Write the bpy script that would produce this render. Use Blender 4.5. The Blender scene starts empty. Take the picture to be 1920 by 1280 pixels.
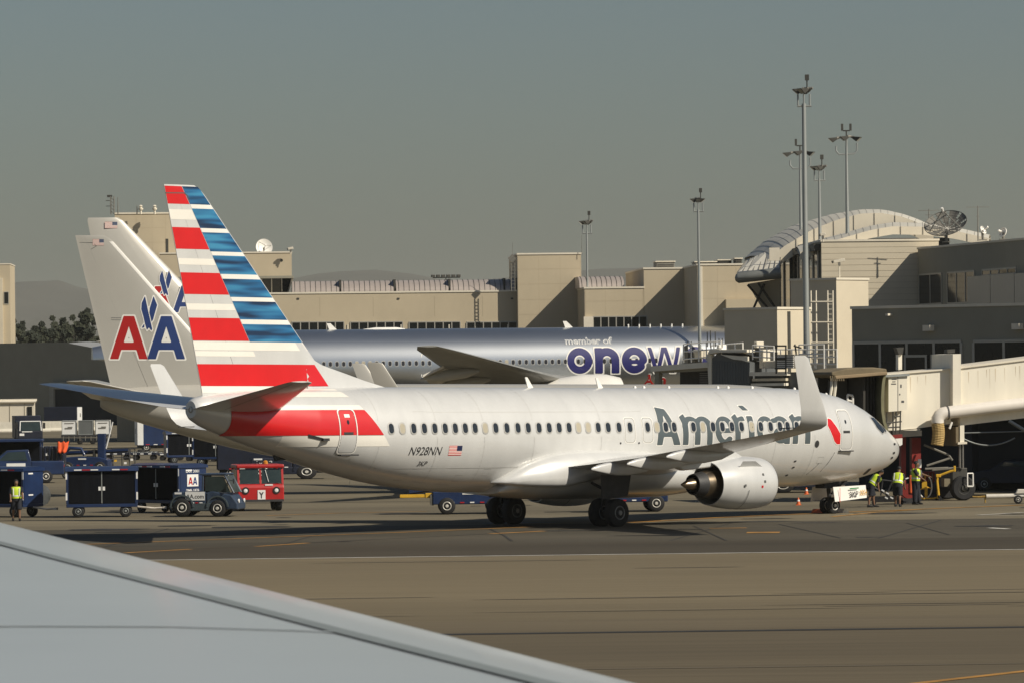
import bpy, bmesh, math, random
import numpy as np
from mathutils import Vector, Matrix
random.seed(7)
SC = bpy.context.scene
COL = SC.collection
R_ = math.radians
# ---------------------------------------------------------------- camera, sky, sun, exposure
EYE = 6.14            # passenger's eye height above the apron
FPX = 8980.0          # focal length in photo pixels (1920 wide)
HOR, ROLL = 688.2, R_(0.64)
cam = bpy.data.cameras.new('camera')
cam.sensor_width = 36.0
cam.lens = FPX / 1920 * 36
cam.clip_start = 0.5
cam.clip_end = 30000
cam.dof.use_dof = True
cam.dof.focus_distance = 200
cam.dof.aperture_fstop = 15.0
camo = bpy.data.objects.new('camera', cam)
COL.objects.link(camo)
pitch = math.atan((HOR - 640) / FPX)
camo.matrix_world = Matrix.Translation((0, 0, EYE)) @ Matrix.Rotation(R_(90) + pitch, 4, 'X') @ Matrix.Rotation(-ROLL, 4, 'Z')
SC.camera = camo
SUN = Vector((1.05, -0.66, 1.0)).normalized()
sun_el = math.asin(SUN.z)
w = bpy.data.worlds.new('World')
SC.world = w
w.use_nodes = True
nt = w.node_tree
bg = nt.nodes['Background']
sky = nt.nodes.new('ShaderNodeTexSky')
sky.sky_type = 'NISHITA'
sky.sun_disc = False
sky.sun_elevation = sun_el
sky.sun_rotation = math.atan2(SUN.x, SUN.y)
sky.altitude = 0
sky.air_density = 1.0
sky.dust_density = 1.3
sky.ozone_density = 2.2
smog = nt.nodes.new('ShaderNodeMix')
smog.data_type = 'RGBA'
smog.blend_type = 'MULTIPLY'
smog.inputs['Factor'].default_value = 1.0
smog.inputs['B'].default_value = (0.91, 0.945, 0.96, 1)
nt.links.new(sky.outputs[0], smog.inputs['A'])
nt.links.new(smog.outputs['Result'], bg.inputs['Color'])
bg.inputs['Strength'].default_value = 0.05
sl = bpy.data.lights.new('sun', 'SUN')
sl.energy = 4.7
sl.angle = R_(0.5)
sl.color = (1.0, 0.915, 0.77)
so = bpy.data.objects.new('sun', sl)
COL.objects.link(so)
so.rotation_euler = (-SUN).to_track_quat('-Z', 'Y').to_euler()
SC.view_settings.view_transform = 'Standard'
SC.view_settings.look = 'None'
SC.view_settings.exposure = 0.0
SC.view_settings.gamma = 1.0
# ---------------------------------------------------------------- helpers
def ray(px, py):
    c, s = math.cos(ROLL), math.sin(ROLL)
    dx, dy = px - 960, py - 640
    return Vector(((dx*c - dy*s)/FPX, 1.0, (HOR - 640 - (dx*s + dy*c))/FPX))
def at(px, py, D):
    return Vector((0, 0, EYE)) + ray(px, py)*D
def G(px, py, z=0.0):
    r = ray(px, py)
    return Vector((0, 0, EYE)) + r*((z - EYE)/r.z)
def gx(px, D):
    """ground point under photo column px at distance D"""
    return Vector((ray(px, 688).x*D, D, 0))
MATS = {}
def mat(name, rgb, rough=0.6, metal=0.0, coat=0.0, var=0.12, scale=1.5, stretch=None, spec=None, bump=0.0):
    if name in MATS: return MATS[name]
    m = bpy.data.materials.new(name)
    m.use_nodes = True
    N, L = m.node_tree.nodes, m.node_tree.links
    b = N['Principled BSDF']
    b.inputs['Roughness'].default_value = rough
    b.inputs['Metallic'].default_value = metal
    if coat:
        b.inputs['Coat Weight'].default_value = coat
        b.inputs['Coat Roughness'].default_value = 0.08
    if spec is not None: b.inputs['Specular IOR Level'].default_value = spec
    if var > 0:
        tc = N.new('ShaderNodeTexCoord'); mp = N.new('ShaderNodeMapping'); nz = N.new('ShaderNodeTexNoise')
        L.new(tc.outputs['Object'], mp.inputs['Vector']); L.new(mp.outputs[0], nz.inputs['Vector'])
        if stretch: mp.inputs['Scale'].default_value = stretch
        nz.inputs['Scale'].default_value = scale; nz.inputs['Detail'].default_value = 7; nz.inputs['Roughness'].default_value = 0.62
        cr = N.new('ShaderNodeValToRGB')
        cr.color_ramp.elements[0].position = 0.32; cr.color_ramp.elements[1].position = 0.68
        cr.color_ramp.elements[0].color = tuple(c*(1 - var) for c in rgb) + (1,)
        cr.color_ramp.elements[1].color = tuple(min(1, c*(1 + var*0.6)) for c in rgb) + (1,)
        L.new(nz.outputs['Fac'], cr.inputs['Fac']); L.new(cr.outputs['Color'], b.inputs['Base Color'])
        if bump:
            bp = N.new('ShaderNodeBump'); bp.inputs['Strength'].default_value = bump
            L.new(nz.outputs['Fac'], bp.inputs['Height']); L.new(bp.outputs[0], b.inputs['Normal'])
    else:
        b.inputs['Base Color'].default_value = (*rgb, 1)
    MATS[name] = m
    return m
class MB:
    def __init__(s): s.v, s.f, s.m = [], [], []
    def add(s, vs, fs, mi=0):
        o = len(s.v)
        s.v += [tuple(v) for v in vs]; s.f += [tuple(i + o for i in f) for f in fs]; s.m += [mi]*len(fs)
        return s
    def box(s, c, d, mi=0, rz=0.0, M=None):
        hx, hy, hz = d[0]/2, d[1]/2, d[2]/2
        vs = [Vector((x, y, z)) for z in (-hz, hz) for x, y in ((-hx, -hy), (hx, -hy), (hx, hy), (-hx, hy))]
        if rz: vs = [Matrix.Rotation(rz, 3, 'Z') @ v for v in vs]
        if M is not None: vs = [M @ v for v in vs]
        vs = [v + Vector(c) for v in vs]
        return s.add(vs, [(3,2,1,0),(4,5,6,7),(0,1,5,4),(1,2,6,5),(2,3,7,6),(3,0,4,7)], mi)
    def bb(s, a, b, mi=0):
        """box between two corners"""
        a, b = Vector(a), Vector(b)
        return s.box((a + b)/2, [abs(b[i] - a[i]) for i in range(3)], mi)
    def ext(s, poly, vec, mi=0):
        """extrude a 3-D polygon by a vector into a closed solid"""
        n = len(poly); p = [Vector(q) for q in poly]; v = Vector(vec)
        nr = Vector((0, 0, 0))
        for i in range(n): nr += p[i].cross(p[(i+1) % n])
        if nr.dot(v) > 0: p = p[::-1]
        fs = [tuple(range(n)), tuple(range(2*n - 1, n - 1, -1))] + [(i, i + n, (i+1) % n + n, (i+1) % n) for i in range(n)]
        fs = [f if k < 2 else f for k, f in enumerate(fs)]
        return s.add(p + [q + v for q in p], fs, mi)
    def loft(s, rings, mi=0, cap=True, closed=True):
        n = len(rings[0]); vs = [v for r in rings for v in r]; fs = []
        for i in range(len(rings) - 1):
            for j in range(n if closed else n - 1):
                a, b = i*n + j, i*n + (j+1) % n
                fs.append((a, b, b + n, a + n))
        if cap:
            fs.append(tuple(range(n - 1, -1, -1))); fs.append(tuple((len(rings)-1)*n + j for j in range(n)))
        return s.add(vs, fs, mi)
    def cyl(s, p, q, r, r2=None, n=12, mi=0, cap=True):
        p, q = Vector(p), Vector(q); r2 = r if r2 is None else r2
        d = (q - p).normalized(); a = d.orthogonal().normalized(); b = d.cross(a)
        cs = [(math.cos(2*math.pi*k/n), math.sin(2*math.pi*k/n)) for k in range(n)]
        return s.loft([[p + (a*c + b*t)*r for c, t in cs], [q + (a*c + b*t)*r2 for c, t in cs]], mi, cap)
    def tube(s, pts, r, n=8, mi=0, cap=True):
        pts = [Vector(p) for p in pts]; rs = r if isinstance(r, (list, tuple)) else [r]*len(pts)
        rings = []; a = None
        for i, p in enumerate(pts):
            d = (pts[min(i+1, len(pts)-1)] - pts[max(i-1, 0)]).normalized()
            a = d.orthogonal().normalized() if a is None else (a - d*a.dot(d)).normalized()
            b = d.cross(a)
            rings.append([p + (a*math.cos(2*math.pi*k/n) + b*math.sin(2*math.pi*k/n))*rs[i] for k in range(n)])
        return s.loft(rings, mi, cap)
    def lathe(s, c, axis, prof, n=24, mi=0, cap=True):
        """prof = [(along axis, radius)]"""
        c = Vector(c); d = Vector(axis).normalized(); a = d.orthogonal().normalized(); b = d.cross(a)
        return s.loft([[c + d*t + (a*math.cos(2*math.pi*k/n) + b*math.sin(2*math.pi*k/n))*max(r, 1e-3) for k in range(n)] for t, r in prof], mi, cap)
    def build(s, name, mats, parent=None, smooth=0, bev=0.0, loc=None, rz=None, M=None):
        me = bpy.data.meshes.new(name)
        me.from_pydata(s.v, [], s.f)
        for m in (mats if isinstance(mats, (list, tuple)) else [mats]): me.materials.append(m)
        for p, i in zip(me.polygons, s.m): p.material_index = i
        bm = bmesh.new(); bm.from_mesh(me)
        bmesh.ops.recalc_face_normals(bm, faces=bm.faces); bm.to_mesh(me); bm.free()
        if smooth:
            for p in me.polygons: p.use_smooth = True
            me.set_sharp_from_angle(angle=R_(smooth))
        me.update()
        o = bpy.data.objects.new(name, me); COL.objects.link(o)
        if parent is not None: o.parent = parent
        if loc is not None: o.location = loc
        if rz is not None: o.rotation_euler = (0, 0, rz)
        if bev:
            md = o.modifiers.new('bevel', 'BEVEL'); md.width = bev; md.segments = 2; md.limit_method = 'ANGLE'; md.angle_limit = R_(40)
        return o
def tag(o, label, cat, group=None, kind=None):
    if label: o['label'] = label
    if cat: o['category'] = cat
    if group: o['group'] = group
    if kind: o['kind'] = kind
    return o
def thing(name, label, cat, loc=(0, 0, 0), rz=0.0, group=None):
    o = bpy.data.objects.new(name, None); COL.objects.link(o)
    o.empty_display_size = 0.5; o.location = loc; o.rotation_euler = (0, 0, rz)
    return tag(o, label, cat, group)
def structure(o):
    o['kind'] = 'structure'; return o
def dup(root, loc=None, rz=None, label=None, group=None):
    """a copy of a thing with copies of its parts and their sub-parts"""
    r = root.copy(); COL.objects.link(r)
    if loc is not None: r.location = loc
    if rz is not None: r.rotation_euler = (0, 0, rz)
    if label: r['label'] = label
    if group: r['group'] = group
    for ch in list(root.children):
        c = ch.copy(); COL.objects.link(c); c.parent = r
        for g in list(ch.children):
            d = g.copy(); COL.objects.link(d); d.parent = c
    return r
# ------------------------------------------------ flat drawings (lettering, logos) laid on surfaces
def seg_d(X, Y, a, b):
    ax, ay = a; bx, by = b
    dx, dy = bx - ax, by - ay
    t = np.clip(((X - ax)*dx + (Y - ay)*dy)/(dx*dx + dy*dy + 1e-12), 0, 1)
    return np.hypot(X - ax - t*dx, Y - ay - t*dy)
def poly_sd(X, Y, poly):
    d = np.full(X.shape, 1e9); ins = np.zeros(X.shape, bool)
    n = len(poly)
    for i in range(n):
        (x1, y1), (x2, y2) = poly[i], poly[(i+1) % n]
        d = np.minimum(d, seg_d(X, Y, (x1, y1), (x2, y2)))
        if y1 != y2:
            c = ((y1 > Y) != (y2 > Y)) & (X < (x2 - x1)*(Y - y1)/(y2 - y1) + x1)
            ins ^= c
    return np.where(ins, -d, d)
def arc(cx, cy, rx, ry, a0, a1, n=14):
    return [(cx + rx*math.cos(R_(a0 + (a1 - a0)*k/n)), cy + ry*math.sin(R_(a0 + (a1 - a0)*k/n))) for k in range(n + 1)]
def sdf_fill(fn, box, step):
    """filled marching squares of fn(X, Y) < 0 -> (verts2d, faces)"""
    x0, y0, x1, y1 = box
    nx, ny = max(2, int((x1 - x0)/step) + 2), max(2, int((y1 - y0)/step) + 2)
    xs, ys = np.linspace(x0, x1, nx), np.linspace(y0, y1, ny)
    X, Y = np.meshgrid(xs, ys, indexing='ij'); V = fn(X, Y)
    verts, fs, key = [], [], {}
    def vid(k, p):
        if k not in key: key[k] = len(verts); verts.append(p)
        return key[k]
    for i in range(nx - 1):
        for j in range(ny - 1):
            cs = ((i, j), (i+1, j), (i+1, j+1), (i, j+1))
            vv = [V[c] for c in cs]
            if min(vv) >= 0: continue
            poly = []
            for k in range(4):
                a, b = cs[k], cs[(k+1) % 4]; va, vb = V[a], V[b]
                if va < 0: poly.append(vid(a, (xs[a[0]], ys[a[1]])))
                if (va < 0) != (vb < 0):
                    t = va/(va - vb); kk = (min(a, b), max(a, b))
                    poly.append(vid(kk, (xs[a[0]] + t*(xs[b[0]] - xs[a[0]]), ys[a[1]] + t*(ys[b[1]] - ys[a[1]]))))
            if len(poly) > 2: fs.append(tuple(poly))
    return verts, fs
def decal(name, m, parent, fn, box, step, proj):
    v, f = sdf_fill(fn, box, step)
    b = MB(); b.add([proj(x, y) for x, y in v], f)
    return b.build(name, m, parent, smooth=60)
def poly_decal(name, m, parent, polys, proj, step, grow=0.0, holes=()):
    allp = [p for q in polys for p in q]
    box = (min(p[0] for p in allp) - grow - step, min(p[1] for p in allp) - grow - step, max(p[0] for p in allp) + grow + step, max(p[1] for p in allp) + grow + step)
    def fn(X, Y):
        d = np.full(X.shape, 1e9)
        for q in polys: d = np.minimum(d, poly_sd(X, Y, q))
        for q in holes: d = np.maximum(d, -poly_sd(X, Y, q))
        return d - grow
    return decal(name, m, parent, fn, box, step, proj)
def text_verts(txt, size, off=0.0, shear=0.0, sx=1.0):
    """built-in font -> flat triangulated mesh (verts2d, faces), left aligned on the baseline"""
    c = bpy.data.curves.new('lettering', 'FONT'); c.body = txt; c.size = size; c.offset = off*size; c.shear = shear; c.resolution_u = 4
    o = bpy.data.objects.new('lettering', c); COL.objects.link(o)
    dg = bpy.context.evaluated_depsgraph_get(); dg.update()
    me = bpy.data.meshes.new_from_object(o.evaluated_get(dg))
    v = [(p.co.x*sx, p.co.y) for p in me.vertices]; f = [tuple(p.vertices) for p in me.polygons]
    bpy.data.objects.remove(o); bpy.data.curves.remove(c); bpy.data.meshes.remove(me)
    return v, f
def text_on(name, txt, size, m, parent, proj, off=0.0, shear=0.0, width=None):
    v, f = text_verts(txt, size, off, shear)
    x0, x1 = min(p[0] for p in v), max(p[0] for p in v)
    k = 1.0 if width is None else width/(x1 - x0)
    b = MB(); b.add([proj((x - x0)*k, y) for x, y in v], f)
    return b.build(name, m, parent)
# ================================================================ the big airliner
M_SILVER = mat('silver_paint', (0.635, 0.635, 0.62), 0.32, 0.15, 0.4, var=0.06, scale=0.9, stretch=(1.6, 1, .25))
M_WHITE = mat('white_paint', (0.78, 0.76, 0.71), 0.4, 0, 0.2, var=0.04, scale=0.8)
M_CREAM = mat('cream_paint', (0.80, 0.77, 0.70), 0.38, 0, 0.3, var=0.03)
M_PALE = mat('pale_grey_paint', (0.54, 0.54, 0.52), 0.38, 0.05, 0.3, var=0.03)
M_RED = mat('red_paint', (0.62, 0.008, 0.012), 0.32, 0, 0.5, var=0.06)
M_GREYLETTER = mat('slate_lettering', (0.088, 0.112, 0.122), 0.4, 0.1, 0.3, var=0.05)
M_BLACK = mat('black_rubber', (0.012, 0.012, 0.013), 0.75, var=0.3, scale=6)
M_DARK = mat('dark_metal', (0.045, 0.045, 0.047), 0.55, 0.3, var=0.25, scale=4)
M_STEEL = mat('bare_steel', (0.42, 0.40, 0.37), 0.32, 0.9, var=0.15, scale=4)
M_HOT = mat('heat_stained_metal', (0.30, 0.24, 0.17), 0.3, 0.95, var=0.25, scale=5)
M_GLASSY = mat('cabin_glass', (0.022, 0.028, 0.036), 0.12, 0, 0, var=0.2, scale=3)
M_BLIND = mat('cabin_blind', (0.42, 0.38, 0.29), 0.5, var=0.08)
M_FRAME = mat('window_surround', (0.50, 0.49, 0.46), 0.35, 0.3, var=0.05)
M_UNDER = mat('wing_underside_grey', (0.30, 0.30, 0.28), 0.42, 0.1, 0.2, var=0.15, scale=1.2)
M_LINE = mat('panel_line', (0.09, 0.09, 0.088), 0.6, var=0.1)
M_OUTL = mat('white_outline', (0.82, 0.80, 0.75), 0.4, var=0.02)
def blue_mat():
    m = bpy.data.materials.new('streaked_blue_paint'); m.use_nodes = True; MATS['streaked_blue_paint'] = m
    N, L = m.node_tree.nodes, m.node_tree.links; b = N['Principled BSDF']
    b.inputs['Roughness'].default_value = 0.3; b.inputs['Coat Weight'].default_value = 0.4
    tc = N.new('ShaderNodeTexCoord'); mp = N.new('ShaderNodeMapping'); nz = N.new('ShaderNodeTexNoise'); cr = N.new('ShaderNodeValToRGB')
    mp.inputs['Scale'].default_value = (0.42, 1, 4.2); nz.inputs['Scale'].default_value = 1.0; nz.inputs['Detail'].default_value = 1.2
    L.new(tc.outputs['Object'], mp.inputs[0]); L.new(mp.outputs[0], nz.inputs['Vector']); L.new(nz.outputs['Fac'], cr.inputs[0]); L.new(cr.outputs[0], b.inputs['Base Color'])
    e = cr.color_ramp.elements
    e[0].position = 0.34; e[0].color = (0.008, 0.028, 0.075, 1); e[1].position = 0.66; e[1].color = (0.045, 0.24, 0.42, 1)
    k = cr.color_ramp.elements.new(0.5); k.color = (0.018, 0.12, 0.27, 1)
    return m
M_BLUE = blue_mat()
# fuselage stations of a narrow-body: x aft of the nose, half width, top, bottom (z from the fuselage reference line)
NARROW = [(0.0, .02, -.70, -.74), (.03, .16, -.53, -.90), (.10, .30, -.40, -1.02), (.28, .50, -.22, -1.16), (.55, .70, -.03, -1.29), (.95, .93, .18, -1.46), (1.4, 1.12, .42, -1.60),
          (1.8, 1.26, .66, -1.70), (2.25, 1.39, .93, -1.79), (2.7, 1.50, 1.15, -1.86), (3.3, 1.63, 1.38, -1.94), (4.0, 1.74, 1.58, -2.0), (4.8, 1.82, 1.72, -2.06), (5.8, 1.87, 1.82, -2.11), (7.0, 1.88, 1.88, -2.13),
          (9, 1.88, 1.88, -2.13), (12, 1.88, 1.88, -2.13), (15, 1.88, 1.88, -2.13), (18, 1.88, 1.88, -2.13), (21, 1.88, 1.88, -2.13), (24, 1.88, 1.88, -2.13), (25.6, 1.88, 1.88, -2.10), (27, 1.87, 1.88, -2.02),
          (28.5, 1.84, 1.88, -1.86), (30, 1.77, 1.88, -1.62), (31.5, 1.66, 1.87, -1.30), (33, 1.48, 1.85, -.93), (34.5, 1.22, 1.81, -.52), (35.8, .97, 1.74, -.15), (36.8, .75, 1.66, .16), (37.5, .56, 1.56, .42), (37.9, .42, 1.46, .62), (38.03, .30, 1.36, .74)]
def fus_at(st, x):
    for i in range(len(st) - 1):
        a, b = st[i], st[i+1]
        if a[0] <= x <= b[0]:
            t = (x - a[0])/(b[0] - a[0])
            return [a[k] + t*(b[k] - a[k]) for k in range(1, 4)]
    return list(st[-1][1:])
def ring_of(x, w_, zt, zb, cz, n, zoff, x0):
    out = []
    for k in range(n):
        a = 2*math.pi*k/n
        c, s = math.cos(a), math.sin(a)
        out.append(Vector((x - x0, w_*c, zoff + cz + (s*(zt - cz) if s > 0 else s*(cz - zb)))))
    return out
def cz_of(zt, zb, full=1.88):
    """height of the widest line: on the reference line where the body is full size, sliding to mid-height at the ends"""
    mid = (zt + zb)/2
    t = min(1, max(0, (zt - zb)/4.01)); t = t*t
    return mid*(1 - t) + 0.0*t
def fuselage(st, x0, zoff, n=48):
    b = MB()
    b.loft([ring_of(x, w_, zt, zb, cz_of(zt, zb), n, zoff, x0) for x, w_, zt, zb in st])
    return b
def wing_section(le, chord, z, y, thick, n=12, twist=0.0):
    """aerofoil ring in the x-z plane at span y"""
    pts = []
    for k in range(n + 1):
        t = (1 - math.cos(math.pi*k/n))/2
        th = thick*chord*5*(0.2969*math.sqrt(t) - 0.126*t - 0.3516*t*t + 0.2843*t**3 - 0.1015*t**4)
        pts.append((t, th))
    up = [Vector((le + t*chord, y, z + th*1.15 - twist*t*chord)) for t, th in pts]
    lo = [Vector((le + t*chord, y, z - th*0.85 - twist*t*chord)) for t, th in pts[1:-1]]
    return up[::-1] + lo
X0, ZC = 19.6, 3.46       # body origin: under the main gear; reference line height
AYAW, AATT = R_(43.51), R_(-0.74)
def shift(r): return [Vector((p.x - X0, p.y, p.z + ZC)) for p in r]
air = thing('jet_airliner', 'silver airliner with a red, white and blue striped tail, nearest parked plane', 'airliner', (1.66, 186.07, 0))
air.rotation_euler = (0, AATT, AYAW + math.pi)
body = fuselage(NARROW, X0, ZC).build('fuselage', M_SILVER, air, smooth=40)
def on_body(off):
    """side-view point (x aft, z) -> point on the starboard skin, lifted by off"""
    def pr(x, z):
        w_, zt, zb = fus_at(NARROW, x); cz = cz_of(zt, zb)
        h = (zt - cz) if z > cz else (cz - zb)
        t = max(-0.999, min(0.999, (z - cz)/max(h, 1e-3)))
        y = w_*math.sqrt(1 - t*t)
        nz = Vector((0, y/(w_*w_ + 1e-6), (z - cz)/(h*h + 1e-6))).normalized()
        return Vector((x - X0, y, z + ZC)) + nz*off
    return pr
S = on_body
# ---- fin, rudder and their paint
FIN = [(28.5, 1.90), (31.45, 2.62), (32.1, 2.86), (37.36, 8.80), (37.50, 9.02), (37.8, 9.16), (39.27, 9.12), (37.5, 1.66)]
def fin_te(z): return 37.50 + (z - 1.66)*(39.27 - 37.50)/(9.12 - 1.66)
def fin_le(z):
    if z < 2.86: return np.interp(z, [1.9, 2.62, 2.86], [28.5, 31.45, 32.1])
    return np.interp(z, [2.86, 8.8, 9.02, 9.16], [32.1, 37.36, 37.5, 37.8])
def fin_half(x, z):
    """half thickness of the fin at side-view point"""
    le, te = 32.1 + (z - 2.86)*0.886, fin_te(z)
    if z > 8.7: le = min(le, te - 1.3)
    ch = te - le; t = min(0.999, max(0.002, (x - le)/ch))
    th = 0.105*ch*5*(0.2969*math.sqrt(t) - 0.126*t - 0.3516*t*t + 0.2843*t**3 - 0.1015*t**4)
    tip = min(1, max(0.0, (9.17 - z)/0.12)); tip = 0.25 + 0.75*math.sqrt(tip)
    return max(0.012, th*0.5*tip + 0.004)
def fin_solid(x_a, x_b, name):
    """the part of the fin between two chord fractions as one closed mesh"""
    zs = [1.4, 1.66, 2.0, 2.4, 2.86] + list(np.linspace(3.2, 8.8, 18)) + [8.95, 9.05, 9.12, 9.155]
    rings = []
    for z in zs:
        zz = max(z, 1.66)
        te = fin_te(z); le = 32.1 + (zz - 2.86)*0.886
        if z > 8.8: le = 37.36 + (z - 8.8)*0.9 + max(0, z - 8.8)**2*1.6
        a, b_ = le + (te - le)*x_a, le + (te - le)*x_b
        xs = [a + (b_ - a)*(1 - math.cos(math.pi*k/10))/2 for k in range(11)]
        zr = z + (0.0 if z < 9 else 0)
        up = [Vector((x - X0, fin_half(x, zz), zr + ZC)) for x in xs]; lo = [Vector((x - X0, -fin_half(x, zz), zr + ZC)) for x in xs[::-1]]
        rings.append(up + lo)
    return MB().loft(rings).build(name, M_SILVER, air, smooth=35)
fin_solid(0.0, 0.715, 'fin'); rud = fin_solid(0.718, 1.0, 'rudder')
b = MB()
rg = []
for x, z, h in ((28.5, 1.86, .02), (29.6, 2.12, .06), (31.0, 2.5, .14), (31.8, 2.72, .18), (32.6, 3.1, .16)):
    rg.append([Vector((x - X0, -h - .12, 1.5 + ZC)), Vector((x - X0, -h*.5, z + ZC - .03)), Vector((x - X0, 0, z + ZC)), Vector((x - X0, h*.5, z + ZC - .03)), Vector((x - X0, h + .12, 1.5 + ZC))])
b.loft(rg).build('dorsal_fillet', M_SILVER, air, smooth=50)
def on_fin(off):
    def pr(x, z):
        return Vector((x - X0, fin_half(x, z) + off, z + ZC))
    return pr
def xb(z): return 35.35 + 0.561*(z - 3.54)        # red / blue boundary
def xe(z): return 30.21 + (z - 0.1)*0.757         # end of the long stripes
def band(za, zb_, xl, xr, n=6):
    """side-view polygon between two heights, xl / xr functions of z (xl aft)"""
    zs = [za + (zb_ - za)*k/n for k in range(n + 1)]
    return [(xl(z), z) for z in zs] + [(xr(z), z) for z in zs[::-1]]
te_ = lambda z: fin_te(z) - 0.012
le_ = lambda z: max(fin_le(z) + 0.05, 32.1 + (z - 2.86)*0.886 + 0.05)
def stripe(name, m, parent, za, zb_, xl, xr, pr, nx=8, step=.12):
    """a painted band with sharp corners: a grid between two edges"""
    nz = max(2, int((zb_ - za)/step)); V_ = []
    for j in range(nz + 1):
        z = za + (zb_ - za)*j/nz; a, c = xl(z), xr(z)
        V_ += [pr(a + (c - a)*i/nx, z) for i in range(nx + 1)]
    b = MB(); b.add(V_, [(j*(nx+1) + i, j*(nx+1) + i + 1, (j+1)*(nx+1) + i + 1, (j+1)*(nx+1) + i) for j in range(nz) for i in range(nx)])
    return b.build(name, m, parent, smooth=60)
P_RED = [(8.46, 9.10), (6.84, 7.62), (5.21, 5.99), (3.54, 4.36)]
P_BLU = [(8.46, 9.10), (7.61, 8.31), (6.77, 7.46), (5.96, 6.63), (5.13, 5.79), (4.32, 4.98), (3.51, 4.15)]
for za, zb_ in P_RED: stripe('tail_stripe', M_RED, air, za, zb_, te_, lambda z: xb(z) + .01, on_fin(.006), nx=10)
for za, zb_ in P_BLU: stripe('tail_stripe', M_BLUE, air, za, zb_, lambda z: xb(z) - .01, le_, on_fin(.006), nx=10)
for za, zb_ in [(7.62, 8.46), (5.99, 6.84), (4.36, 5.21), (2.70, 3.51)]:
    stripe('tail_stripe', M_CREAM, air, za + .28, zb_ - .2 if zb_ > 8 else zb_ - .34, te_, lambda z: xb(z) + .02, on_fin(.005), nx=10)
for za, zb_ in [(8.31, 8.46), (7.46, 7.61), (6.63, 6.77), (5.79, 5.96), (4.98, 5.13), (4.15, 4.32)]:
    stripe('tail_stripe', M_WHITE, air, za, zb_, lambda z: xb(z) - .02, le_, on_fin(.005), nx=10)
stripe('tail_stripe', M_CREAM, air, 3.2, 3.5, te_, le_, on_fin(.0055), nx=10)
le5 = lambda z: max(xe(z), 31.95 if z > 2.5 else xe(z))
def on_tail(off):
    """fin above, fuselage below: the lowest long stripe lies on both"""
    f1, f2 = on_fin(off), on_body(off)
    def pr(x, z):
        h = float(np.interp(x, [28.5, 29.6, 31.0, 31.8, 32.6], [.02, .06, .14, .18, .16])); zt = float(np.interp(x, [28.5, 29.6, 31.0, 31.8, 32.6], [1.86, 2.12, 2.5, 2.72, 3.1]))
        k = min(1, max(0, (zt - .03 - z)/(zt - 1.53)))
        yf = h*.5 + (h*.5 + .12)*k if x < 32.6 else 0
        return Vector((x - X0, max(fin_half(x, z), yf) + off + .003, z + ZC))
    return pr
stripe('tail_stripe', M_RED, air, 1.91, 2.70, te_, xe, on_tail(.006), nx=30, step=.08)
stripe('tail_stripe', M_CREAM, air, 1.66, 1.9, te_, lambda z: 32.2, on_fin(.0055), nx=10)
stripe('body_stripe', M_RED, air, .1, 1.02, lambda z: 36.75, xe, S(.018), nx=70, step=.06)
stripe('body_stripe', M_CREAM, air, 1.04, 1.2, lambda z: 36.3, xe, S(.007), nx=24)
stripe('body_stripe', M_CREAM, air, 1.5, 1.80, lambda z: 35.0, xe, S(.007), nx=24)
stripe('body_stripe', M_CREAM, air, -.32, .08, lambda z: 34.6, xe, S(.007), nx=24)
# small details on the rudder: tip line and tab
MB().add([on_fin(.009)(x, z) for x, z in ((39.22, 8.86), (38.35, 8.88), (38.2, 8.78), (38.12, 8.55), (38.15, 8.55), (38.24, 8.75), (38.37, 8.84), (39.22, 8.825))], [(0, 1, 6, 7), (1, 2, 5, 6), (2, 3, 4, 5)]).build('balance_horn_line', M_LINE, air)
# ---- cabin windows
def round_rect(w_, h_, r, n=5):
    out = []
    for cx, cy, a in ((w_/2 - r, h_/2 - r, 0), (-w_/2 + r, h_/2 - r, 90), (-w_/2 + r, -h_/2 + r, 180), (w_/2 - r, -h_/2 + r, 270)):
        out += arc(cx, cy, r, r, a, a + 90, n)
    return out
def window_proto(glass):
    f = MB(); pr = S(0.010); prg = S(0.014)
    o, i = round_rect(.33, .46, .14), round_rect(.245, .365, .115)
    n = len(o); xc = 20.0; zc = .335
    f.add([pr(xc + x, zc + z) for x, z in o] + [prg(xc + x, zc + z) for x, z in i], [(k, (k+1) % n, (k+1) % n + n, k + n) for k in range(n)])
    fo = f.build('cabin_window', M_FRAME, air, smooth=30)
    g = MB(); g.add([prg(xc + x*1.0, zc + z*1.0) for x, z in i], [tuple(range(n))])
    go = g.build('pane', glass, fo)
    return fo, go
wf, wg = window_proto(M_GLASSY)
blind_mesh = wg.data.copy(); blind_mesh.materials.clear(); blind_mesh.materials.append(M_BLIND)
xs_w = [29.83, 29.29, 28.75, 28.23, 27.71, 27.19, 26.68, 26.17, 25.67, 25.14, 24.6, 24.02, 23.44, 22.9, 22.33, 21.79, 21.26, 20.73, 20.22, 19.7, 19.16, 18.62, 18.03, 17.43, 16.46, 15.94, 15.45, 14.98, 13.9, 13.36, 12.79, 12.26, 11.71, 11.16, 10.57, 10.05, 9.48, 8.94, 8.49, 7.95, 7.44]
blinds = {1, 9, 18, 19, 25, 29, 34}
for k, x in enumerate(xs_w):
    a = wf if k == 0 else wf.copy()
    c = wg if k == 0 else wg.copy()
    if k: COL.objects.link(a); COL.objects.link(c); a.parent = air; c.parent = a
    a.location.x = 20.0 - 20.0 + (x - 20.0)
    w_, zt, zb = fus_at(NARROW, x)
    a.location.y = w_ - 1.88
    if k in blinds:
        c.data = blind_mesh; c['label'] = 'cabin window with its blind pulled down'
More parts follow.
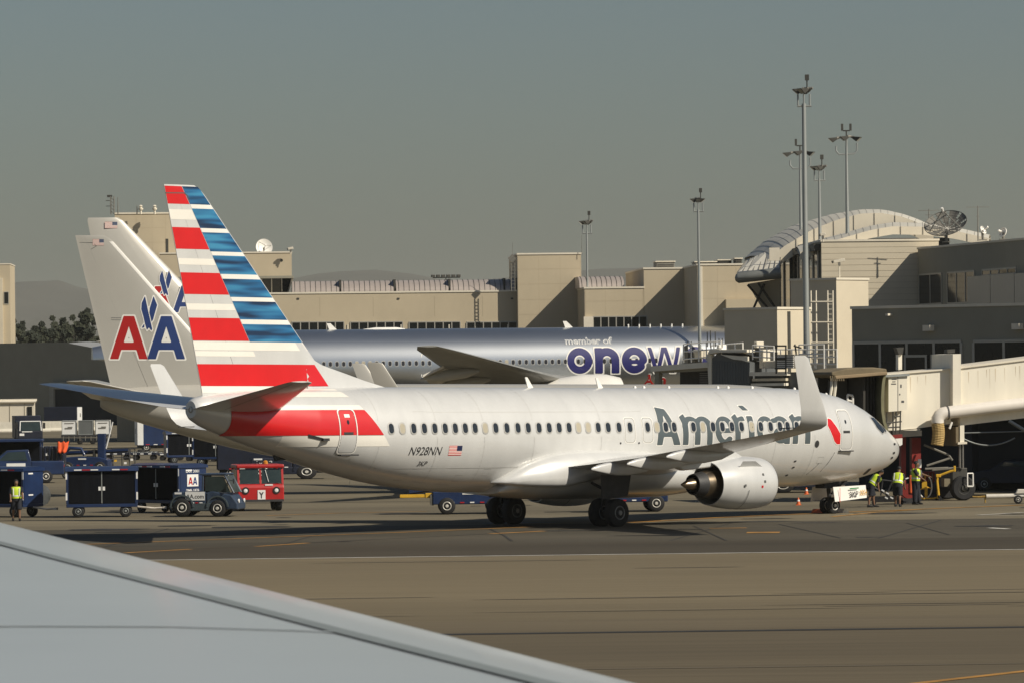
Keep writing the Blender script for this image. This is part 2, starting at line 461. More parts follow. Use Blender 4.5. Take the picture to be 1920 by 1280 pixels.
# ---- doors and hatches (raised outlines)
def outline(name, pts, w_, m, pr, parent, closed=True):
    b = MB(); n = len(pts); inn = []
    P = [Vector((p[0], p[1])) for p in pts]
    for i in range(n):
        d = (P[(i+1) % n] - P[i-1]).normalized(); nn = Vector((-d.y, d.x)); inn.append(P[i] + nn*w_)
    b.add([pr(p.x, p.y) for p in P] + [pr(p.x, p.y) for p in inn], [(i, (i+1) % n, (i+1) % n + n, i + n) for i in range(n if closed else n - 1)])
    return b.build(name, m, parent)
def door(name, xc, zc, w_, h_, white=True, step=.1, handle=True, fill=None, up=0.0):
    pr = S(.013 + up)
    pts = [(xc + x, zc + z) for x, z in round_rect(w_, h_, .16, 6)]
    full = []
    for i in range(len(pts)):
        a, c = pts[i], pts[(i+1) % len(pts)]; L_ = math.hypot(a[0] - c[0], a[1] - c[1]); q = max(1, int(L_/step))
        full += [(a[0] + (c[0] - a[0])*t/q, a[1] + (c[1] - a[1])*t/q) for t in range(q)]
    root = poly_decal(name, fill or M_SILVER, air, [pts], S(.010 + up), .08)
    outline('door_outline', full, .055 if white else .05, M_OUTL if white else M_LINE, pr, root)
    if white: outline('door_seam', [(xc + (x - xc)*.90, zc + (z - zc)*.945) for x, z in full], .018, M_LINE, S(.0135 + up), root)
    if handle:
        q = S(.018 + up)
        MB().add([q(xc + x, zc + z - .08) for x, z in ((.22, .05), (-.2, .05), (-.2, -.05), (.22, -.05))], [(0, 1, 2, 3)]).build('door_handle', M_DARK, root)
        MB().add([q(xc + x, zc + .33 + z) for x, z in arc(0, 0, .055, .085, 0, 360, 12)[:-1]], [tuple(range(12))]).build('door_porthole', M_GLASSY, root)
    return root
dA = door('rear_service_door', 31.83, .24, .80, 1.66, True, up=.016)
MB().add([S(.036)(31.83 + x, .24 + z) for x, z in ((.12, .62), (-.12, .62), (-.12, .50), (.12, .50))], [(0, 1, 2, 3)]).build('door_placard', M_OUTL, dA)
stripe('door_stripe', M_RED, dA, .1, 1.02, lambda z: 32.18, lambda z: 31.48, S(.0275), nx=14)
dF = door('front_service_door', 4.95, .18, .80, 1.66, True)
MB().bb((4.95 - .42 - X0, 1.72, -.70 + ZC), (4.95 + .42 - X0, 1.83, -.655 + ZC)).build('door_sill', M_DARK, dF)
MB().bb((31.83 - .44 - X0, 1.50, -.66 + ZC), (31.83 + .44 - X0, 1.70, -.61 + ZC)).build('door_sill', M_DARK, dA)
for xc in (17.43, 16.45): door('overwing_exit', xc, .22, .62, 1.02, True, handle=False, up=-.0065)
# ---- lettering
U, CH = M_GREYLETTER, 1.0
def glyphs():
    """the strokes of the big title: (list of polylines with half widths, clip heights) in letter units, x-height 0.80, cap 1.06"""
    h, YS = .118, 1.7
    g = {}
    def fn_A(X, Y):
        a = poly_sd(X, Y, [(0, 0), (.13, 1.09), (.50, 1.02), (.97, 0), (.69, 0), (.59, .22), (.27, .22), (.23, 0)])
        hole = poly_sd(X, Y, [(.29, .36), (.55, .36), (.35, .86)])
        return np.maximum(a, -hole)
    def strokes(segs, clip):
        def fn(X, Y):
            d = np.full(X.shape, 1e9)
            for pl, hw in segs:
                for i in range(len(pl) - 1): d = np.minimum(d, seg_d(X, Y*YS, (pl[i][0], pl[i][1]*YS), (pl[i+1][0], pl[i+1][1]*YS)) - hw)
            for (a, b_, c) in clip: d = np.maximum(d, a*X + b_*Y - c)
            return d
        return fn
    base = [(0, -1, 0)]
    g['A'] = (fn_A, 1.03)
    g['m'] = (strokes([([(.14, -.3), (.14, .60), (.04, .86)], h), (arc(.38, .50, .25, .225, 180, 0) + [(.63, -.3)], h), (arc(.88, .50, .25, .225, 180, 0) + [(1.13, -.3)], h)], base + [(-.45, 1, .80)]), 1.36)
    g['e'] = (strokes([(arc(.40, .40, .29, .325, 0, 312, 26), h), ([(.15, .385), (.69, .385)], .115)], [(0, -1, .0)]), .80)
    g['r'] = (strokes([([(.14, -.3), (.14, .60), (.04, .86)], h), (arc(.42, .46, .28, .265, 180, 82), h)], base + [(-.45, 1, .80), (1, .25, .66)]), .58)
    def fn_i(X, Y):
        return np.minimum(poly_sd(X, Y, [(.0, .80), (.26, .80), (.26, 0), (.02, 0)]), poly_sd(X, Y, [(-.16, 1.14), (.06, 1.14), (.20, .97), (-.04, .97)]))
    g['i'] = (fn_i, .36)
    g['c'] = (strokes([(arc(.40, .40, .29, .325, 60, 305, 24), h)], [(1, 0, .64), (0, -1, .0)]), .66)
    g['a'] = (strokes([([(.10, .66)] + arc(.38, .50, .25, .225, 128, 0) + [(.63, -.3)], h), (arc(.36, .245, .24, .17, 0, 360), .105)], base), .84)
    g['n'] = (strokes([([(.14, -.3), (.14, .60), (.04, .86)], h), (arc(.40, .50, .27, .225, 180, 0) + [(.67, -.3)], h)], base + [(-.45, 1, .80)]), .82)
    return g
GL = glyphs()
tot = sum(GL[c][1] for c in 'American')
kx, kz = (15.95 - 7.12)/tot, 1.44
cur = 15.95
for ch in 'American':
    fn, adv = GL[ch]
    x0 = cur
    # the surface is followed by arc length so that the tops lean over the crown as paint does
    def pj(off, x0=x0):
        q = S(off)
        def pr(u, v):
            s_ = -0.37 + v*kz
            z = s_ if s_ < 0 else 1.88*math.sin(s_/1.88)
            return q(x0 - u*kx, z)
        return pr
    bx_ = (-.25, -.06, 1.36, 1.25)
    decal('title_letter_outline', M_OUTL, air, lambda X, Y, fn=fn: fn(X, Y) - .022, bx_, .035, pj(.005))
    o = decal('title_letter', M_GREYLETTER, air, fn, bx_, .035, pj(.0075))
    cur -= adv*kx
def on_side(xs, zs, off=.008, sgn=-1):
    q = S(off)
    return lambda u, v: q(xs - u, zs + v)
text_on('registration', 'N928NN', .44, mat('registration_ink', (.03, .03, .032), .5, var=0), air, on_side(28.93, -.66), off=.004, shear=.28, width=1.62)
text_on('fleet_code', '3KP', .24, MATS['registration_ink'], air, on_side(28.35, -1.06), off=.008, shear=.2, width=.46)
M_NAVY = mat('flag_navy', (.012, .02, .07), .5, var=0)
def flag(parent, pr, x, z, w_, h_, red=M_RED, nv=M_NAVY, wh=M_OUTL):
    f = MB()
    for k in range(13):
        f.add([pr(x + a*w_, z + b_*h_) for a, b_ in ((0, k/13), (1, k/13), (1, (k+1)/13), (0, (k+1)/13))], [(0, 1, 2, 3)], k % 2)
    o = f.build('flag', [red, wh], parent)
    MB().add([pr(x + a*w_, z + b_*h_, .004) for a, b_ in ((.6, 6/13), (1, 6/13), (1, 1), (.6, 1))], [(0, 1, 2, 3)]).build('flag_canton', nv, o)
flag(air, lambda u, v, e=0: S(.009 + e)(26.98 - u, -.68 + v), 0, 0, .66, .36)
# the red and slate symbol by the front door
poly_decal('red_symbol', M_RED, air, [[(6.02, .66), (5.84, .62), (5.56, .30), (5.28, -.08), (5.0, -.38), (5.54, -.40), (5.72, -.28), (5.90, .02), (6.10, .36)]], S(.009), .035)
poly_decal('red_symbol_outline', M_OUTL, air, [[(6.02, .66), (5.84, .62), (5.56, .30), (5.28, -.08), (5.0, -.38), (5.54, -.40), (5.72, -.28), (5.90, .02), (6.10, .36)]], S(.006), .035, grow=.03)
poly_decal('roundel', M_DARK, air, [arc(6.75, -.38, .13, .15, 0, 360, 16)[:-1]], S(.008), .05)
# ---- cockpit windows
CK = [[(2.86, .68), (2.42, .66), (1.98, .10), (2.28, .02), (2.66, .26)], [(2.36, .66), (2.02, .55), (1.62, .18), (1.92, .06)]]
for p in CK: poly_decal('cockpit_window', M_GLASSY, air, [p], S(.012), .06)
for p in CK: poly_decal('cockpit_window_frame', M_FRAME, air, [p], S(.006), .06, grow=.05)
for (x, z) in ((1.15, -.42), (1.15, -.78), (1.22, -.98)):
    q = S(.02); MB().add([q(x + a, z + c) for a, c in ((.10, .035), (-.10, .05), (-.12, -.03), (.08, -.05))], [(0, 1, 2, 3)]).build('pitot_probe', M_DARK, air)
poly_decal('avionics_hatch', M_DARK, air, [[(2.75, -1.42), (2.5, -1.40), (2.55, -1.66), (2.8, -1.68)]], S(.008), .06)
for pts in ([(5.6, -.72), (5.68, -.95), (5.8, -1.2), (6.0, -1.5)], [(6.35, -1.15), (6.5, -1.4), (6.72, -1.62)], [(21.7, -1.95), (24, -1.93), (26.6, -1.80), (28, -1.65)], [(35.4, -.02), (34.6, -.42), (33.2, -.80), (32.4, -.93)]):
    outline('panel_seam', pts, .03, M_LINE if len(pts) < 5 and pts[0][0] < 10 else M_PALE, S(.007), air, closed=False)
for x, z in ((17.95, -.28), (16.94, -.28)):
    poly_decal('hoist_point', M_DARK, air, [arc(x, z, .05, .045, 0, 360, 8)[:-1]], S(.008), .04)
for x, z in ((7.9, -1.05), (7.85, -1.3), (7.95, -1.62)): poly_decal('vent', M_DARK, air, [[(x, z), (x - .16, z + .03), (x - .18, z - .04), (x - .03, z - .06)]], S(.008), .05)
for cx in (10.7, 12.0, 24.4, 25.6): outline('cargo_door_seam', [(cx, -.7), (cx, -1.6)], .02, M_PALE, S(.007), air, closed=False)
M_SKIN = mat('skin_joint', (.525, .52, .50), .5, .1, var=.1)
for x in (6.9, 9.2, 11.6, 13.9, 19.0, 22.6, 25.2, 27.6, 30.4):
    for za, zb_ in ((-1.75, .0), (.62, 1.80)):
        outline('skin_joint', [(x, za + (zb_ - za)*k/10) for k in range(11)], .022, M_SKIN, S(.0045), air, closed=False)
for z in (.95, -.30, -1.15):
    if z != -.30: outline('skin_joint', [(30.2 - k*.9, z) for k in range(16)] if z < 0 else [(28.6 - k*1.0, z) for k in range(13)], .022, M_SKIN, S(.0042), air, closed=False)
for x, z in ((28.9, -1.35), (26.2, -1.42), (24.9, -1.2), (9.9, -1.35), (10.9, -.95), (12.6, -1.3), (6.5, -.9)):
    outline('access_panel', [(x, z), (x - .34, z), (x - .34, z - .26), (x, z - .26)], .018, M_SKIN, S(.0046), air)
# blade antennas and lamps on the crown
def blade(x, h_, ch, m=M_OUTL):
    z = fus_at(NARROW, x)[1] + ZC - .02
    b = MB(); b.ext([(x - X0 - ch*.5, -.02, z), (x - X0 + ch*.5, -.02, z), (x - X0 + ch*1.0, -.02, z + h_), (x - X0 + ch*.62, -.02, z + h_)], (0, .04, 0)); return b.build('blade_antenna', m, air)
blade(21.0, .42, .30); blade(17.2, .40, .28)
for x in (8.6, 10.0, 10.6, 13.4, 14.8, 15.3, 6.1, 4.2): MB().lathe((x - X0, 0, fus_at(NARROW, x)[1] + ZC - .02), (0, 0, 1), [(0, .07), (.07, .06), (.1, .02)], 10).build('crown_light', M_OUTL, air, smooth=60)
# tail skid, belly lamp, stain probes under the tail
MB().ext([(33.4 - X0, -.05, -.78 + ZC), (34.1 - X0, -.05, -.62 + ZC), (34.0 - X0, -.05, -.85 + ZC)], (0, .1, 0)).build('tail_skid', M_DARK, air)
q = S(.03); MB().add([q(33.35 + a, .03 + c) for a, c in ((.25, .12), (-.45, -.04), (-.42, -.12), (.2, .0))], [(0, 1, 2, 3)]).build('outflow_valve', M_DARK, air)
MB().box((32.85 - X0, 1.50, -.06 + ZC), (.3, .12, .1)).build('drain_mast', M_DARK, air)
# ---- wings
def wing(sgn, parent, M=M_SILVER):
    z0 = -1.22
    sec = [(1.0, 14.3, 7.4, .13, z0 - .08), (1.9, 14.75, 6.55, .125, z0), (3.4, 15.6, 5.55, .12, z0 + .15), (5.8, 16.95, 4.10, .11, z0 + .40), (9.5, 19.0, 3.08, .10, z0 + .78), (13.5, 21.1, 2.12, .095, z0 + 1.18), (16.6, 22.75, 1.40, .09, z0 + 1.50)]
    rings = [shift(wing_section(le, c, z, sgn*y, t, twist=.0)) for y, le, c, t, z in sec]
    # blended winglet
    wl = [(17.05, 22.88, 1.42, .09, z0 + 1.56), (17.36, 22.96, 1.42, .085, z0 + 1.68), (17.55, 23.15, 1.34, .08, z0 + 1.90), (17.66, 23.38, 1.24, .075, z0 + 2.25), (17.80, 23.92, 1.00, .07, z0 + 3.1), (17.95, 24.55, .72, .07, z0 + 4.05), (17.96, 24.72, .52, .05, z0 + 4.13)]
    slope = [(0, 1), (.25, .97), (.6, .8), (.85, .52), (.98, .2), (.985, .17), (.985, .17)]
    wing_o = MB().loft(rings).build('wing', M, parent, smooth=45)
    rr = [rings[-1]]
    for (y, le, c, t, z), (nx, nz) in zip(wl, slope):
        r = []
        for v in wing_section(le, c, 0, 0, t): r.append(Vector((v.x - X0, sgn*(y - v.z*nx), z + v.z*nz + ZC)))
        rr.append(r)
    MB().loft(rr).build('winglet', M, parent, smooth=60)
    # canoe fairings
    for y in (4.45, 6.5, 9.35):
        g_ = lambda k: float(np.interp(y, [s_[0] for s_ in sec], [s_[k] for s_ in sec])); xt, zt_ = g_(1) + g_(2), g_(4)
        rg_ = []
        for t, zu, zl, hw in ((-2.6, -.10, -.16, .03), (-1.9, -.10, -.40, .12), (-1.0, -.06, -.52, .16), (-.3, .0, -.52, .16), (.1, -.02, -.48, .15), (.55, -.10, -.40, .12), (.85, -.19, -.33, .07), (.97, -.24, -.30, .02)):
            cz, hz = zt_ + (zu + zl)/2, (zu - zl)/2; cs = [(math.cos(2*math.pi*k/16), math.sin(2*math.pi*k/16)) for k in range(16)]
            rg_.append([Vector((xt + t - X0, sgn*y + hw*math.copysign(abs(c)**.55, c), cz + ZC + hz*math.copysign(abs(s2)**.55, s2))) for c, s2 in cs])
        MB().loft(rg_).build('flap_fairing', M, parent, smooth=50)
    # flap and aileron gaps on top, slat line
    for y0, y1, fr, wd in ((2.2, 12.0, .74, .03), (2.4, 16.4, .16, .03)):
        b = MB()
        pts = []
        for y in np.linspace(y0, y1, 12):
            le = np.interp(y, [s_[0] for s_ in sec], [s_[1] for s_ in sec]); c = np.interp(y, [s_[0] for s_ in sec], [s_[2] for s_ in sec]); t = np.interp(y, [s_[0] for s_ in sec], [s_[3] for s_ in sec]); z = np.interp(y, [s_[0] for s_ in sec], [s_[4] for s_ in sec])
            th = t*c*5*(0.2969*math.sqrt(fr) - 0.126*fr - 0.3516*fr**2 + 0.2843*fr**3 - 0.1015*fr**4)*1.15
            pts.append((le + fr*c - X0, sgn*y, z + th + ZC + .006))
        b.add(pts + [(p[0] + wd, p[1], p[2] - .001) for p in pts], [(k, k+1, k+13, k+12) for k in range(11)]); b.build('wing_seam', M_LINE, parent)
    MB().cyl((23.9 - X0, sgn*16.8, z0 + 1.58 + ZC), (24.75 - X0, sgn*16.8, z0 + 1.57 + ZC), .018, n=5).build('static_wick', M_DARK, parent)
    MB().lathe((22.95 - X0, sgn*16.9, z0 + 1.60 + ZC), (1, 0, 0), [(0, .02), (.1, .07), (.3, .08), (.4, .03)], 8).build('wingtip_lamp', M_OUTL, parent, smooth=60)
wing(1, air); wing(-1, air)
# belly fairing
rg = []
for x, hw, zt, zb in ((12.3, .5, -1.9, -2.2), (13.2, 1.5, -1.35, -2.33), (14.5, 2.02, -1.0, -2.42), (17, 2.12, -.85, -2.46), (19.5, 2.16, -.75, -2.46), (21, 2.14, -.9, -2.44), (22, 2.02, -1.15, -2.38), (23, 1.75, -1.5, -2.28), (23.8, 1.2, -1.85, -2.2)):
    cz = -1.55 if hw > 1.4 else -2.05
    rg.append([Vector((x - X0, hw*math.copysign(abs(math.cos(2*math.pi*k/32))**.8, math.cos(2*math.pi*k/32)), ZC + cz + (max(zt - cz, .05) if math.sin(2*math.pi*k/32) > 0 else (cz - zb))*math.copysign(abs(math.sin(2*math.pi*k/32))**.8, math.sin(2*math.pi*k/32)))) for k in range(32)])
MB().loft(rg).build('belly_fairing', M_SILVER, air, smooth=60)
# wing root fillet: the light, rounded flare over the trailing edge
for sg in (1, -1):
    rg = []
    for x, y1, zu, zl in ((15.2, 1.95, -.75, -1.2), (16.5, 2.25, -.62, -1.4), (18, 2.4, -.56, -1.5), (19.2, 2.46, -.53, -1.6), (20.1, 2.47, -.54, -1.72), (20.8, 2.45, -.57, -1.85), (21.3, 2.41, -.63, -1.93), (21.8, 2.34, -.71, -1.93), (22.4, 2.22, -.87, -1.91), (22.9, 2.05, -1.03, -1.89), (23.4, 1.84, -1.28, -1.85), (23.8, 1.60, -1.52, -1.80), (24.15, 1.30, -1.68, -1.76)):
        yf = 1.88*math.sqrt(max(0, 1 - (zu/2.13)**2)) - .02; y1 = max(y1, yf + .03); n = 9; r = [Vector((x - X0, sg*(yf - .5), zu - .02 + ZC))]
        for k in range(n):
            t = math.pi/2*k/(n - 1)
            r.append(Vector((x - X0, sg*(yf + (y1 - yf)*math.sin(t)), zu - (zu - zl)*.72*(1 - math.cos(t)) + ZC)))
        r += [Vector((x - X0, sg*(y1 - .03*(y1 - yf)), zl + (zu - zl)*.1 + ZC)), Vector((x - X0, sg*(y1 - .16), zl + ZC)), Vector((x - X0, sg*(y1 - .6), zl - .02 + ZC))]
        rg.append(r)
    MB().loft(rg).build('wing_root_fillet', M_SILVER, air, smooth=70)
# ---- engines
def engine(sgn, parent, M=M_SILVER):
    yc, zc = sgn*4.83, -1.86 + ZC
    def nac(prof, name, m, flat=1.0, n=40, cap=False, solid=None):
        rg_ = []
        for x, r in prof:
            rg_.append([Vector((x - X0, yc + r*math.cos(2*math.pi*k/n), zc + r*math.sin(2*math.pi*k/n)*(flat if math.sin(2*math.pi*k/n) < 0 else 1.0))) for k in range(n)])
        return MB().loft(rg_, cap=cap).build(name, m, solid or parent, smooth=50)
    e = nac([(13.85, .76), (13.4, .80), (13.22, .84), (13.14, .90), (13.2, .955), (13.45, 1.01), (13.9, 1.05), (14.5, 1.06), (15.1, 1.03), (15.7, .95), (16.15, .86), (16.15, .83), (15.6, .86), (15.0, .88)], 'engine', M, .95)
    nac([(13.85, .77), (13.86, .3), (13.5, .12), (13.35, .02)], 'fan', M_DARK, solid=e, cap=True)
    nac([(13.21, .842), (13.135, .90), (13.195, .957), (13.22, .962)], 'inlet_lip', M_STEEL, .95, solid=e)
    nac([(15.0, .88), (15.05, .60)], 'fan_duct', M_BLACK, solid=e)
    nac([(15.0, .62), (15.7, .60), (16.3, .53), (16.62, .47)], 'core_cowl', M_HOT, solid=e)
    nac([(16.5, .49), (16.6, .48), (17.0, .40), (17.0, .36), (16.5, .38)], 'exhaust_nozzle', M_DARK, solid=e)
    nac([(16.45, .30), (16.9, .28), (17.35, .15), (17.62, .03), (17.64, .005)], 'exhaust_plug', M_HOT, solid=e, cap=True)
    pts = [(14.3, -.84), (14.9, -.55), (16.0, -.50), (17.6, -.78), (18.6, -1.0), (17.6, -1.32), (16.2, -1.22), (15.0, -1.0)]
    MB().ext([(x - X0, yc - .17, z + ZC) for x, z in pts], (0, .34, 0)).build('pylon', M, e, smooth=30, bev=.06)
    for x in (14.9,):
        b = MB(); r1, n = 1.062, 14
        arcp = [(-50 - 0)+t*8 for t in range(14)]
        b.add([Vector((x + dx - X0, yc + (r1*math.cos(R_(a)))*1.004, zc + r1*math.sin(R_(a))*(.954 if a < 0 else 1.004))) for a in [-78 + 5*t for t in range(14)] for dx in (0, .025)], [(2*k, 2*k+1, 2*k+3, 2*k+2) for k in range(13)])
        b.build('cowl_seam', M_LINE, e)
    for (x, a) in ((14.1, 20), (14.05, 5), (15.15, -3), (14.2, -6)):
        r1 = 1.065; c = Vector((x - X0, yc + r1*math.cos(R_(a)), zc + r1*math.sin(R_(a))*(.95 if a < 0 else 1)))
        MB().box(c, (.09, .01, .09), M=Matrix.Rotation(R_(a), 3, 'X')).build('cowl_mark', M_LINE if x != 14.2 else M_RED, e)
    MB().ext([(13.9 - X0, yc + sgn*.78, zc + .62), (15.2 - X0, yc + sgn*.74, zc + .62), (15.2 - X0, yc + sgn*.95, zc + .86), (14.5 - X0, yc + sgn*.95, zc + .86)], (0, .02, .02)).build('strake', M, e)
    return e
engine(1, air); engine(-1, air)
# ---- tailplane
def stab(sgn, parent, M=M_SILVER):
    sec = [(.2, 33.8, 4.3, .10, 1.06), (1.0, 34.5, 3.95, .10, 1.14), (4.0, 36.4, 2.55, .095, 1.56), (6.95, 38.28, 1.15, .09, 1.98), (7.14, 38.6, .80, .07, 2.01)]
    MB().loft([shift(wing_section(le, c, z, sgn*y, t)) for y, le, c, t, z in sec]).build('tailplane', M, parent, smooth=45)
    b = MB()
    pts = []
    for y in np.linspace(1.0, 6.8, 8):
        le = np.interp(y, [s_[0] for s_ in sec], [s_[1] for s_ in sec]); c = np.interp(y, [s_[0] for s_ in sec], [s_[2] for s_ in sec]); z = np.interp(y, [s_[0] for s_ in sec], [s_[4] for s_ in sec])
        fr = .7; th = .097*c*5*(0.2969*math.sqrt(fr) - 0.126*fr - 0.3516*fr**2 + 0.2843*fr**3 - 0.1015*fr**4)*.85
        pts.append((le + fr*c - X0, sgn*y, z - th + ZC - .005))
    b.add(pts + [(p[0] + .03, p[1], p[2]) for p in pts], [(k, k+1, k+9, k+8) for k in range(7)]); b.build('elevator_seam', M_LINE, parent)
stab(1, air); stab(-1, air)
MB().lathe((38.0 - X0, 0, 1.05 + ZC), (1, 0, 0), [(0, .13), (.05, .12), (.055, .08), (-.05, .07)], 16).build('exhaust_outlet', M_STEEL, air, smooth=40)
# ---- landing gear
def wheel(parent, c, r, wd, hub=M_STEEL, rr=.5, sgn=1):
    prof = [(-wd/2, r*.55), (-wd/2, r*.86), (-wd*.38, r*.97), (-wd*.15, r), (wd*.15, r), (wd*.38, r*.97), (wd/2, r*.86), (wd/2, r*.55)]
    o = MB().lathe(c, (0, 1, 0), prof, 28).build('wheel', M_BLACK, parent, smooth=40)
    for s_ in (-1, 1):
        MB().lathe(Vector(c) + Vector((0, s_*(wd/2 + .004), 0)), (0, s_, 0), [(-.03, r*rr), (.0, r*rr), (.012, r*rr*.9), (-.02, r*rr*.7), (-.02, r*.2), (.04, r*.17), (.045, .01)], 20).build('rim', hub, o, smooth=30)
    return o
def main_gear(sgn):
    g = MB()
    zt = -1.5 + ZC
    g.cyl((0, sgn*2.86, .52), (.05, sgn*2.75, zt), .11, .15, 14).cyl((0, sgn*2.86, .5), (0, sgn*2.86, 1.2), .075, n=12)
    g.cyl((.02, sgn*2.3, .52), (.02, sgn*3.4, .52), .09, n=12)
    g.cyl((.02, sgn*2.8, 1.35), (.3, sgn*1.5, zt), .06, n=8).cyl((.35, sgn*2.84, .65), (.3, sgn*2.8, 1.25), .03, n=6).cyl((-.02, sgn*2.84, 1.1), (-.9, sgn*2.8, zt), .06, n=8)
    o = g.build('main_gear', M_DARK, air, smooth=50)
    for dy in (-.43, .43):
        wheel(o, (0, sgn*2.86 + dy, .53), .55, .38, mat('hub_grey', (.22, .22, .215), .45, .5, var=.15, scale=8))
    MB().ext([(-.75, sgn*3.12, 1.15), (.65, sgn*3.12, 1.05), (.75, sgn*3.2, 2.0), (-.85, sgn*3.2, 2.0)], (0, sgn*.04, 0)).build('gear_door', M_DARK, o)
main_gear(1); main_gear(-1)
g = MB(); xn = -15.6; zb_ = .2
g.cyl((xn, 0, zb_ + .32), (xn + .12, 0, 1.7), .07, .10, 14).cyl((xn, -.22, zb_ + .32), (xn, .22, zb_ + .32), .06, n=10).cyl((xn + .05, 0, .9), (xn - 1.0, 0, 1.6), .05, n=8).cyl((xn - .16, .02, .62), (xn - .02, .02, .95), .025, n=6)
ng = g.build('nose_gear', M_DARK, air, smooth=50)
for s_ in (-1, 1): wheel(ng, (xn, s_*.2, zb_ + .335), .34, .2, mat('hub_white', (.62, .60, .55), .5, .1, var=.2, scale=10), .58)
for s_ in (-1, 1):
    d = MB().ext([(xn - 1.55, s_*.55, 1.36), (xn + .42, s_*.55, 1.30), (xn + .42, s_*.66, .70), (xn - 1.5, s_*.66, .84)], (0, s_*.03, 0)).build('nose_gear_door', M_WHITE, ng)
    if s_ == 1:
        prd = lambda u, v: Vector((xn - .45 - u, .70, .86 + v + u*.045))
        text_on('door_code', '3KP', .34, MATS['registration_ink'], d, prd, off=.01, width=.52)
        MB().add([Vector((xn - .45 - u, .70, .86 + .34 + v + u*.045)) for u, v in ((0, 0), (.55, 0), (.55, .05), (0, .05))], [(0, 1, 2, 3)]).build('door_bar', mat('door_green', (.02, .22, .06), .5, var=0), d)
        MB().add([Vector((xn + .15 - u, .70, .80 + v)) for u, v in ((0, -.12), (.03, -.12), (.03, .46), (0, .46))], [(0, 1, 2, 3)]).build('door_bar', M_RED, d)
        text_on('door_tape', 'XXH', .32, mat('tape_yellow', (.6, .32, .02), .5, var=0), d, lambda u, v: Vector((xn - 1.08 - u, .70, .94 + v + u*.05)), off=.015, width=.40)
MB().box((xn + .25, .1, 1.5), (.9, .5, .5)).build('gear_bay', M_BLACK, air)
# ================================================================ apron
def ground_mat(name, rgb, var, sc_, stretch, rough=0.9, fine=0.12, streak=0.0):
    m = bpy.data.materials.new(name); m.use_nodes = True
    N, L = m.node_tree.nodes, m.node_tree.links; b = N['Principled BSDF']
    b.inputs['Roughness'].default_value = rough; b.inputs['Specular IOR Level'].default_value = 0.25
    tc = N.new('ShaderNodeTexCoord')
    def noise(scale, st, det):
        mp = N.new('ShaderNodeMapping'); mp.inputs['Scale'].default_value = st; nz = N.new('ShaderNodeTexNoise')
        nz.inputs['Scale'].default_value = scale; nz.inputs['Detail'].default_value = det; nz.inputs['Roughness'].default_value = .6
        L.new(tc.outputs['Object'], mp.inputs[0]); L.new(mp.outputs[0], nz.inputs['Vector']); return nz.outputs['Fac']
    a, f = noise(sc_, stretch, 6), noise(2.6, (0.035, 1.3, 1), 9)
    mx = N.new('ShaderNodeMath'); mx.operation = 'MULTIPLY_ADD'; mx.inputs[1].default_value = fine/max(var, 1e-3); L.new(f, mx.inputs[0]); L.new(a, mx.inputs[2])
    cr = N.new('ShaderNodeValToRGB'); e = cr.color_ramp.elements
    tot = 1 + fine/max(var, 1e-3)
    mul = N.new('ShaderNodeMath'); mul.operation = 'DIVIDE'; mul.inputs[1].default_value = tot; L.new(mx.outputs[0], mul.inputs[0])
    e[0].position = .34; e[1].position = .66
    e[0].color = tuple(c*(1 - var) for c in rgb) + (1,); e[1].color = tuple(c*(1 + var) for c in rgb) + (1,)
    L.new(mul.outputs[0], cr.inputs[0]); L.new(cr.outputs[0], b.inputs['Base Color'])
    bp = N.new('ShaderNodeBump'); bp.inputs['Strength'].default_value = .15; L.new(f, bp.inputs['Height']); L.new(bp.outputs[0], b.inputs['Normal'])
    MATS[name] = m
    return m
M_CONC = ground_mat('apron_concrete', (.150, .128, .086), .34, .08, (.25, 1, 1), fine=.2)
M_TAXI = ground_mat('taxiway_concrete', (.162, .131, .080), .30, .08, (.05, .6, 1), fine=.17)
M_TAXI2 = ground_mat('worn_taxiway_concrete', (.120, .097, .061), .32, .09, (.05, .6, 1), fine=.18)
M_ASPH = ground_mat('shoulder_asphalt', (.060, .050, .034), .28, .12, (.03, 1, 1), fine=.22)
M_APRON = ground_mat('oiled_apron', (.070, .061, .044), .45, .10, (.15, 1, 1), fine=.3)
M_ORANGE = mat('orange_line_paint', (.42, .21, .04), .8, var=.5, scale=.6)
M_WLINE = mat('white_line_paint', (.62, .60, .54), .8, var=.3, scale=1.2)
M_SEAM = mat('tarred_seam', (.022, .02, .018), .9, var=.3, scale=1)
SK = R_(1.7)
def sheet(name, m, pts, z):
    o = MB().add([(p[0], p[1], z) for p in pts], [tuple(range(len(pts)))]).build(name, m)
    return structure(o)
def strip(name, m, ya, yb, z, hw=260):
    """pavement strip running across the view, skewed by SK"""
    t = math.tan(SK)
    return sheet(name, m, [(-hw, ya - hw*t), (hw, ya + hw*t), (hw, yb + hw*t), (-hw, yb - hw*t)], z)
sheet('ground', M_CONC, [(-9000, -400), (9000, -400), (9000, 14000), (-9000, 14000)], 0)
strip('taxiway', M_TAXI2, 40, 110.4, .004)
strip('taxiway', M_TAXI, 110.6, 156.2, .004)
strip('taxiway_shoulder', M_ASPH, 156.2, 167.4, .008)
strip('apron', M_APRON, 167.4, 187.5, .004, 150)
strip('taxi_seam', M_SEAM, 110.2, 110.8, .012)
strip('taxi_edge_line', M_WLINE, 156.0, 156.28, .016)
strip('wear_band', M_TAXI2, 111.2, 116, .008)
def line(name, m, pts, w_, z=.014):
    P = [G(*p) for p in pts]
    b = MB()
    for i in range(len(P) - 1):
        d = (P[i+1] - P[i]).normalized(); n = Vector((-d.y, d.x, 0))*w_/2
        e = .0002*i
        b.add([P[i] - n + Vector((0, 0, z + e)), P[i+1] - n + Vector((0, 0, z + e)), P[i+1] + n + Vector((0, 0, z + e)), P[i] + n + Vector((0, 0, z + e))], [(0, 1, 2, 3)])
    return structure(b.build(name, m))
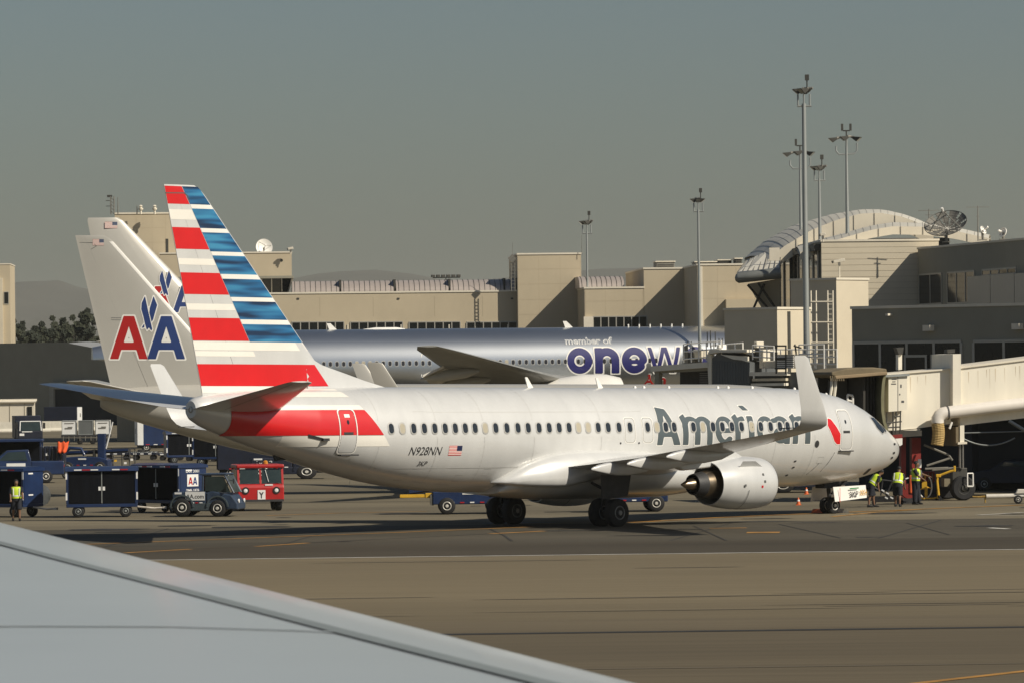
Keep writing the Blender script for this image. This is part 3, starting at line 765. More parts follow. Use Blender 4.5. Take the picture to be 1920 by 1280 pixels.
line('taxi_line', M_ORANGE, [(160, 1020), (450, 1009), (760, 997), (1000, 987)], .28)
line('taxi_line', M_ORANGE, [(235, 1036), (358, 1029)], .3)
line('taxi_line', M_ORANGE, [(480, 1024), (578, 1017.5)], .3)
line('taxi_line', M_ORANGE, [(920, 1000), (1020, 995)], .35)
line('taxi_line', M_ORANGE, [(1182, 979), (1340, 970), (1500, 963), (1700, 955), (1920, 946)], .4)
line('taxi_line', M_ORANGE, [(1560, 968), (1640, 960), (1760, 952)], .25)
line('taxi_line', M_ORANGE, [(1330, 990), (1400, 989)], .4)
line('taxi_line', M_ORANGE, [(1400, 998), (1462, 997.5)], 1.3)
line('taxi_line', M_ORANGE, [(1690, 1284), (1930, 1257)], .28)
line('taxi_line', M_ORANGE, [(500, 966), (640, 961), (800, 958)], .25)
line('crack', M_SEAM, [(905, 985), (945, 1003), (960, 1014)], .10)
line('crack', M_SEAM, [(1300, 985), (1362, 1013)], .08)
line('crack', M_SEAM, [(1460, 982), (1575, 1008)], .08)
line('crack', M_SEAM, [(1700, 980), (1780, 1002)], .06)
line('crack', M_SEAM, [(355, 1029), (480, 1024)], .10)
line('crack', M_SEAM, [(578, 1017), (920, 1000)], .12)
line('stand_line', M_WLINE, [(1832, 965), (1920, 960)], .2)
line('stand_line', M_WLINE, [(1855, 989), (1890, 991)], .3)
line('stand_line', M_WLINE, [(1832, 965), (1920, 966)], .12, .018)
for py in (846, 858, 905, 938):
    line('expansion_joint', M_SEAM, [(-60, py + 10), (960, py), (2000, py - 12)], .18)
for k, (px, d0, d1) in enumerate(((520, 168, 187), (190, 168, 187), (1250, 168, 187), (1640, 168, 187))):
    a = gx(px, d0); c = gx(px + 120, d1); structure(MB().add([(a.x, a.y, .009), (a.x + .09, a.y, .009), (c.x + .09, c.y, .009), (c.x, c.y, .009)], [(0, 1, 2, 3)]).build('expansion_joint', M_SEAM))
M_TYRE = mat('tyre_mark', (.105, .086, .056), .9, var=.35, scale=.25, stretch=(.2, 1, 1))
rt = random.Random(5)
for k in range(20):
    x0, y0 = rt.uniform(-14, 24), rt.choice((rt.uniform(86, 109), rt.uniform(112, 155), rt.uniform(115, 130))); L_ = rt.uniform(3, 16); wd = rt.uniform(.14, .4); sl_ = math.tan(SK) + rt.uniform(-.04, .04)
    n = 8; V_ = []
    for q in range(n + 1):
        t = q/n; ww = wd*math.sin(math.pi*min(.999, max(.02, t)))**.6; V_ += [(x0 + L_*t, y0 + L_*t*sl_ - ww/2 + .12*t*t, .010 + k*.0002), (x0 + L_*t, y0 + L_*t*sl_ + ww/2 + .12*t*t, .010 + k*.0002)]
    structure(MB().add(V_, [(2*q, 2*q+2, 2*q+3, 2*q+1) for q in range(n)]).build('tyre_mark', M_TYRE))
M_OIL = mat('oil_stain', (.026, .022, .016), .6, var=.4, scale=1.5)
for k in range(26):
    cx_, cy_ = rt.uniform(-20, 24), rt.uniform(168, 215); rx_ = rt.uniform(.3, 2.2)
    structure(MB().add([(cx_ + rx_*rt.uniform(.7, 1.2)*math.cos(2*math.pi*q/14), cy_ + rx_*.6*rt.uniform(.6, 1.2)*math.sin(2*math.pi*q/14), .0085 + .0002*k) for q in range(14)], [tuple(range(14))]).build('oil_stain', M_OIL))
# ================================================================ our own wing in the foreground
M_OWN = mat('own_wing_grey', (.45, .48, .485), .30, 0, .25, var=.06, scale=.4)
M_OWNLINE = mat('own_wing_seam', (.20, .225, .225), .6, var=.1)
def own_wing():
    a = at(1180, 1280, 15.2); c = at(0, 985, 27.0)
    d = c - a
    tip = a + d*2.1; root = a - d*.55
    back = Vector((-1, .12, 0)).normalized()      # chordwise, towards the trailing edge
    rings, n = [], 14
    for p, ch in ((root, 7.5), (a, 6.2), (a + d*.33, 5.4), (a + d*.66, 4.7), (c, 4.0), (a + d*1.6, 3.0), (tip, 1.8)):
        r = []
        sec = wing_section(0, ch, 0, 0, .05, 16)
        for v in sec: r.append(p + back*v.x + Vector((0, 0, v.z - ch*.012 + .045)))
        rings.append(r)
    o = thing('foreground_wing', 'pale grey swept wing top filling the lower left corner, with a dark seam', 'aircraft wing', (root.x, root.y, 0))
    T_ = Vector((-root.x, -root.y, 0))
    MB().loft([[v + T_ for v in r] for r in rings]).build('wing_box', M_OWN, o, smooth=50)
    def top(s, f):
        """point on the upper skin: s along the span 0..1 between a and c, f chord fraction"""
        p = a + d*s; ch = float(np.interp(s, [-.55, 0, .33, .66, 1, 1.6, 2.1], [7.5, 6.2, 5.4, 4.7, 4.0, 3.0, 1.8]))
        th = .05*ch*5*(0.2969*math.sqrt(f) - 0.126*f - 0.3516*f*f + 0.2843*f**3 - 0.1015*f**4)*1.15
        return p + back*(f*ch) + Vector((0, 0, th - ch*.012 + .045)) + T_
    def seam(name, f0, f1, wd, s0=-.4, s1=1.5):
        b = MB(); n = 24; P = []
        for k in range(n + 1):
            s = s0 + (s1 - s0)*k/n; f = f0 + (f1 - f0)*k/n
            P += [top(s, f) + Vector((0, 0, .004)), top(s, f + wd) + Vector((0, 0, .004))]
        b.add(P, [(2*k, 2*k+1, 2*k+3, 2*k+2) for k in range(n)]); b.build(name, M_OWNLINE, o)
    seam('slat_seam', .082, .215, .016)
    for s_, fa, fb, wd in ((.055, .13, .38, .005),):
        b = MB(); P = []
        for k in range(25):
            f = fa + (fb - fa)*k/24; P += [top(s_, f) + Vector((0, 0, .003)), top(s_ + wd, f) + Vector((0, 0, .003))]
        b.add(P, [(2*k, 2*k+1, 2*k+3, 2*k+2) for k in range(24)]); b.build('rib_seam', mat('own_wing_joint', (.41, .44, .445), .4, var=.05), o)
own_wing()
# ================================================================ parked planes behind
M_OLDSIL = mat('old_silver_paint', (0.50, 0.48, 0.43), 0.38, 0.15, 0.3, var=0.04, scale=.4)
M_POLISH = mat('polished_aluminium', (0.62, 0.645, 0.66), 0.31, 0.96, var=0.05, scale=.8, stretch=(.3, 1, 1))
M_AARED = mat('emblem_red', (.42, .012, .012), .4, 0, .3, var=.05)
M_AABLUE = mat('emblem_blue', (.02, .045, .17), .4, 0, .3, var=.05)
def letter_A(x0, z0, w_, h_):
    """bold sans A drawn in a w x h box: outline polygon and counter"""
    o = [(0, 0), (.36, 1), (.64, 1), (1, 0), (.775, 0), (.70, .215), (.30, .215), (.225, 0)]
    i = [(.365, .385), (.635, .385), (.5, .76)]
    f = lambda P: [(x0 + a*w_, z0 + c*h_) for a, c in P]
    return f(o), f(i)
EAGLE = [[(.30, 1.0), (.14, .80), (.12, .62), (.22, .42), (.30, .22), (.40, .02), (.50, .10), (.62, .0), (.66, .06), (.46, .56)],
         [(.72, 1.0), (.90, .74), (.70, .32), (.63, .26), (.52, .52), (.54, .66)], [(.12, .08), (.28, .22), (.27, .10)]]
def emblem(parent, pr, x_, z_, wl, hl, gap, eag):
    """red and blue A pair with a two-winged bird above; x_ grows to the right of the photo"""
    for k, m in ((0, M_AARED), (1, M_AABLUE)):
        o, i = letter_A(x_ + k*(wl + gap), z_, wl, hl)
        poly_decal('emblem_outline', M_OUTL, parent, [o], lambda u, v: pr(u, v, .006), .04, grow=.075, holes=[[(a + (sum(q[0] for q in i)/3 - a)*.42, c + (sum(q[1] for q in i)/3 - c)*.42) for a, c in i]])
        poly_decal('emblem_letter', m, parent, [o], lambda u, v: pr(u, v, .010), .035, holes=[i])
    ex, ez, ew, eh = eag
    P = [[(ex + a*ew, ez + c*eh) for a, c in q] for q in EAGLE]
    poly_decal('emblem_outline', M_OUTL, parent, P, lambda u, v: pr(u, v, .012), .045, grow=.055)
    poly_decal('emblem_bird', M_AABLUE, parent, P, lambda u, v: pr(u, v, .016), .035)
# ---- B: same type as the near plane in the old livery, broadside, behind its tail
BY = R_(3.0)
bD = 236.0
ft = at(135, 443, bD)
jb = thing('jet_airliner', 'plain silver airliner with red and blue AA on its fin, just behind the striped tail', 'airliner', (0, 0, 0))
jb.rotation_euler = (0, AATT, BY + math.pi)
jb.location = Vector((ft.x, ft.y, 0)) + Vector((math.cos(BY), math.sin(BY), 0))*(39.27 - X0)
fuselage(NARROW, X0, ZC).build('fuselage', M_OLDSIL, jb, smooth=40)
_air, _ms = air, M_SILVER
air, M_SILVER = jb, M_OLDSIL
fin_solid(0.0, 0.715, 'fin'); fin_solid(0.718, 1.0, 'rudder')
wing(1, jb, M_OLDSIL); wing(-1, jb, M_OLDSIL); stab(1, jb, M_OLDSIL); stab(-1, jb, M_OLDSIL); engine(1, jb, M_OLDSIL); main_gear(1); main_gear(-1)
air, M_SILVER = _air, _ms
FB = lambda u, v, e: on_fin(e)(39.3 - u, v)      # u to the right from the fin tip trailing edge
emblem(jb, FB, 1.74, 3.08, 1.86, 2.10, -.02, (3.16, 4.45, 1.0, 1.72))
for _p in (0,): stripe('leading_edge_highlight', M_OUTL, jb, 3.05, 8.85, lambda z: 32.1 + (z - 2.86)*.886 + .20, lambda z: 32.1 + (z - 2.86)*.886 + .012, on_fin(.004), nx=4)  # sun highlight on the rounded fin edge, painted as a white strip
flag(jb, lambda u, v, e=0: on_fin(.008 + e)(38.42 - u, 8.66 + v), 0, 0, .55, .30, mat('faded_flag_red', (.45, .14, .11), .5, var=0), mat('faded_flag_blue', (.08, .1, .16), .5, var=0))
rg = [(38.0, 8.78), (38.55, 8.76), (38.42, 8.5), (38.42, 8.47), (38.62, 8.78), (38.0, 8.815)]
outline('balance_horn_line', [(39.1, 8.80), (38.4, 8.80), (38.22, 8.62), (38.5, 8.45)], .03, M_LINE, on_fin(.007), jb, closed=False)
outline('fin_marking', [(37.5, 5.1), (37.0, 5.1), (37.0, 4.98), (37.5, 4.98)], .02, M_LINE, on_fin(.007), jb)
# ---- C: polished wide-body in the middle distance
CYAW, CD = R_(11.0), 385.0
p0 = at(790, 688, CD)
cj = thing('jet_airliner', 'polished metal wide-body lettered onew in purple, parked across the terminal front', 'airliner', (p0.x, p0.y, 0), CYAW + math.pi)
CX, CZ = 35.5, 6.2
WIDE = [(0, .02, -.9, -1.0), (.3, .8, .1, -1.7), (1.2, 1.6, 1.0, -2.3), (3, 2.4, 2.2, -2.8), (6, 3.0, 2.95, -3.05), (9, 3.1, 3.1, -3.1), (20, 3.1, 3.1, -3.1), (34, 3.1, 3.1, -3.1), (44, 3.1, 3.1, -3.08), (48, 3.0, 3.1, -2.7), (51.5, 2.7, 3.05, -1.9), (55, 2.1, 2.9, -.85), (58.5, 1.3, 2.5, .2), (60.9, .85, 2.1, .8), (62.0, .62, 1.9, .95)]
fb = MB().loft([ring_of(x, w_, zt, zb, cz_of(zt*.65, zb*.65), 48, CZ, CX) for x, w_, zt, zb in WIDE])
fb.build('fuselage', M_POLISH, cj, smooth=40)
def on_wide(off):
    def pr(x, z):
        t = max(-.995, min(.995, z/3.1)); y = 3.1*math.sqrt(1 - t*t)
        return Vector((x - CX, y + off*y/3.1, z + CZ + off*t))
    return pr
def foil_part(name, m, parent, secs, shiftv, vertical=False, n=10):
    rings = []
    for y, le, c, t, z in secs:
        r = wing_section(le, c, 0, 0, t, n)
        rings.append([Vector((v.x, v.z, z)) + shiftv if vertical else Vector((v.x, y, z + v.z)) + shiftv for v in r])
    return MB().loft(rings).build(name, m, parent, smooth=50)
sv = Vector((-CX, 0, 0))
foil_part('fin', M_OLDSIL, cj, [(0, 50.4, 10.2, .09, 8.6), (0, 51.8, 8.9, .09, 10.1), (0, 59.4, 2.85, .10, 18.1), (0, 59.8, 2.4, .06, 18.35)], sv, True)
for s_ in (1, -1):
    foil_part('tailplane', M_OLDSIL, cj, [(s_*.3, 53.0, 6.6, .09, 7.6), (s_*10.6, 60.6, 2.2, .08, 8.5)], sv)
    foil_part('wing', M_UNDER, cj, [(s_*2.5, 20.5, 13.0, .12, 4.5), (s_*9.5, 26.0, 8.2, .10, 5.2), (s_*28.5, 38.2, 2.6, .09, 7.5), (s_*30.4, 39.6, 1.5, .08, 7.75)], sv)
    MB().lathe((21.2 - CX, s_*9.6, 3.55), (1, 0, 0), [(.35, 1.3), (0, 1.55), (.1, 1.72), (1.2, 1.98), (3, 2.0), (5, 1.7), (6.2, 1.35), (6.2, 1.2), (7.4, .75), (8.2, .15)], 28).build('engine', M_WHITE, cj, smooth=50)
MB().loft([[Vector((x - CX, hw*math.cos(2*math.pi*k/24), 4.0 + hz*math.sin(2*math.pi*k/24))) for k in range(24)] for x, hw, hz in ((17.5, 1.0, .4), (20, 3.2, 1.3), (26, 3.5, 1.5), (33, 3.4, 1.4), (37, 1.2, .5))]).build('belly_fairing', M_OLDSIL, cj, smooth=60)
for y0, y1 in ((4.2, 8.8), (10.5, 19.0)):
    le = lambda y: np.interp(y, [2.5, 9.5, 28.5], [33.5, 34.2, 40.8]); zz = lambda y: np.interp(y, [2.5, 9.5, 28.5], [4.4, 5.1, 7.4])
    MB().ext([(le(y0) - CX - .4, y0, zz(y0) + .1), (le(y0) + 1.5 - CX, y0, zz(y0) - .75), (le(y1) + 1.2 - CX, y1, zz(y1) - .6), (le(y1) - CX - .4, y1, zz(y1) + .1)], (0, 0, -.18)).build('flap', M_CREAM, cj)
for y in (6, 13, 18.5):
    x_ = float(np.interp(y, [2.5, 9.5, 28.5], [33.0, 33.6, 40.2])); z_ = float(np.interp(y, [2.5, 9.5, 28.5], [4.1, 4.8, 7.1]))
    MB().loft([[Vector((x_ - CX - 2.5 + t, y + r*.6*math.cos(2*math.pi*k/10), z_ - t*.12 + r*math.sin(2*math.pi*k/10))) for k in range(10)] for t, r in ((0, .1), (1, .42), (2.6, .45), (4.6, .06))]).build('flap_fairing', M_OLDSIL, cj, smooth=60)
emblem(cj, lambda u, v, e: Vector((64.3 - u - CX, .33 + e + max(0, (14.0 - v))*.032, v)), 6.6, 10.77, 2.05, 2.1, .05, (7.55, 12.1, 1.25, 2.0))
flag(cj, lambda u, v, e=0: Vector((60.9 - u - CX, .20 + e, 17.5 + v)), 0, 0, 1.0, .5, MATS['faded_flag_red'], MATS['faded_flag_blue'])
wpm = MB(); wpm.add([on_wide(.015)(30 + x, .35 + z) for x, z in round_rect(.33, .48, .14)], [tuple(range(24))])
wp0 = wpm.build('cabin_window', M_FRAME, cj)
wpg = MB(); wpg.add([on_wide(.022)(30 + x, .35 + z) for x, z in round_rect(.24, .37, .11)], [tuple(range(24))])
wg0 = wpg.build('pane', mat('dark_cabin_glass', (.03, .03, .035), .25, var=0), wp0)
xs_c = [43.9 - .533*k for k in range(17)] + [33.9 - .533*k for k in range(33)]
for k, x in enumerate(xs_c):
    a, c = (wp0, wg0) if k == 0 else (wp0.copy(), wg0.copy())
    if k: COL.objects.link(a); COL.objects.link(c); a.parent = cj; c.parent = a
    a.location.x = x - 30
    if k in (5, 6, 7, 20, 21, 26): c.data = wg0.data.copy(); c.data.materials.clear(); c.data.materials.append(M_BLIND)
cd = outline('passenger_door', [(35.5 + x, .15 + z) for x, z in round_rect(1.1, 1.95, .2, 4)], .07, M_OUTL, on_wide(.02), cj)
M_PURP = mat('purple_lettering', (.022, .022, .135), .4, 0, .3, var=.08)
def wide_text(txt, x, z, size, m, off, width, out=.05):
    for mm, o_, e in ((M_OUTL, off + out, .012), (m, off, .02)):
        if mm is None: continue
        text_on('title', txt, size, mm, cj, lambda u, v: on_wide(e)(x - u, z + v), off=o_, width=width)
def ow():
    """o n e w in heavy round letters"""
    def strokes(segs, clip=()):
        def fn(X, Y):
            d = np.full(X.shape, 1e9)
            for pl, hw in segs:
                for i in range(len(pl) - 1): d = np.minimum(d, seg_d(X, Y, pl[i], pl[i+1]) - hw)
            for a, b_, c in clip: d = np.maximum(d, a*X + b_*Y - c)
            return d
        return fn
    base = [(0, -1, 0)]
    L_ = [(strokes([(arc(.5, .5, .36, .36, 0, 360, 28), .140)]), 1.06), (strokes([([(.17, -.4), (.17, 1.3)], .155), (arc(.5, .52, .33, .32, 180, 0) + [(.83, -.4)], .155)], base + [(0, 1, .99)]), 1.06),
          (strokes([(arc(.5, .5, .36, .36, 0, 318, 26), .145), ([(.2, .44), (.86, .44)], .075)]), 1.0), (strokes([([(.02, 1.3), (.36, -.1), (.68, 1.1), (1.0, -.1), (1.34, 1.3)], .075)], base + [(0, 1, .99)]), 1.4),
          (strokes([(arc(.5, .5, .38, .38, 0, 360, 28), .12)]), 1.06)]
    x = 24.15
    for fn, adv in L_:
        for m, g_, e in ((M_OUTL, .055, .014), (M_PURP, 0, .024)):
            decal('title_letter', m, cj, lambda X, Y, fn=fn, g_=g_: fn(X, Y) - g_, (-.15, -.12, 1.55, 1.12), .05, lambda u, v, x=x, e=e: on_wide(e)(x - u*2.05, -.62 + v*2.05))
        x -= adv*2.12
ow()
wide_text('member of', 24.2, 1.72, .75, mat('lettering_silver', (.4, .42, .44), .4, .3, var=0), .0, 3.9, .035)
wide_text('Am', 17.9, -1.62, 1.25, M_AARED, .03, 1.9, .05)
for x in (42.6, 23.3): MB().ext([(x - CX - .3, -.04, 9.25), (x - CX + .35, -.04, 9.25), (x - CX + .55, -.04, 9.8), (x - CX + .25, -.04, 9.8)], (0, .08, 0)).build('blade_antenna', M_OUTL, cj)
MB().loft([[Vector((x - CX, r*1.4*math.cos(2*math.pi*k/12), 9.28 + r*math.sin(2*math.pi*k/12))) for k in range(12)] for x, r in ((36.8, .05), (37.5, .16), (39.2, .16), (40.2, .03))]).build('crown_fairing', M_OUTL, cj, smooth=60)
MB().box((41.2 - CX, 3.06, CZ - 1.4), (2.3, .1, .9)).build('cargo_hatch', M_DARK, cj)
for k in range(6): MB().cyl((18.5 - CX - k*.9, .3, 9.25), (18.5 - CX - k*.9, .3, 9.5), .06, n=6).build('crown_light', M_OUTL, cj)
# ================================================================ the terminal
M_STUC = mat('tan_stucco', (.50, .425, .30), .85, var=.07, scale=.35, stretch=(1, 1, .5))
M_STUC2 = mat('pale_stucco', (.62, .55, .42), .85, var=.06, scale=.4)
M_PANEL = mat('cream_panel', (.68, .62, .50), .7, var=.06, scale=.5)
M_COPE = mat('roof_coping', (.72, .66, .54), .6, var=.06)
M_GREYW = mat('grey_cladding', (.275, .26, .205), .75, var=.08, scale=.4)
M_WING = mat('dark_window_glass', (.012, .014, .015), .08, var=.3, scale=.5, spec=.4)
M_MULL = mat('aluminium_mullion', (.42, .40, .35), .5, .3, var=.05)
M_VAULT = mat('vault_panel', (.44, .38, .34), .5, .2, var=.1, scale=.6)
M_SHELL = mat('shell_roof', (.60, .57, .49), .6, .0, .0, var=.07, scale=.5)
M_DKMET = mat('dark_roof_metal', (.06, .058, .05), .6, .2, var=.2)
M_GALV = mat('galvanised_pole', (.34, .36, .35), .5, .4, var=.12, scale=1, stretch=(1, 1, .2))
M_HVAC = mat('plant_unit_grey', (.20, .19, .165), .6, .2, var=.2, scale=2)
M_SHADE = mat('deep_shade_colour', (.018, .021, .026), .8, var=.3, scale=.3)  # deep shade of the ramp level put into the colour; hangar door shares it
class Fac:
    """a facade plane: photo points on it become (along, height); local x along it, y into the building"""
    def __init__(s, name, label, cat, px, py, D, phi, group=None):
        s.L = at(px, py, D); s.c, s.s = math.cos(R_(phi)), math.sin(R_(phi))
        s.o = thing(name, label, cat, (s.L.x, s.L.y, 0), -R_(phi), group)
    def uz(s, px, py):
        r = ray(px, py); u = (r.x*s.L.y - s.L.x)/(s.c + r.x*s.s)
        return u, EYE + r.z*(s.L.y - u*s.s)
    def u(s, px, py=600): return s.uz(px, py)[0]
    def z(s, px, py): return s.uz(px, py)[1]
def mass(F, name, m, px0, px1, py, dep, z0=0.0, y0=0.0, cope=True, par=None):
    u0, z1 = F.uz(px0, py); u1 = F.u(px1, py)
    o = MB().bb((u0, y0, z0), (u1, y0 + dep, z1)).build(name, m, par or F.o)
    if cope: MB().bb((u0 - .06, y0 - .06, z1), (u1 + .06, y0 + dep + .06, z1 + .14)).build('coping', M_COPE, o)
    return o
def windows(F, px0, px1, py0, py1, n, par=None, y=0.0, fr=.09, name='window', first=None, glass=None):
    u0, z1 = F.uz(px0, py0); u1 = F.u(px1, py0); z0 = F.z(px0, py1)
    b = MB()
    b.bb((u0, y - .06, z1 - fr), (u1, y + .02, z1)).bb((u0, y - .06, z0), (u1, y + .02, z0 + fr))
    for k in range(n + 1):
        c = u0 + (u1 - u0)*k/n
        b.bb((c - fr*.5, y - .065, z0 + fr + .002), (c + fr*.5, y + .02, z1 - fr - .002))
    o = b.build(name, M_MULL, par or F.o)
    MB().bb((u0 + .01, y - .03, z0 + .01), (u1 - .01, y + .015, z1 - .01)).build('pane', glass or M_WING, o)
    return o
T1 = Fac('terminal_concourse', 'long low tan terminal wing with bands of dark windows behind the polished plane', 'terminal', 480, 553, 412, -3)
mass(T1, 'wall', M_STUC, 480, 969.5, 552, 22)
for a, c in ((547, 645), (657, 755), (767, 863), (875, 972)): windows(T1, a, min(c, 969), 603, 624, 6)
u0, zr = T1.uz(545, 552)
for k, (a, c) in enumerate(((548, 636), (640, 738), (743, 841), (845, 944), (948, 966))):
    ua, ub = T1.u(a, 545), T1.u(c, 545); b = MB()
    prof = [(3.2 + 3.2*math.cos(R_(t)), zr + .1 + 1.05*math.sin(R_(t))) for t in range(180, 89, -10)] + [(9.0, zr + 1.15), (9.0, zr + .1)]
    b.ext([(ua, y_, z_) for y_, z_ in prof], (ub - ua, 0, 0))
    n = int((ub - ua)/.43)
    o = b.build('roof_vault', M_VAULT, T1.o)
    s_ = MB()
    for q_ in range(n):
        u = ua + (q_ + .5)*(ub - ua)/n
        s_.tube([(u, y_, z_ + .012) for y_, z_ in prof[:10]], .025, 5)
    s_.build('vault_seam', M_DKMET, o)
    MB().bb((ub + .01, .3, zr + .12), (ub + .2, 8.8, zr + 1.2)).build('vault_end', M_DKMET, o)
for px in (559, 747, 960):
    u, z_ = T1.uz(px, 560); MB().bb((u - .1, -.05, z_ - .07), (u + .1, 0, z_ + .07)).build('wall_lamp', M_DKMET, T1.o)
for px in (600, 700, 815, 905):
    u, z_ = T1.uz(px, 600); MB().bb((u - .015, -.005, z_ + .3), (u + .015, .01, zr - .3)).build('wall_joint', mat('stucco_joint', (.36, .30, .21), .9, var=0), T1.o)
T2 = Fac('stair_tower', 'plain square tan tower above the concourse roof, half in diagonal shadow', 'tower', 970, 479, 412, -3)
mass(T2, 'wall', M_STUC, 970, 1089.5, 478, 14)
T3 = Fac('terminal_block', 'tan block with a raised corner, its right half in shadow over dark windows', 'terminal', 1096, 541, 403, -3)
mass(T3, 'wall', M_STUC, 1096, 1206.8, 541.5, 20)
mass(T3, 'raised_corner', M_STUC, 1207, 1290, 505, 20)
windows(T3, 1112, 1213, 593, 616, 7)
u, z_ = T3.uz(1094, 594); MB().bb((u, -.35, 0), (T3.u(1111.5), -.003, z_)).build('infill_panel', M_COPE, T3.o)
u0, zr = T3.uz(1098, 541); ub = T3.u(1183); b = MB()
prof = [(6.2 + 3.2*math.cos(R_(t)), zr + .1 + 1.0*math.sin(R_(t))) for t in range(180, 89, -10)] + [(12.0, zr + 1.1), (12.0, zr + .1)]
o = b.ext([(u0 - .3, y_, z_) for y_, z_ in prof], (ub - u0, 0, 0)).build('roof_vault', M_VAULT, T3.o)
s_ = MB()
for q_ in range(9): s_.tube([(u0 + (q_ + .5)*(ub - u0)/9 - .3, y_, z_ + .012) for y_, z_ in prof[:10]], .025, 5)
s_.build('vault_seam', M_DKMET, o)
def roof_unit(F, px0, px1, py0, py1, y, dep, label, name='plant_unit', m=None):
    u0, z1 = F.uz(px0, py0); u1 = F.u(px1, py0); z0 = F.z(px0, py1)
    c = F.o.matrix_basis @ Vector(((u0 + u1)/2, y + dep/2, z0))
    t = thing(name, label, 'roof unit', c, F.o.rotation_euler.z, 'plant units on the terminal roofs'); w_, h_ = u1 - u0, z1 - z0
    MB().box((0, 0, h_*.5), (w_, dep, h_)).build('casing', m or M_HVAC, t, bev=.05)
    b = MB()
    n = max(3, int(h_/.16))
    for k in range(n): b.box((0, -dep/2 - .02, h_*(.14 + .72*k/n)), (w_*.86, .035, .05))
    b.build('louvre', M_DKMET, t)
    MB().box((0, 0, h_ + .04), (w_ + .15, dep + .15, .08)).build('cover', M_COPE, t)
    return t
roof_unit(T3, 1236, 1271, 490, 504, 3, 3, 'louvred grey plant box on the raised corner of the tan block')
T4 = Fac('terminal_block', 'taller tan block standing forward beside the tall mast, its left flank dark', 'terminal', 1307.5, 498, 391, -3)
mass(T4, 'wall', M_STUC, 1307.5, 1480, 498, 26)
u, _ = T4.uz(1308, 560); MB().bb((u + .2, -.05, 0), (u + .42, -.002, T4.z(1308, 500))).build('downpipe', M_COPE, T4.o)
u0, z1 = T4.uz(1359, 562); MB().bb((u0, -1.2, 0), (T4.u(1470), -.003, z1)).build('lower_parapet', M_STUC, T4.o)
roof_unit(T4, 1312, 1352, 490, 497.5, 4, 3, 'low grey duct box behind the parapet right of the tall mast')
roof_unit(T4, 1358, 1383, 486, 497, 5, 3, 'small dark roof fan box between the mast and the shell roof', m=M_DKMET)
roof_unit(T4, 1386, 1398, 484, 497, 3, 2, 'pair of dark pipes boxed beside the shell roof edge', m=M_DKMET)
# buildings behind the tails
T5 = Fac('terminal_block', 'tall blank tan block rising behind the silver fins', 'terminal', 222, 402, 425, -3)
mass(T5, 'wall', M_STUC, 215, 345, 402, 16)
u, z_ = T5.uz(313, 448); MB().bb((u - .12, -.02, T5.z(313, 480)), (u + .12, -.001, z_)).build('slit_window', M_DKMET, T5.o)
T6 = Fac('control_room', 'tan lookout block with a strip of slanted dark windows, right of the striped tail', 'tower', 300, 478, 416, -3)
mass(T6, 'wall', M_STUC, 300, 545, 556, 12)
u0, z1 = T6.uz(300, 477); u1 = T6.u(548); z0 = T6.z(400, 519)
o = MB().bb((u0, -.8, z0), (u1, 12, z1)).build('upper_storey', M_STUC, T6.o)
MB().bb((u0 - .05, -.86, z1), (u1 + .05, 12, z1 + .12)).build('coping', M_COPE, o)
MB().bb((u0, -1.0, z0 - .22), (u1 + .15, 12, z0 - .003)).build('soffit', M_GREYW, T6.o)
zb = T6.z(300, 551); b = MB(); g_ = MB()
zt = z0 - .23
g_.ext([(u0, -.75, zt), (u1, -.75, zt), (u1 - .35, -.05, zb), (u0, -.05, zb)], (0, .05, 0))
n = 13
for k in range(n + 1):
    u = u0 + (u1 - u0)*k/n; g2 = u - .35*(k == n)
    b.tube([(u, -.78, zt), (g2, -.08, zb)], .055, 5)
o = b.build('lookout_window', M_MULL, T6.o); g_.build('pane', M_WING, o)
MB().bb((u0, -.1, zb - .14), (u1 - .3, 12, zb)).build('sill', M_STUC2, T6.o)
u, z_ = T6.uz(528, 489); MB().cyl((u, -.82, z_), (u, -.79, z_), .12, n=12).build('wall_vent', M_DKMET, T6.o)
# left-hand buildings
T7 = Fac('terminal_tower', 'sunlit tan tower cut by the left edge of the photo', 'tower', -70, 497, 610, -3)
mass(T7, 'wall', M_STUC, -70, 18.5, 497, 12)
windows(T7, 7, 16, 547, 571, 1); windows(T7, -25, 4, 585, 640, 1)
mass(T7, 'upper_step', M_STUC2, -70, 5, 522, .5, y0=-.502, cope=False)

T8 = Fac('hangar', 'wide dark grey hangar in shade behind the parked silver tails', 'hangar', -140, 646, 575, 42)
mass(T8, 'wall', M_GREYW, -140, 330, 646, 30, cope=False)
u0, z1 = T8.uz(98, 716); u1 = T8.u(300)
MB().bb((u0, -.5, 0), (u0 + .7, -.003, z1)).bb((u0 + .7, -.5, z1 - .8), (u1, -.003, z1)).build('door_frame', mat('hangar_trim', (.33, .32, .27), .8, var=.1), T8.o)
MB().bb((u0 + .7, -.2, 0), (u1, -.004, z1 - .8)).build('hangar_door', M_SHADE, T8.o)
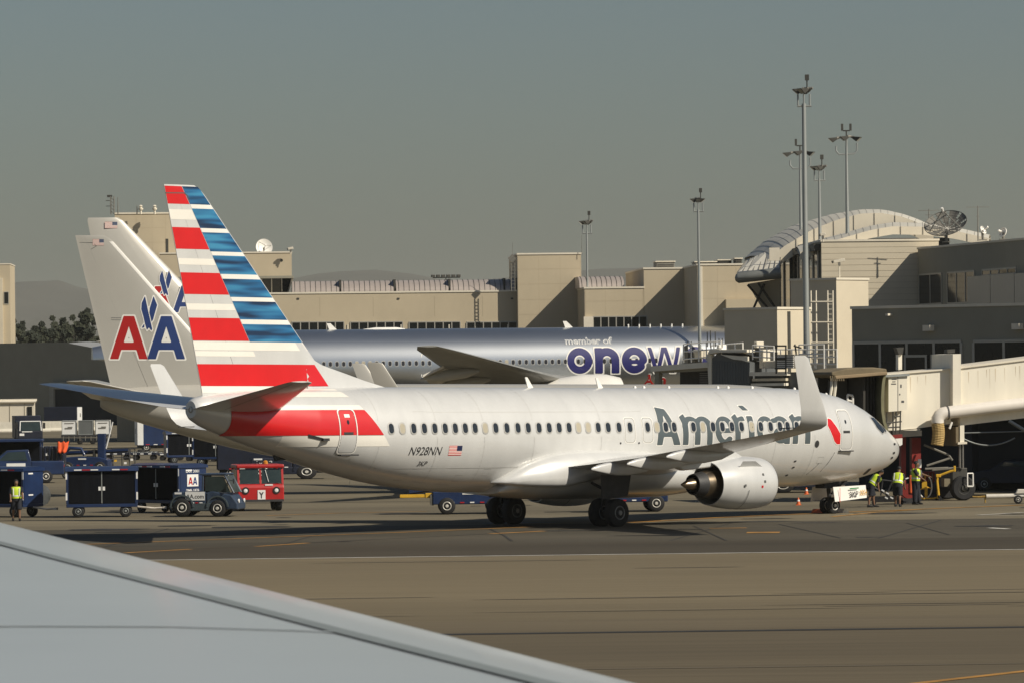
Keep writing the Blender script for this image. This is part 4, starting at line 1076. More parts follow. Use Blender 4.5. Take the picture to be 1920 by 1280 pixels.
# site cabin and barriers in front of it
c = gx(22, 520)
t = thing('site_cabin', 'cream site cabin with a rounded roof edge at the far left', 'cabin', c, R_(4))
wd = 105/8980*520
MB().box((-.6, 0, 1.55), (wd, 3, 3.0)).build('cabin_body', M_PANEL, t)
MB().tube([(-.6 - wd/2 - .2, -1.65, 3.05), (-.6 + wd/2 + .2, -1.65, 3.05)], .17, 8).box((-.6, 0, 3.2), (wd + .4, 3.3, .24)).build('cabin_roof', M_COPE, t)
MB().box((-.2, -1.53, 1.6), (.05, .04, 2.7)).box((-1.6, -1.53, 1.6), (.05, .04, 2.7)).box((1.4, -1.53, 1.6), (.05, .04, 2.7)).build('cabin_joint', mat('cabin_joint', (.4, .36, .27), .8, var=0), t)
MB().box((1.95, -1.56, 1.9), (.5, .06, 1.2)).build('cabin_window', M_WING, t)
prof = [(-.4, 0), (.4, 0), (.4, .12), (.2, .35), (.13, 1.05), (-.13, 1.05), (-.2, .35), (-.4, .12)]
jmesh = MB().ext([(-1.5, y, z) for y, z in prof], (3.0, 0, 0)).build('concrete_barrier', mat('barrier_concrete', (.66, .62, .52), .9, var=.1, scale=2))
for k, (px, lb) in enumerate(((4, 'white concrete barrier at the left photo edge, before the cabin'), (66, 'white concrete barrier below the cabin corner, first of two end to end'), (95, 'white concrete barrier right of the cabin, nearest the dark hangar door'), (150, 'lone white concrete barrier before the hangar door, behind the containers'))):
    o = jmesh if k == 0 else jmesh.copy()
    if k: COL.objects.link(o)
    o.location = gx(px, 500 + k*2); o.rotation_euler.z = R_(2)
    tag(o, lb, 'barrier', 'concrete barriers by the hangar')
M_JOINT = mat('wall_joint_paint', (.445, .375, .262), .9, var=0)
def joints(F, pxs, py0, zlow=0.0, hz=()):
    z1 = F.z(pxs[0], py0)
    for px in pxs: u = F.u(px, py0); MB().bb((u - .012, -.006, zlow), (u + .012, .01, z1 - .1)).build('wall_joint', M_JOINT, F.o)
    ua, ub = F.u(pxs[0], py0), F.u(pxs[-1], py0)
    for py in hz: z_ = F.z(pxs[0], py); MB().bb((ua, -.0065, z_ - .015), (ub, .01, z_ + .015)).build('wall_joint', M_JOINT, F.o)
joints(T2, [971, 1010, 1050, 1088], 480, 0, (505, 533, 562, 590)); joints(T3, [1098, 1135, 1170, 1205], 543, 0, (565,)); joints(T4, [1312, 1345, 1380, 1415], 500, 0, (528, 560)); joints(T6, [460, 500, 535], 555, 0, (580,)); joints(T5, [226, 255, 285, 310], 404, 0, (428, 455))
for px in (660, 760, 850, 960): u = T1.u(px - 8); MB().bb((u - .05, -.07, 0), (u + .05, -.002, zr_ := T1.z(px, 604) - .2)).build('downpipe', M_COPE, T1.o)
# ---- right concourse
T9 = Fac('terminal_hall', 'pale panelled hall wall under the shell roof, crossed by a diagonal shadow', 'terminal', 1540, 454, 340, -3)
o = mass(T9, 'wall', M_STUC2, 1540, 1760, 453.5, 30)
u1 = T9.u(1760); b = MB()
for k in range(1, 12):
    z_ = T9.z(1540, 453) - .42*k; b.bb((0, -.012, z_ - .012), (u1, .01, z_ + .012))
b.build('panel_joint', mat('panel_joint', (.47, .41, .31), .9, var=0), T9.o)
zt = T9.z(1540, 470); b = MB()
for k in range(9):
    b.bb((-.16, 1.0 + k*3.2, 4), (-.0, 1.35 + k*3.2, zt))
o = b.build('side_mullion', M_MULL, T9.o); MB().bb((-.08, .6, 4), (-.003, 29, zt)).build('side_glazing', M_WING, o)
MB().bb((-.5, .3, zt + .003), (.0, 30, zt + .5)).build('side_eave', M_DKMET, T9.o)
T10 = Fac('terminal_block', 'narrow tan stair block with a caged ladder before the hall', 'terminal', 1482, 527, 318, 40)
mass(T10, 'wall', M_STUC2, 1482, 1568, 527, 3.6)
T11 = Fac('equipment_house', 'flat grey box with a cream end wall, left of the ladder', 'plant house', 1358, 582, 300, 40)
mass(T11, 'wall', M_STUC2, 1358, 1457, 582, 3.5)
u = T11.u(1457); MB().bb((u + .002, 1.05, 0), (u + .04, 1.35, T11.z(1457, 584))).build('wall_joint', M_DKMET, T11.o)
T12 = Fac('terminal_pier', 'long grey shaded pier with tall dark windows behind the loading bridge', 'terminal', 1597, 580, 234, 44)
wz = T12.z(1597, 580)
mass(T12, 'fascia', M_GREYW, 1597, 2350, 580, 14, z0=3.6)
windows(T12, 1601, 1803, 640, 716, 4, fr=.14); windows(T12, 1826, 2300, 637, 716, 8, fr=.14)
u0, z1 = T12.uz(1697, 665)
for k in range(2):
    ua = T12.u(1697 + 50*k, 668); uc = T12.u(1740 + 50*k, 668)
    b = MB(); zb = T12.z(1697, 712); w_ = .12
    b.bb((ua, -.1, zb), (ua + w_, -.066, z1)).bb((uc - w_, -.1, zb), (uc, -.066, z1)).bb((ua + w_, -.1, z1 - w_), (uc - w_, -.066, z1))
    d = b.build('door', M_MULL, T12.o); MB().bb((ua + w_, -.085, zb), (uc - w_, -.07, z1 - w_)).build('pane', M_WING, d)
for px, py in ((1671, 590), (1745, 615), (1912, 612), (2080, 610)):
    u, z_ = T12.uz(px, py); big = .28 if px > 1700 else .1
    MB().bb((u - big*.8, -.35, z_ - big*.5), (u + big*.8, -.003, z_ + big*.5)).build('wall_lamp', M_COPE, T12.o)
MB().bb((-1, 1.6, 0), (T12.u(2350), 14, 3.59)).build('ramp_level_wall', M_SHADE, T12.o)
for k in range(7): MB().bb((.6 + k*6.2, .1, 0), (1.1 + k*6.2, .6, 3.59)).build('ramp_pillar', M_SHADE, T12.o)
T13 = Fac('terminal_wing', 'dark grey upper wing with shaded windows, running in from the right', 'terminal', 1721, 468, 340, 78)
mass(T13, 'wall', M_GREYW, 1721, 2120, 468, 30, z0=8)
windows(T13, 1724, 1766, 514, 573, 2, fr=.12); windows(T13, 1777, 1828, 510, 571, 3, fr=.12); windows(T13, 1842, 1906, 505, 519, 4, fr=.12)
u0, z1 = T13.uz(1829, 519)
b = MB()
for k in range(6): b.bb((u0 + k*5.2, -.6, 9.3), (u0 + 5.1 + k*5.2, -.5, z1))
b.build('parapet_panel', mat('parapet_glass', (.27, .27, .255), .35, .1, var=.05), T13.o)
# shell roofs
c = at(1612, 480, 372); zb = c.z
sh = thing('shell_roof_hall', 'round hall with overlapping curved shell roofs behind the pale wall', 'hall', (c.x, c.y, 0))
lw = lambda px, py, D: at(px, py, D) - Vector((c.x, c.y, 0))
def resample(P, n):
    xs = [q[0] for q in P]; s_ = [0]
    for q, r in zip(P, P[1:]): s_.append(s_[-1] + math.hypot(r[0] - q[0], r[1] - q[1]))
    return [(float(np.interp(s_[-1]*k/n, s_, xs)), float(np.interp(s_[-1]*k/n, s_, [q[1] for q in P]))) for k in range(n + 1)]
def vault(front, rear, Df, Dr, fascia, name, n=26, inner=None):
    """a curved shell spanning two arches at different distances, with a pale fascia under the front arch"""
    F_, R2 = [lw(x, y, Df) for x, y in resample(front, n)], [lw(x, y, Dr) for x, y in resample(rear, n)]
    mid = [(p + q)/2 + Vector((0, 0, .25)) for p, q in zip(F_, R2)]
    rows = [F_, [(p*.75 + m*.5 - q*.0 + (q - p)*.0) if False else p*.375 + m*.75 - q*.125 for p, m, q in zip(F_, mid, R2)], mid, [-p*.125 + m*.75 + q*.375 for p, m, q in zip(F_, mid, R2)], R2]
    dn = Vector((0, 0, -.25)); m_ = n + 1
    vs = [v for r in rows for v in r] + [v + dn for r in rows for v in r]; fs = []
    for k in range(4):
        for i in range(n):
            a_ = k*m_ + i; fs.append((a_, a_ + 1, a_ + 1 + m_, a_ + m_)); fs.append((a_ + 5*m_, a_ + m_ + 5*m_, a_ + 1 + m_ + 5*m_, a_ + 1 + 5*m_))
    for i in range(n):
        for k in (0, 4): a_ = k*m_ + i; fs.append((a_, a_ + 5*m_, a_ + 1 + 5*m_, a_ + 1))
    o = MB().add(vs, fs).build(name, M_SHELL, sh, smooth=50)
    sm = MB()
    for i in range(1, n): sm.tube([rows[k][i] + Vector((0, 0, .0)) for k in range(5)], .016, 4)
    sm.build('shell_seam', M_HVAC, o)
    fb = MB()
    top_, low = [p + Vector((0, -.15, .03)) for p in F_], [p + Vector((0, -.15, -fascia)) for p in F_]
    for i in range(n):
        pg = [top_[i], top_[i+1], low[i+1] + Vector((0, 0, .0)), low[i]]
        fb.add(pg + [q + Vector((0, .12, 0)) for q in pg], [(0, 1, 2, 3), (7, 6, 5, 4), (0, 4, 5, 1), (3, 2, 6, 7)])
    fb.build('shell_fascia', M_PANEL, o); js = MB()
    for i in range(2, n, 3): js.box((low[i] + top_[i])/2 + Vector((0, -.02, 0)), (.05, .03, fascia))
    js.build('fascia_joint', M_HVAC, o)
    return o
vault([(1440, 488), (1470, 463), (1521, 432.6), (1567, 414), (1612, 402), (1650, 400), (1690, 407), (1718, 417), (1750, 434)], [(1396, 484), (1431, 454), (1485, 423.5), (1552, 405), (1612, 396.5), (1660, 398.5), (1703, 410), (1733, 421), (1765, 436)], 354, 368, 1.1, 'upper_shell')
vault([(1500, 474), (1540, 459), (1582, 447), (1630, 433), (1673, 425.5), (1733, 426.5), (1790, 434), (1854, 448)], [(1490, 466), (1535, 452), (1582, 441), (1630, 428), (1673, 421.5), (1733, 423), (1790, 431), (1858, 446)], 343, 353, .55, 'lower_shell')
MB().bb(lw(1480, 476, 357) + Vector((0, 0, -4)), lw(1760, 452, 366)).build('clerestory', M_WING, sh)
ca = at(1420, 505, 350); k_ = 350/8980
lc = lambda px, py: (at(px, py, 350) - Vector((c.x, 350, 0)))
dy = 352 - c.y
fr = [lw(1382, 513, 350), lw(1400, 510, 350), lw(1430, 507, 350), lw(1462, 503, 350)]; bk = [lw(1399, 490, 359), lw(1418, 480, 359), lw(1440, 470, 359), lw(1466, 460, 359)]
b = MB(); vs = fr + bk + [v + Vector((0, 0, -.3)) for v in fr + bk]
b.add(vs, [(k, k+1, k+5, k+4) for k in range(3)] + [(k+8, k+12, k+13, k+9) for k in range(3)] + [(0, 4, 12, 8), (3, 11, 15, 7), (4, 5, 13, 12), (5, 6, 14, 13), (6, 7, 15, 14), (0, 8, 9, 1), (1, 9, 10, 2), (2, 10, 11, 3)]).build('canopy', M_SHELL, sh)
b = MB()
for k in range(9):
    t = k/8; q = [Vector(fr[0]).lerp(fr[3], t), Vector(bk[0]).lerp(bk[3], t)]; b.tube([v + Vector((0, 0, .06)) for v in q], .03, 4)
b.build('canopy_seam', M_HVAC, sh)
r0, r1 = lw(1384, 521, 350), lw(1464, 512, 350)
MB().tube([r0 + Vector((-.16, .1, .02)), r0 + Vector((-.08, .03, .01)), r0, r1], [.12, .30, .40, .42], 14).build('canopy_rim', mat('rim_blue_grey', (.24, .25, .235), .45, .2, var=.1), sh, smooth=60)
b = MB()
for a_, e_ in (((1408, 532), (1448, 578)), ((1428, 528), (1470, 590)), ((1440, 530), (1418, 580))):
    p, q_ = lc(*a_), lc(*e_); b.tube([(p.x, dy + 3, p.z), (q_.x, dy + 3, q_.z)], .09, 6)
b.build('canopy_brace', M_DKMET, sh)
MB().ext([(lc(1410, 530).x, dy + 3.4, lc(1410, 530).z), (lc(1470, 520).x, dy + 3.4, lc(1470, 520).z), (lc(1470, 595).x, dy + 3.4, lc(1470, 595).z), (lc(1440, 582).x, dy + 3.4, lc(1440, 582).z)], (0, 1, 0)).build('raking_wall', M_STUC2, sh)
MB().box(lw(1452, 477, 348), (.75, .4, .95)).build('roof_screen', M_COPE, sh)
# ================================================================ floodlight masts, dishes, antennas
def mast(px, pyt, pyb, D, kind, r, label, base=None, seed=0):
    top = at(px, pyt, D); bot = at(px + (pyb - pyt)*.011, pyb, D)
    zb = 0.0 if base is None else base
    t = thing('floodlight_mast', label, 'floodlight mast', (top.x, D, zb), 0, 'floodlight masts')
    H = top.z - zb; rnd = random.Random(seed)
    hd = D/8980.0
    MB().cyl((0, 0, 0), (0, 0, H - 1.0), r*1.5, r*.8, 14).lathe((0, 0, 0), (0, 0, 1), [(0, r*3), (.08, r*3), (.1, r*1.7), (.4, r*1.6)], 12).build('pole', M_GALV, t, smooth=40)
    def lamp(x, y, z, yaw, parent):
        """a wedge-shaped flood lamp tipped to the apron"""
        Mx = Matrix.Rotation(yaw, 4, 'Z'); o = Vector((x, y, z))
        P = [(-.95, -.42, .30), (.45, -.42, .42), (.55, -.42, .05), (-.15, -.42, -.42)]; s6 = .42
        P = [Vector(p)*s6 for p in P]
        b = MB(); b.ext([o + (Mx @ Vector(p)) for p in P], (Mx @ Vector((0, .84*s6, 0))))
        l = b.build('floodlight', M_DKMET, parent)
        MB().cyl(o + (Mx @ Vector((.2, -.06, .12))), o + (Mx @ Vector((.45, -.06, .16))), .11, .07, 8).build('lamp_gear', M_HVAC, l, smooth=40)
        g = [o + (Mx @ (Vector(p)*s6)) for p in ((-.93, -.36, .255), (-.93, .36, .255), (-.18, .36, -.40), (-.18, -.36, -.40))]
        d = (Mx @ Vector((-.02, 0, -.02)))
        MB().add([q + d for q in g], [(0, 1, 2, 3)]).build('lens', mat('lamp_lens', (.25, .25, .22), .15, var=0), l)
    if kind == 'fork':
        b = MB(); w_ = .75
        b.tube([(-w_, 0, H - 1.0), (-w_, 0, H - 1.35), (-w_ + .2, 0, H - 1.6), (0, 0, H - 1.6), (w_ - .2, 0, H - 1.55), (w_, 0, H - 1.35), (w_, 0, H - .8)], .06, 6)
        b.cyl((0, 0, H - 1.8), (0, 0, H - .5), .08, n=6); o = b.build('arm', M_GALV, t, smooth=50)
        lamp(-w_ - .15, 0, H - .55, .1, t); lamp(-.1, 0, H - .45, .25, t); lamp(w_ - .05, 0, H - .5, 2.6, t)
        MB().cyl((0, 0, H - .5), (0, 0, H + .1), .05, n=6).build('spike', M_DKMET, t); MB().cyl((-.25, 0, H + .1), (.25, 0, H + .1), .05, n=6).box((-.3, 0, H + .35), (.16, .16, .5)).box((.3, 0, H + .35), (.16, .16, .5)).build('beacon', M_DKMET, t)
    else:
        b = MB(); b.cyl((-.4, 0, H - 1.15), (.45, 0, H - 1.15), .06, n=6)
        for x in (-.35, 0, .35): b.cyl((x, 0, H - 1.15), (x, 0, H - .45), .055, n=6)
        b.build('arm', M_GALV, t, smooth=50)
        ang = (.15, .75, -.5) if kind == 'wedge' else (.1, 1.5, 2.9)
        for k, a in enumerate(ang): lamp((-.26, -.02, .16)[k], (.14, -.18, .14)[k], H - .25, a, t)
        MB().cyl((.2, 0, H - .4), (.2, 0, H + .45), .04, n=6).box((.2, 0, H + .55), (.24, .2, .34)).build('beacon', M_DKMET, t)
    return t
mast(1507, 163, 660, 285, 'wedge', .15, 'tallest and nearest floodlight mast, in front of the caged ladder')
mast(1100, 412, 535, 405, 'wedge', .09, 'floodlight mast left of the others, behind the blank stair tower', seed=2)
mast(1309, 370, 612, 386, 'both', .11, 'floodlight mast against the corner of the tan block', seed=3)
mast(1587, 248, 445, 346, 'fork', .10, 'forked floodlight mast with three spread lamps over the hall roof', base=T9.z(1587, 454))
mast(1500, 276, 475, 358, 'fork', .09, 'forked floodlight mast partly hidden by the tallest mast', base=T9.z(1540, 470))
mast(1536, 309, 452, 350, 'wedge', .09, 'short floodlight mast between the tallest and the forked one', base=T9.z(1540, 456))
def dish(px, py, D, r, tilt, az, label, mesh=False, base_h=1.0, tint=None):
    c = at(px, py, D)
    t = thing('satellite_dish', label, 'satellite dish', (c.x, c.y, c.z - base_h), 0, 'dishes on the roofs')
    ax = Vector((math.sin(az)*math.cos(tilt), -math.cos(az)*math.cos(tilt), math.sin(tilt)))
    a = ax.orthogonal().normalized(); b_ = ax.cross(a); dep = r*.32; cen = Vector((0, 0, base_h)) - ax*dep*.5
    P = lambda rr, f: cen + ax*(dep*rr*rr) + (a*math.cos(f) + b_*math.sin(f))*r*rr
    if mesh:
        w_ = MB()
        for k in range(18): w_.tube([P(q/5, 2*math.pi*k/18) for q in range(1, 6)], .02, 4)
        for q in range(1, 10): w_.tube([P(q/9, 2*math.pi*k/28) for k in range(29)], .028 if q == 9 else .013, 4)
        for q in range(40):
            f = q*2.399; w_.tube([P(.2 + .8*(q % 7)/7, f), P(min(1, .3 + .8*(q % 7)/7), f + .12)], .012, 4)
        o = w_.build('mesh_reflector', M_DKMET, t)
        f_ = MB(); n = 36
        f_.add([P(rr, 2*math.pi*k/n) for rr in (.12, .4, .7, .985) for k in range(n)], [(j*n + k, j*n + (k+1) % n, (j+1)*n + (k+1) % n, (j+1)*n + k) for j in range(3) for k in range(n) if (k*7 + j*5) % 4 != 0])
        f_.build('mesh_panel', M_HVAC, o)
    else:
        n = 28
        b = MB(); rings = [[P(q/6, 2*math.pi*k/n) for k in range(n)] for q in range(1, 7)] + [[P(1.0, 2*math.pi*k/n) - ax*.05 for k in range(n)]] + [[P(q/6, 2*math.pi*k/n) - ax*.06 for k in range(n)] for q in (4, 2, 1)]
        b.loft(rings).build('reflector', tint or M_OUTL, t, smooth=50)
    f0 = cen + ax*(r*1.05)
    s = MB()
    for k in range(3): s.tube([P(.85, 2*math.pi*k/3 + .5), f0], .02 if not mesh else .035, 5)
    s.build('feed_strut', M_HVAC, t); MB().cyl(f0 - ax*.12, f0 + ax*.2, .12*max(.6, r*.5), n=8).build('feed_horn', M_OUTL, t, smooth=40)
    MB().cyl((0, 0, 0), cen, .09, n=8).box((0, 0, .03), (.5, .5, .06)).build('mount', M_HVAC, t)
    return t
dish(1774, 424, 322, 1.45, .92, -.38, 'big dark mesh dish on the roof, leaning back', mesh=True, base_h=1.1)
dish(495, 464, 418, .74, .25, .25, 'round white dish beside the striped tail', base_h=.7)
dish(1843, 432, 330, .30, .5, .9, 'small white dish on a pole right of the mesh dish', base_h=.7)
dish(1881, 436, 330, .34, .3, -.9, 'small tilted white dish nearest the right photo edge', base_h=.5)
def antenna(px, py0, py1, D, label, r=.05, cross=None, lattice=0):
    c = at(px, py1, D); h_ = (py1 - py0)*D/8980
    t = thing('roof_antenna', label, 'antenna', c, 0, 'antennas on the roofs')
    if lattice:
        b = MB()
        for k in range(3):
            f = 2*math.pi*k/3; b.cyl((lattice*math.cos(f), lattice*math.sin(f), 0), (lattice*math.cos(f), lattice*math.sin(f), h_), .045, n=5)
        n = int(h_/.3)
        for q in range(n):
            for k in range(3):
                f, g_ = 2*math.pi*k/3, 2*math.pi*(k+1)/3
                b.cyl((lattice*math.cos(f), lattice*math.sin(f), q*.3), (lattice*math.cos(g_), lattice*math.sin(g_), q*.3 + .3), .025, n=4)
        b.build('lattice_pole', M_HVAC, t)
        MB().box((-.3, 0, h_*.75), (.5, .05, .05)).box((-.3, 0, h_*.45), (.5, .05, .05)).box((-.2, 0, h_), (.45, .06, .2)).build('aerial', M_DKMET, t)
    else:
        MB().cyl((0, 0, 0), (0, 0, h_), r, r*.6, 6).build('pole', M_HVAC, t)
    if cross:
        b = MB()
        for z_, w_ in cross: b.cyl((-w_, 0, h_*z_), (w_, 0, h_*z_), .025, n=4)
        b.build('aerial', M_HVAC, t)
    return t
antenna(210, 368, 402, 424, 'lattice radio mast at the corner of the tall blank block', lattice=.2)
antenna(221, 370, 402, 424, 'thin whip aerial beside the lattice radio mast', r=.05)
antenna(257, 386, 402, 424, 'short dark rod left of the two roof vents', r=.07)
antenna(1742, 392, 430, 338, 'pole aerial with cross bars behind the mesh dish', cross=((.92, .75), (.7, .25)))
antenna(1834, 386, 452, 336, 'tall pole aerial with one wide cross bar right of the mesh dish', cross=((.96, .8), (.7, .12)))
antenna(1091, 441, 478, 412, 'hair-thin lightning rod at the stair tower corner', r=.025)
for px, lb in ((264, 'white capped roof vent, left of two on the tall block'), (290, 'white capped roof vent nearest the striped tail on the tall block')):
    c = at(px, 402, 424)
    t = thing('roof_vent', lb, 'roof vent', c, 0, 'capped roof vents')
    MB().cyl((0, 0, 0), (0, 0, .35), .09, n=8).build('pipe', M_COPE, t); MB().lathe((0, 0, .35), (0, 0, 1), [(0, .12), (.05, .2), (.2, .22), (.22, .12), (.34, .12), (.36, .2), (.48, .05)], 12).build('cowl', M_COPE, t, smooth=40)
def camera_post(px, py0, py1, D, label, s=1.0):
    c = at(px, py1, D); h_ = (py1 - py0)*D/8980
    t = thing('security_camera', label, 'camera', c, 0, 'roof cameras')
    MB().cyl((0, 0, 0), (0, 0, h_), .05, n=6).build('post', M_COPE, t)
    MB().box((.0, 0, h_ + .1), (.75*s, .22, .2), M=Matrix.Rotation(R_(-10), 3, 'Y')).build('housing', M_COPE, t, bev=.02)
    MB().cyl((-.4*s, 0, h_ + .03), (-.5*s, 0, h_ + .0), .09, n=8).build('lens', M_DKMET, t); MB().box((0, 0, h_ - .12), (.16, .16, .2)).build('bracket', M_HVAC, t)
camera_post(1574, 492, 526, 317, 'white roof camera on the stair block beside the hall wall')
camera_post(545, 468, 477, 415, 'white roof camera on the lookout block corner', .6)
camera_post(1543, 442, 454, 339, 'white roof camera at the corner of the hall wall', .5)
# floodlight seen behind the long roof, and the plate aerial on the stair tower
c = at(836, 532, 470); t = thing('lamp_bar', 'row of small dark lamps above the vaulted roof', 'lamps', (c.x, c.y, 0))
MB().cyl((0, 0, 0), (0, 0, c.z + .5), .07, n=6).build('pole', M_HVAC, t)
b = MB(); b.cyl((-1.3, 0, c.z + .6), (1.4, 0, c.z + .6), .05, n=5).build('bar', M_DKMET, t)
for k in range(6): MB().box((-1.25 + k*.5, -.1, c.z + .75), (.34, .3, .24), rz=.3).build('lamp', M_DKMET, t)
c = at(962, 546, 411); t = thing('plate_aerial', 'diamond plate aerial on a ladder frame left of the stair tower', 'antenna', c)
b = MB()
for x in (-.16, .16): b.cyl((x, 0, 0), (x, 0, 2.4), .04, n=5)
for k in range(7): b.cyl((-.16, 0, .3 + k*.3), (.16, 0, .3 + k*.3), .03, n=4)
b.build('ladder_frame', M_HVAC, t); MB().box((-.05, 0, 2.8), (.52, .1, .52), M=Matrix.Rotation(R_(45), 3, 'Y')).build('plate', M_HVAC, t); MB().cyl((0, 0, 3), (0, 0, 4.2), .02, n=4).build('rod', M_HVAC, t)
# caged ladder on the stair block
ld = thing('caged_ladder', 'white caged ladder climbing the grey side of the stair block', 'ladder', at(1535, 680, 306))
k_ = 306/8980
b = MB(); hh = (680 - 545)*k_
for x in (-.45, -.12, .95, .62): b.cyl((x, 0, 0), (x, 0, hh), .055, n=5)
for z_ in (.35, 1.3, 2.6, 3.9): b.box((.25, -.05, z_), (1.45, .06, .07)).box((.25, -.5, z_), (1.3, .05, .06))
b.build('cage', M_COPE, ld)
b = MB()
for k in range(14): b.cyl((.62, 0, .2 + k*.32), (.95, 0, .2 + k*.32), .025, n=4)
b.build('rung', M_COPE, ld)
# ================================================================ loading bridges
M_BRIDGE = mat('bridge_cream_paint', (.80, .75, .63), .55, 0, .05, var=.07, scale=1.2, stretch=(1.2, 1, .12))
M_RUST = mat('rust_streaks', (.60, .50, .36), .8, var=.3, scale=2)
M_HOSE = mat('tan_hose', (.42, .29, .11), .8, var=.2, scale=3)
M_BROWN = mat('brown_canvas', (.19, .15, .09), .8, var=.2, scale=2)
M_REDP = mat('red_machine_paint', (.22, .012, .008), .6, 0, .1, var=.2, scale=2)
M_YEL = mat('yellow_machine_paint', (.68, .40, .03), .5, 0, .2, var=.15, scale=3)
M_ORG = mat('orange_vest', (.80, .13, .03), .8, var=.1)
BR = Fac('loading_bridge', 'cream passenger bridge with brown hood docked at the striped-tail airliner\'s nose', 'loading bridge', 1648, 703, 213, -12)
bo = BR.o
def pl(F, pts): return [F.uz(*p) for p in pts]
def slab(F, name, m, pts, y0, dep, par=None, bev=0.0):
    return MB().ext([(u, y0, z_) for u, z_ in pl(F, pts)], (0, dep, 0)).build(name, m, par or F.o, bev=bev)
tn = slab(BR, 'outer_tunnel', M_BRIDGE, [(1646, 704), (1783, 692), (1783, 793), (1722, 802), (1646, 809)], 0, 2.4)
slab(BR, 'tunnel_roof', M_COPE, [(1642, 701.5), (1785, 689.5), (1785, 692.3), (1642, 704.2)], -.08, 2.6, tn)
slab(BR, 'tunnel_sill', M_COPE, [(1640, 811), (1724, 803), (1724, 805.5), (1640, 814)], -.10, .3, tn)
pf = slab(BR, 'portal_frame', M_BRIDGE, [(1781, 664), (1796, 663), (1796, 768), (1781, 770)], -.45, 3.2)
slab(BR, 'portal_cap', M_DKMET, [(1779, 655), (1793, 654), (1793, 661), (1779, 662)], .2, .5, pf)
tn2 = slab(BR, 'inner_tunnel', M_BRIDGE, [(1797, 690), (2180, 643), (2180, 752), (1797, 797)], -.25, 2.9)
slab(BR, 'tunnel_roof', M_COPE, [(1797, 686.5), (2180, 639.5), (2180, 643.2), (1797, 690.2)], -.33, 3.1, tn2)
for k, (px, py, h_) in enumerate(((1680, 708, 26), (1698, 706, 18), (1706, 706, 30), (1720, 705, 14), (1735, 703, 20), (1812, 696, 22), (1830, 694, 34), (1846, 692, 16), (1862, 690, 26), (1880, 688, 30), (1900, 686, 20), (1688, 707, 12), (1852, 691, 40), (1908, 685, 28))):
    ax_, az_ = BR.uz(px, py); wd = .02 + .012*(k % 3); y = -.004 if px < 1790 else -.254
    MB().add([(ax_, y, az_), (ax_ + wd, y, az_), (ax_ + wd*.6, y, az_ - h_*.023), (ax_ + wd*.4, y, az_ - h_*.023)], [(0, 1, 2, 3)]).build('rust_streak', M_RUST, tn if px < 1790 else tn2)
# post with dark cap behind the roof
slab(BR, 'roof_post', M_BRIDGE, [(1717, 664), (1724, 663.5), (1724, 692), (1717, 693)], 2.7, .4); slab(BR, 'post_cap', M_DKMET, [(1712, 651), (1726, 650), (1724, 663.5), (1717, 664)], 2.6, .5)
# cabinet
cb = slab(BR, 'control_cabinet', M_BRIDGE, [(1657, 706), (1692, 704), (1692, 768), (1657, 771)], -.75, .72)
slab(BR, 'cabinet_side', M_COPE, [(1641, 709), (1656.6, 707), (1656.6, 771), (1641, 771)], -.35, .3, cb)
slab(BR, 'cabinet_seam', M_LINE, [(1674, 705), (1675, 705), (1675, 770), (1674, 770)], -.757, .004, cb)
for (a, c_, d, e) in ((1663, 709, 1672, 711), (1664, 714, 1670, 715.5), (1662, 718, 1671, 720), (1679, 720, 1681.5, 726), (1677, 737, 1679, 740), (1681, 750, 1686, 754)):
    slab(BR, 'cabinet_marking', M_LINE, [(a, c_), (d, c_), (d, e), (a, e)], -.758, .005, cb)
slab(BR, 'cabinet_lid', M_GALV, [(1640, 703), (1695, 700), (1695, 704), (1640, 707)], -.85, .85, cb)
# hood
M_BELLOW = mat('bellows_dark', (.05, .047, .04), .85, var=.25, scale=3)
hd = slab(BR, 'hood_roof', M_BROWN, [(1543, 697), (1572, 690), (1620, 688), (1646, 691), (1646, 703), (1600, 705), (1560, 708), (1543, 703)], -1.4, 4.0, bev=.05)
slab(BR, 'hood_edge', mat('tan_canvas', (.30, .22, .13), .8, var=.15), [(1548, 704), (1646, 696), (1646, 702), (1550, 710)], -1.5, .12, hd, bev=.03)
b = MB()
for k in range(7):
    pa = BR.uz(1540 + k*4, 704); b.tube([(pa[0], -1.45, pa[1]), (pa[0] + .02, -1.46, pa[1] - .22)], .03, 5)
b.build('hood_fringe', M_BROWN, hd)
slab(BR, 'hood_back', M_BELLOW, [(1556, 706), (1640, 702), (1640, 812), (1556, 800)], 1.8, .2)
slab(BR, 'hood_inner_panel', mat('cab_panel', (.13, .125, .11), .7, var=.1), [(1572, 712), (1606, 709), (1606, 812), (1572, 800)], 1.5, .25)
b = MB()
cv = [(1641, 700), (1638, 720), (1636.5, 745), (1637, 770), (1640, 790), (1646, 808)]
for k in range(len(cv) - 1):
    (u0, z0), (u1, z1) = BR.uz(*cv[k]), BR.uz(*cv[k+1]); b.ext([(u0, -1.3, z0), (u0 + .13, -1.3, z0), (u1 + .13, -1.3, z1), (u1, -1.3, z1)], (0, 3.0, 0))
b.build('side_bellows', mat('bellows_green', (.20, .19, .11), .8, var=.2), BR.o)
for px in (1608, 1616, 1624, 1631): slab(BR, 'bellows_fold', M_BELLOW, [(px, 704), (px + 4, 704), (px + 4, 812), (px, 812)], -.9 + (px - 1608)*.02, 2.4)
b = MB()
for (p, q_) in (((1546, 708), (1541, 752)), ((1553, 708), (1549, 752))):
    u0, z0 = BR.uz(*p); u1, z1 = BR.uz(*q_); b.tube([(u0, -1.2, z0), (u0 - .02, -1.2, z0 - .4), (u1, -1.2, z1)], .07, 7)
b.build('hood_leg', M_BRIDGE, BR.o)
b = MB()
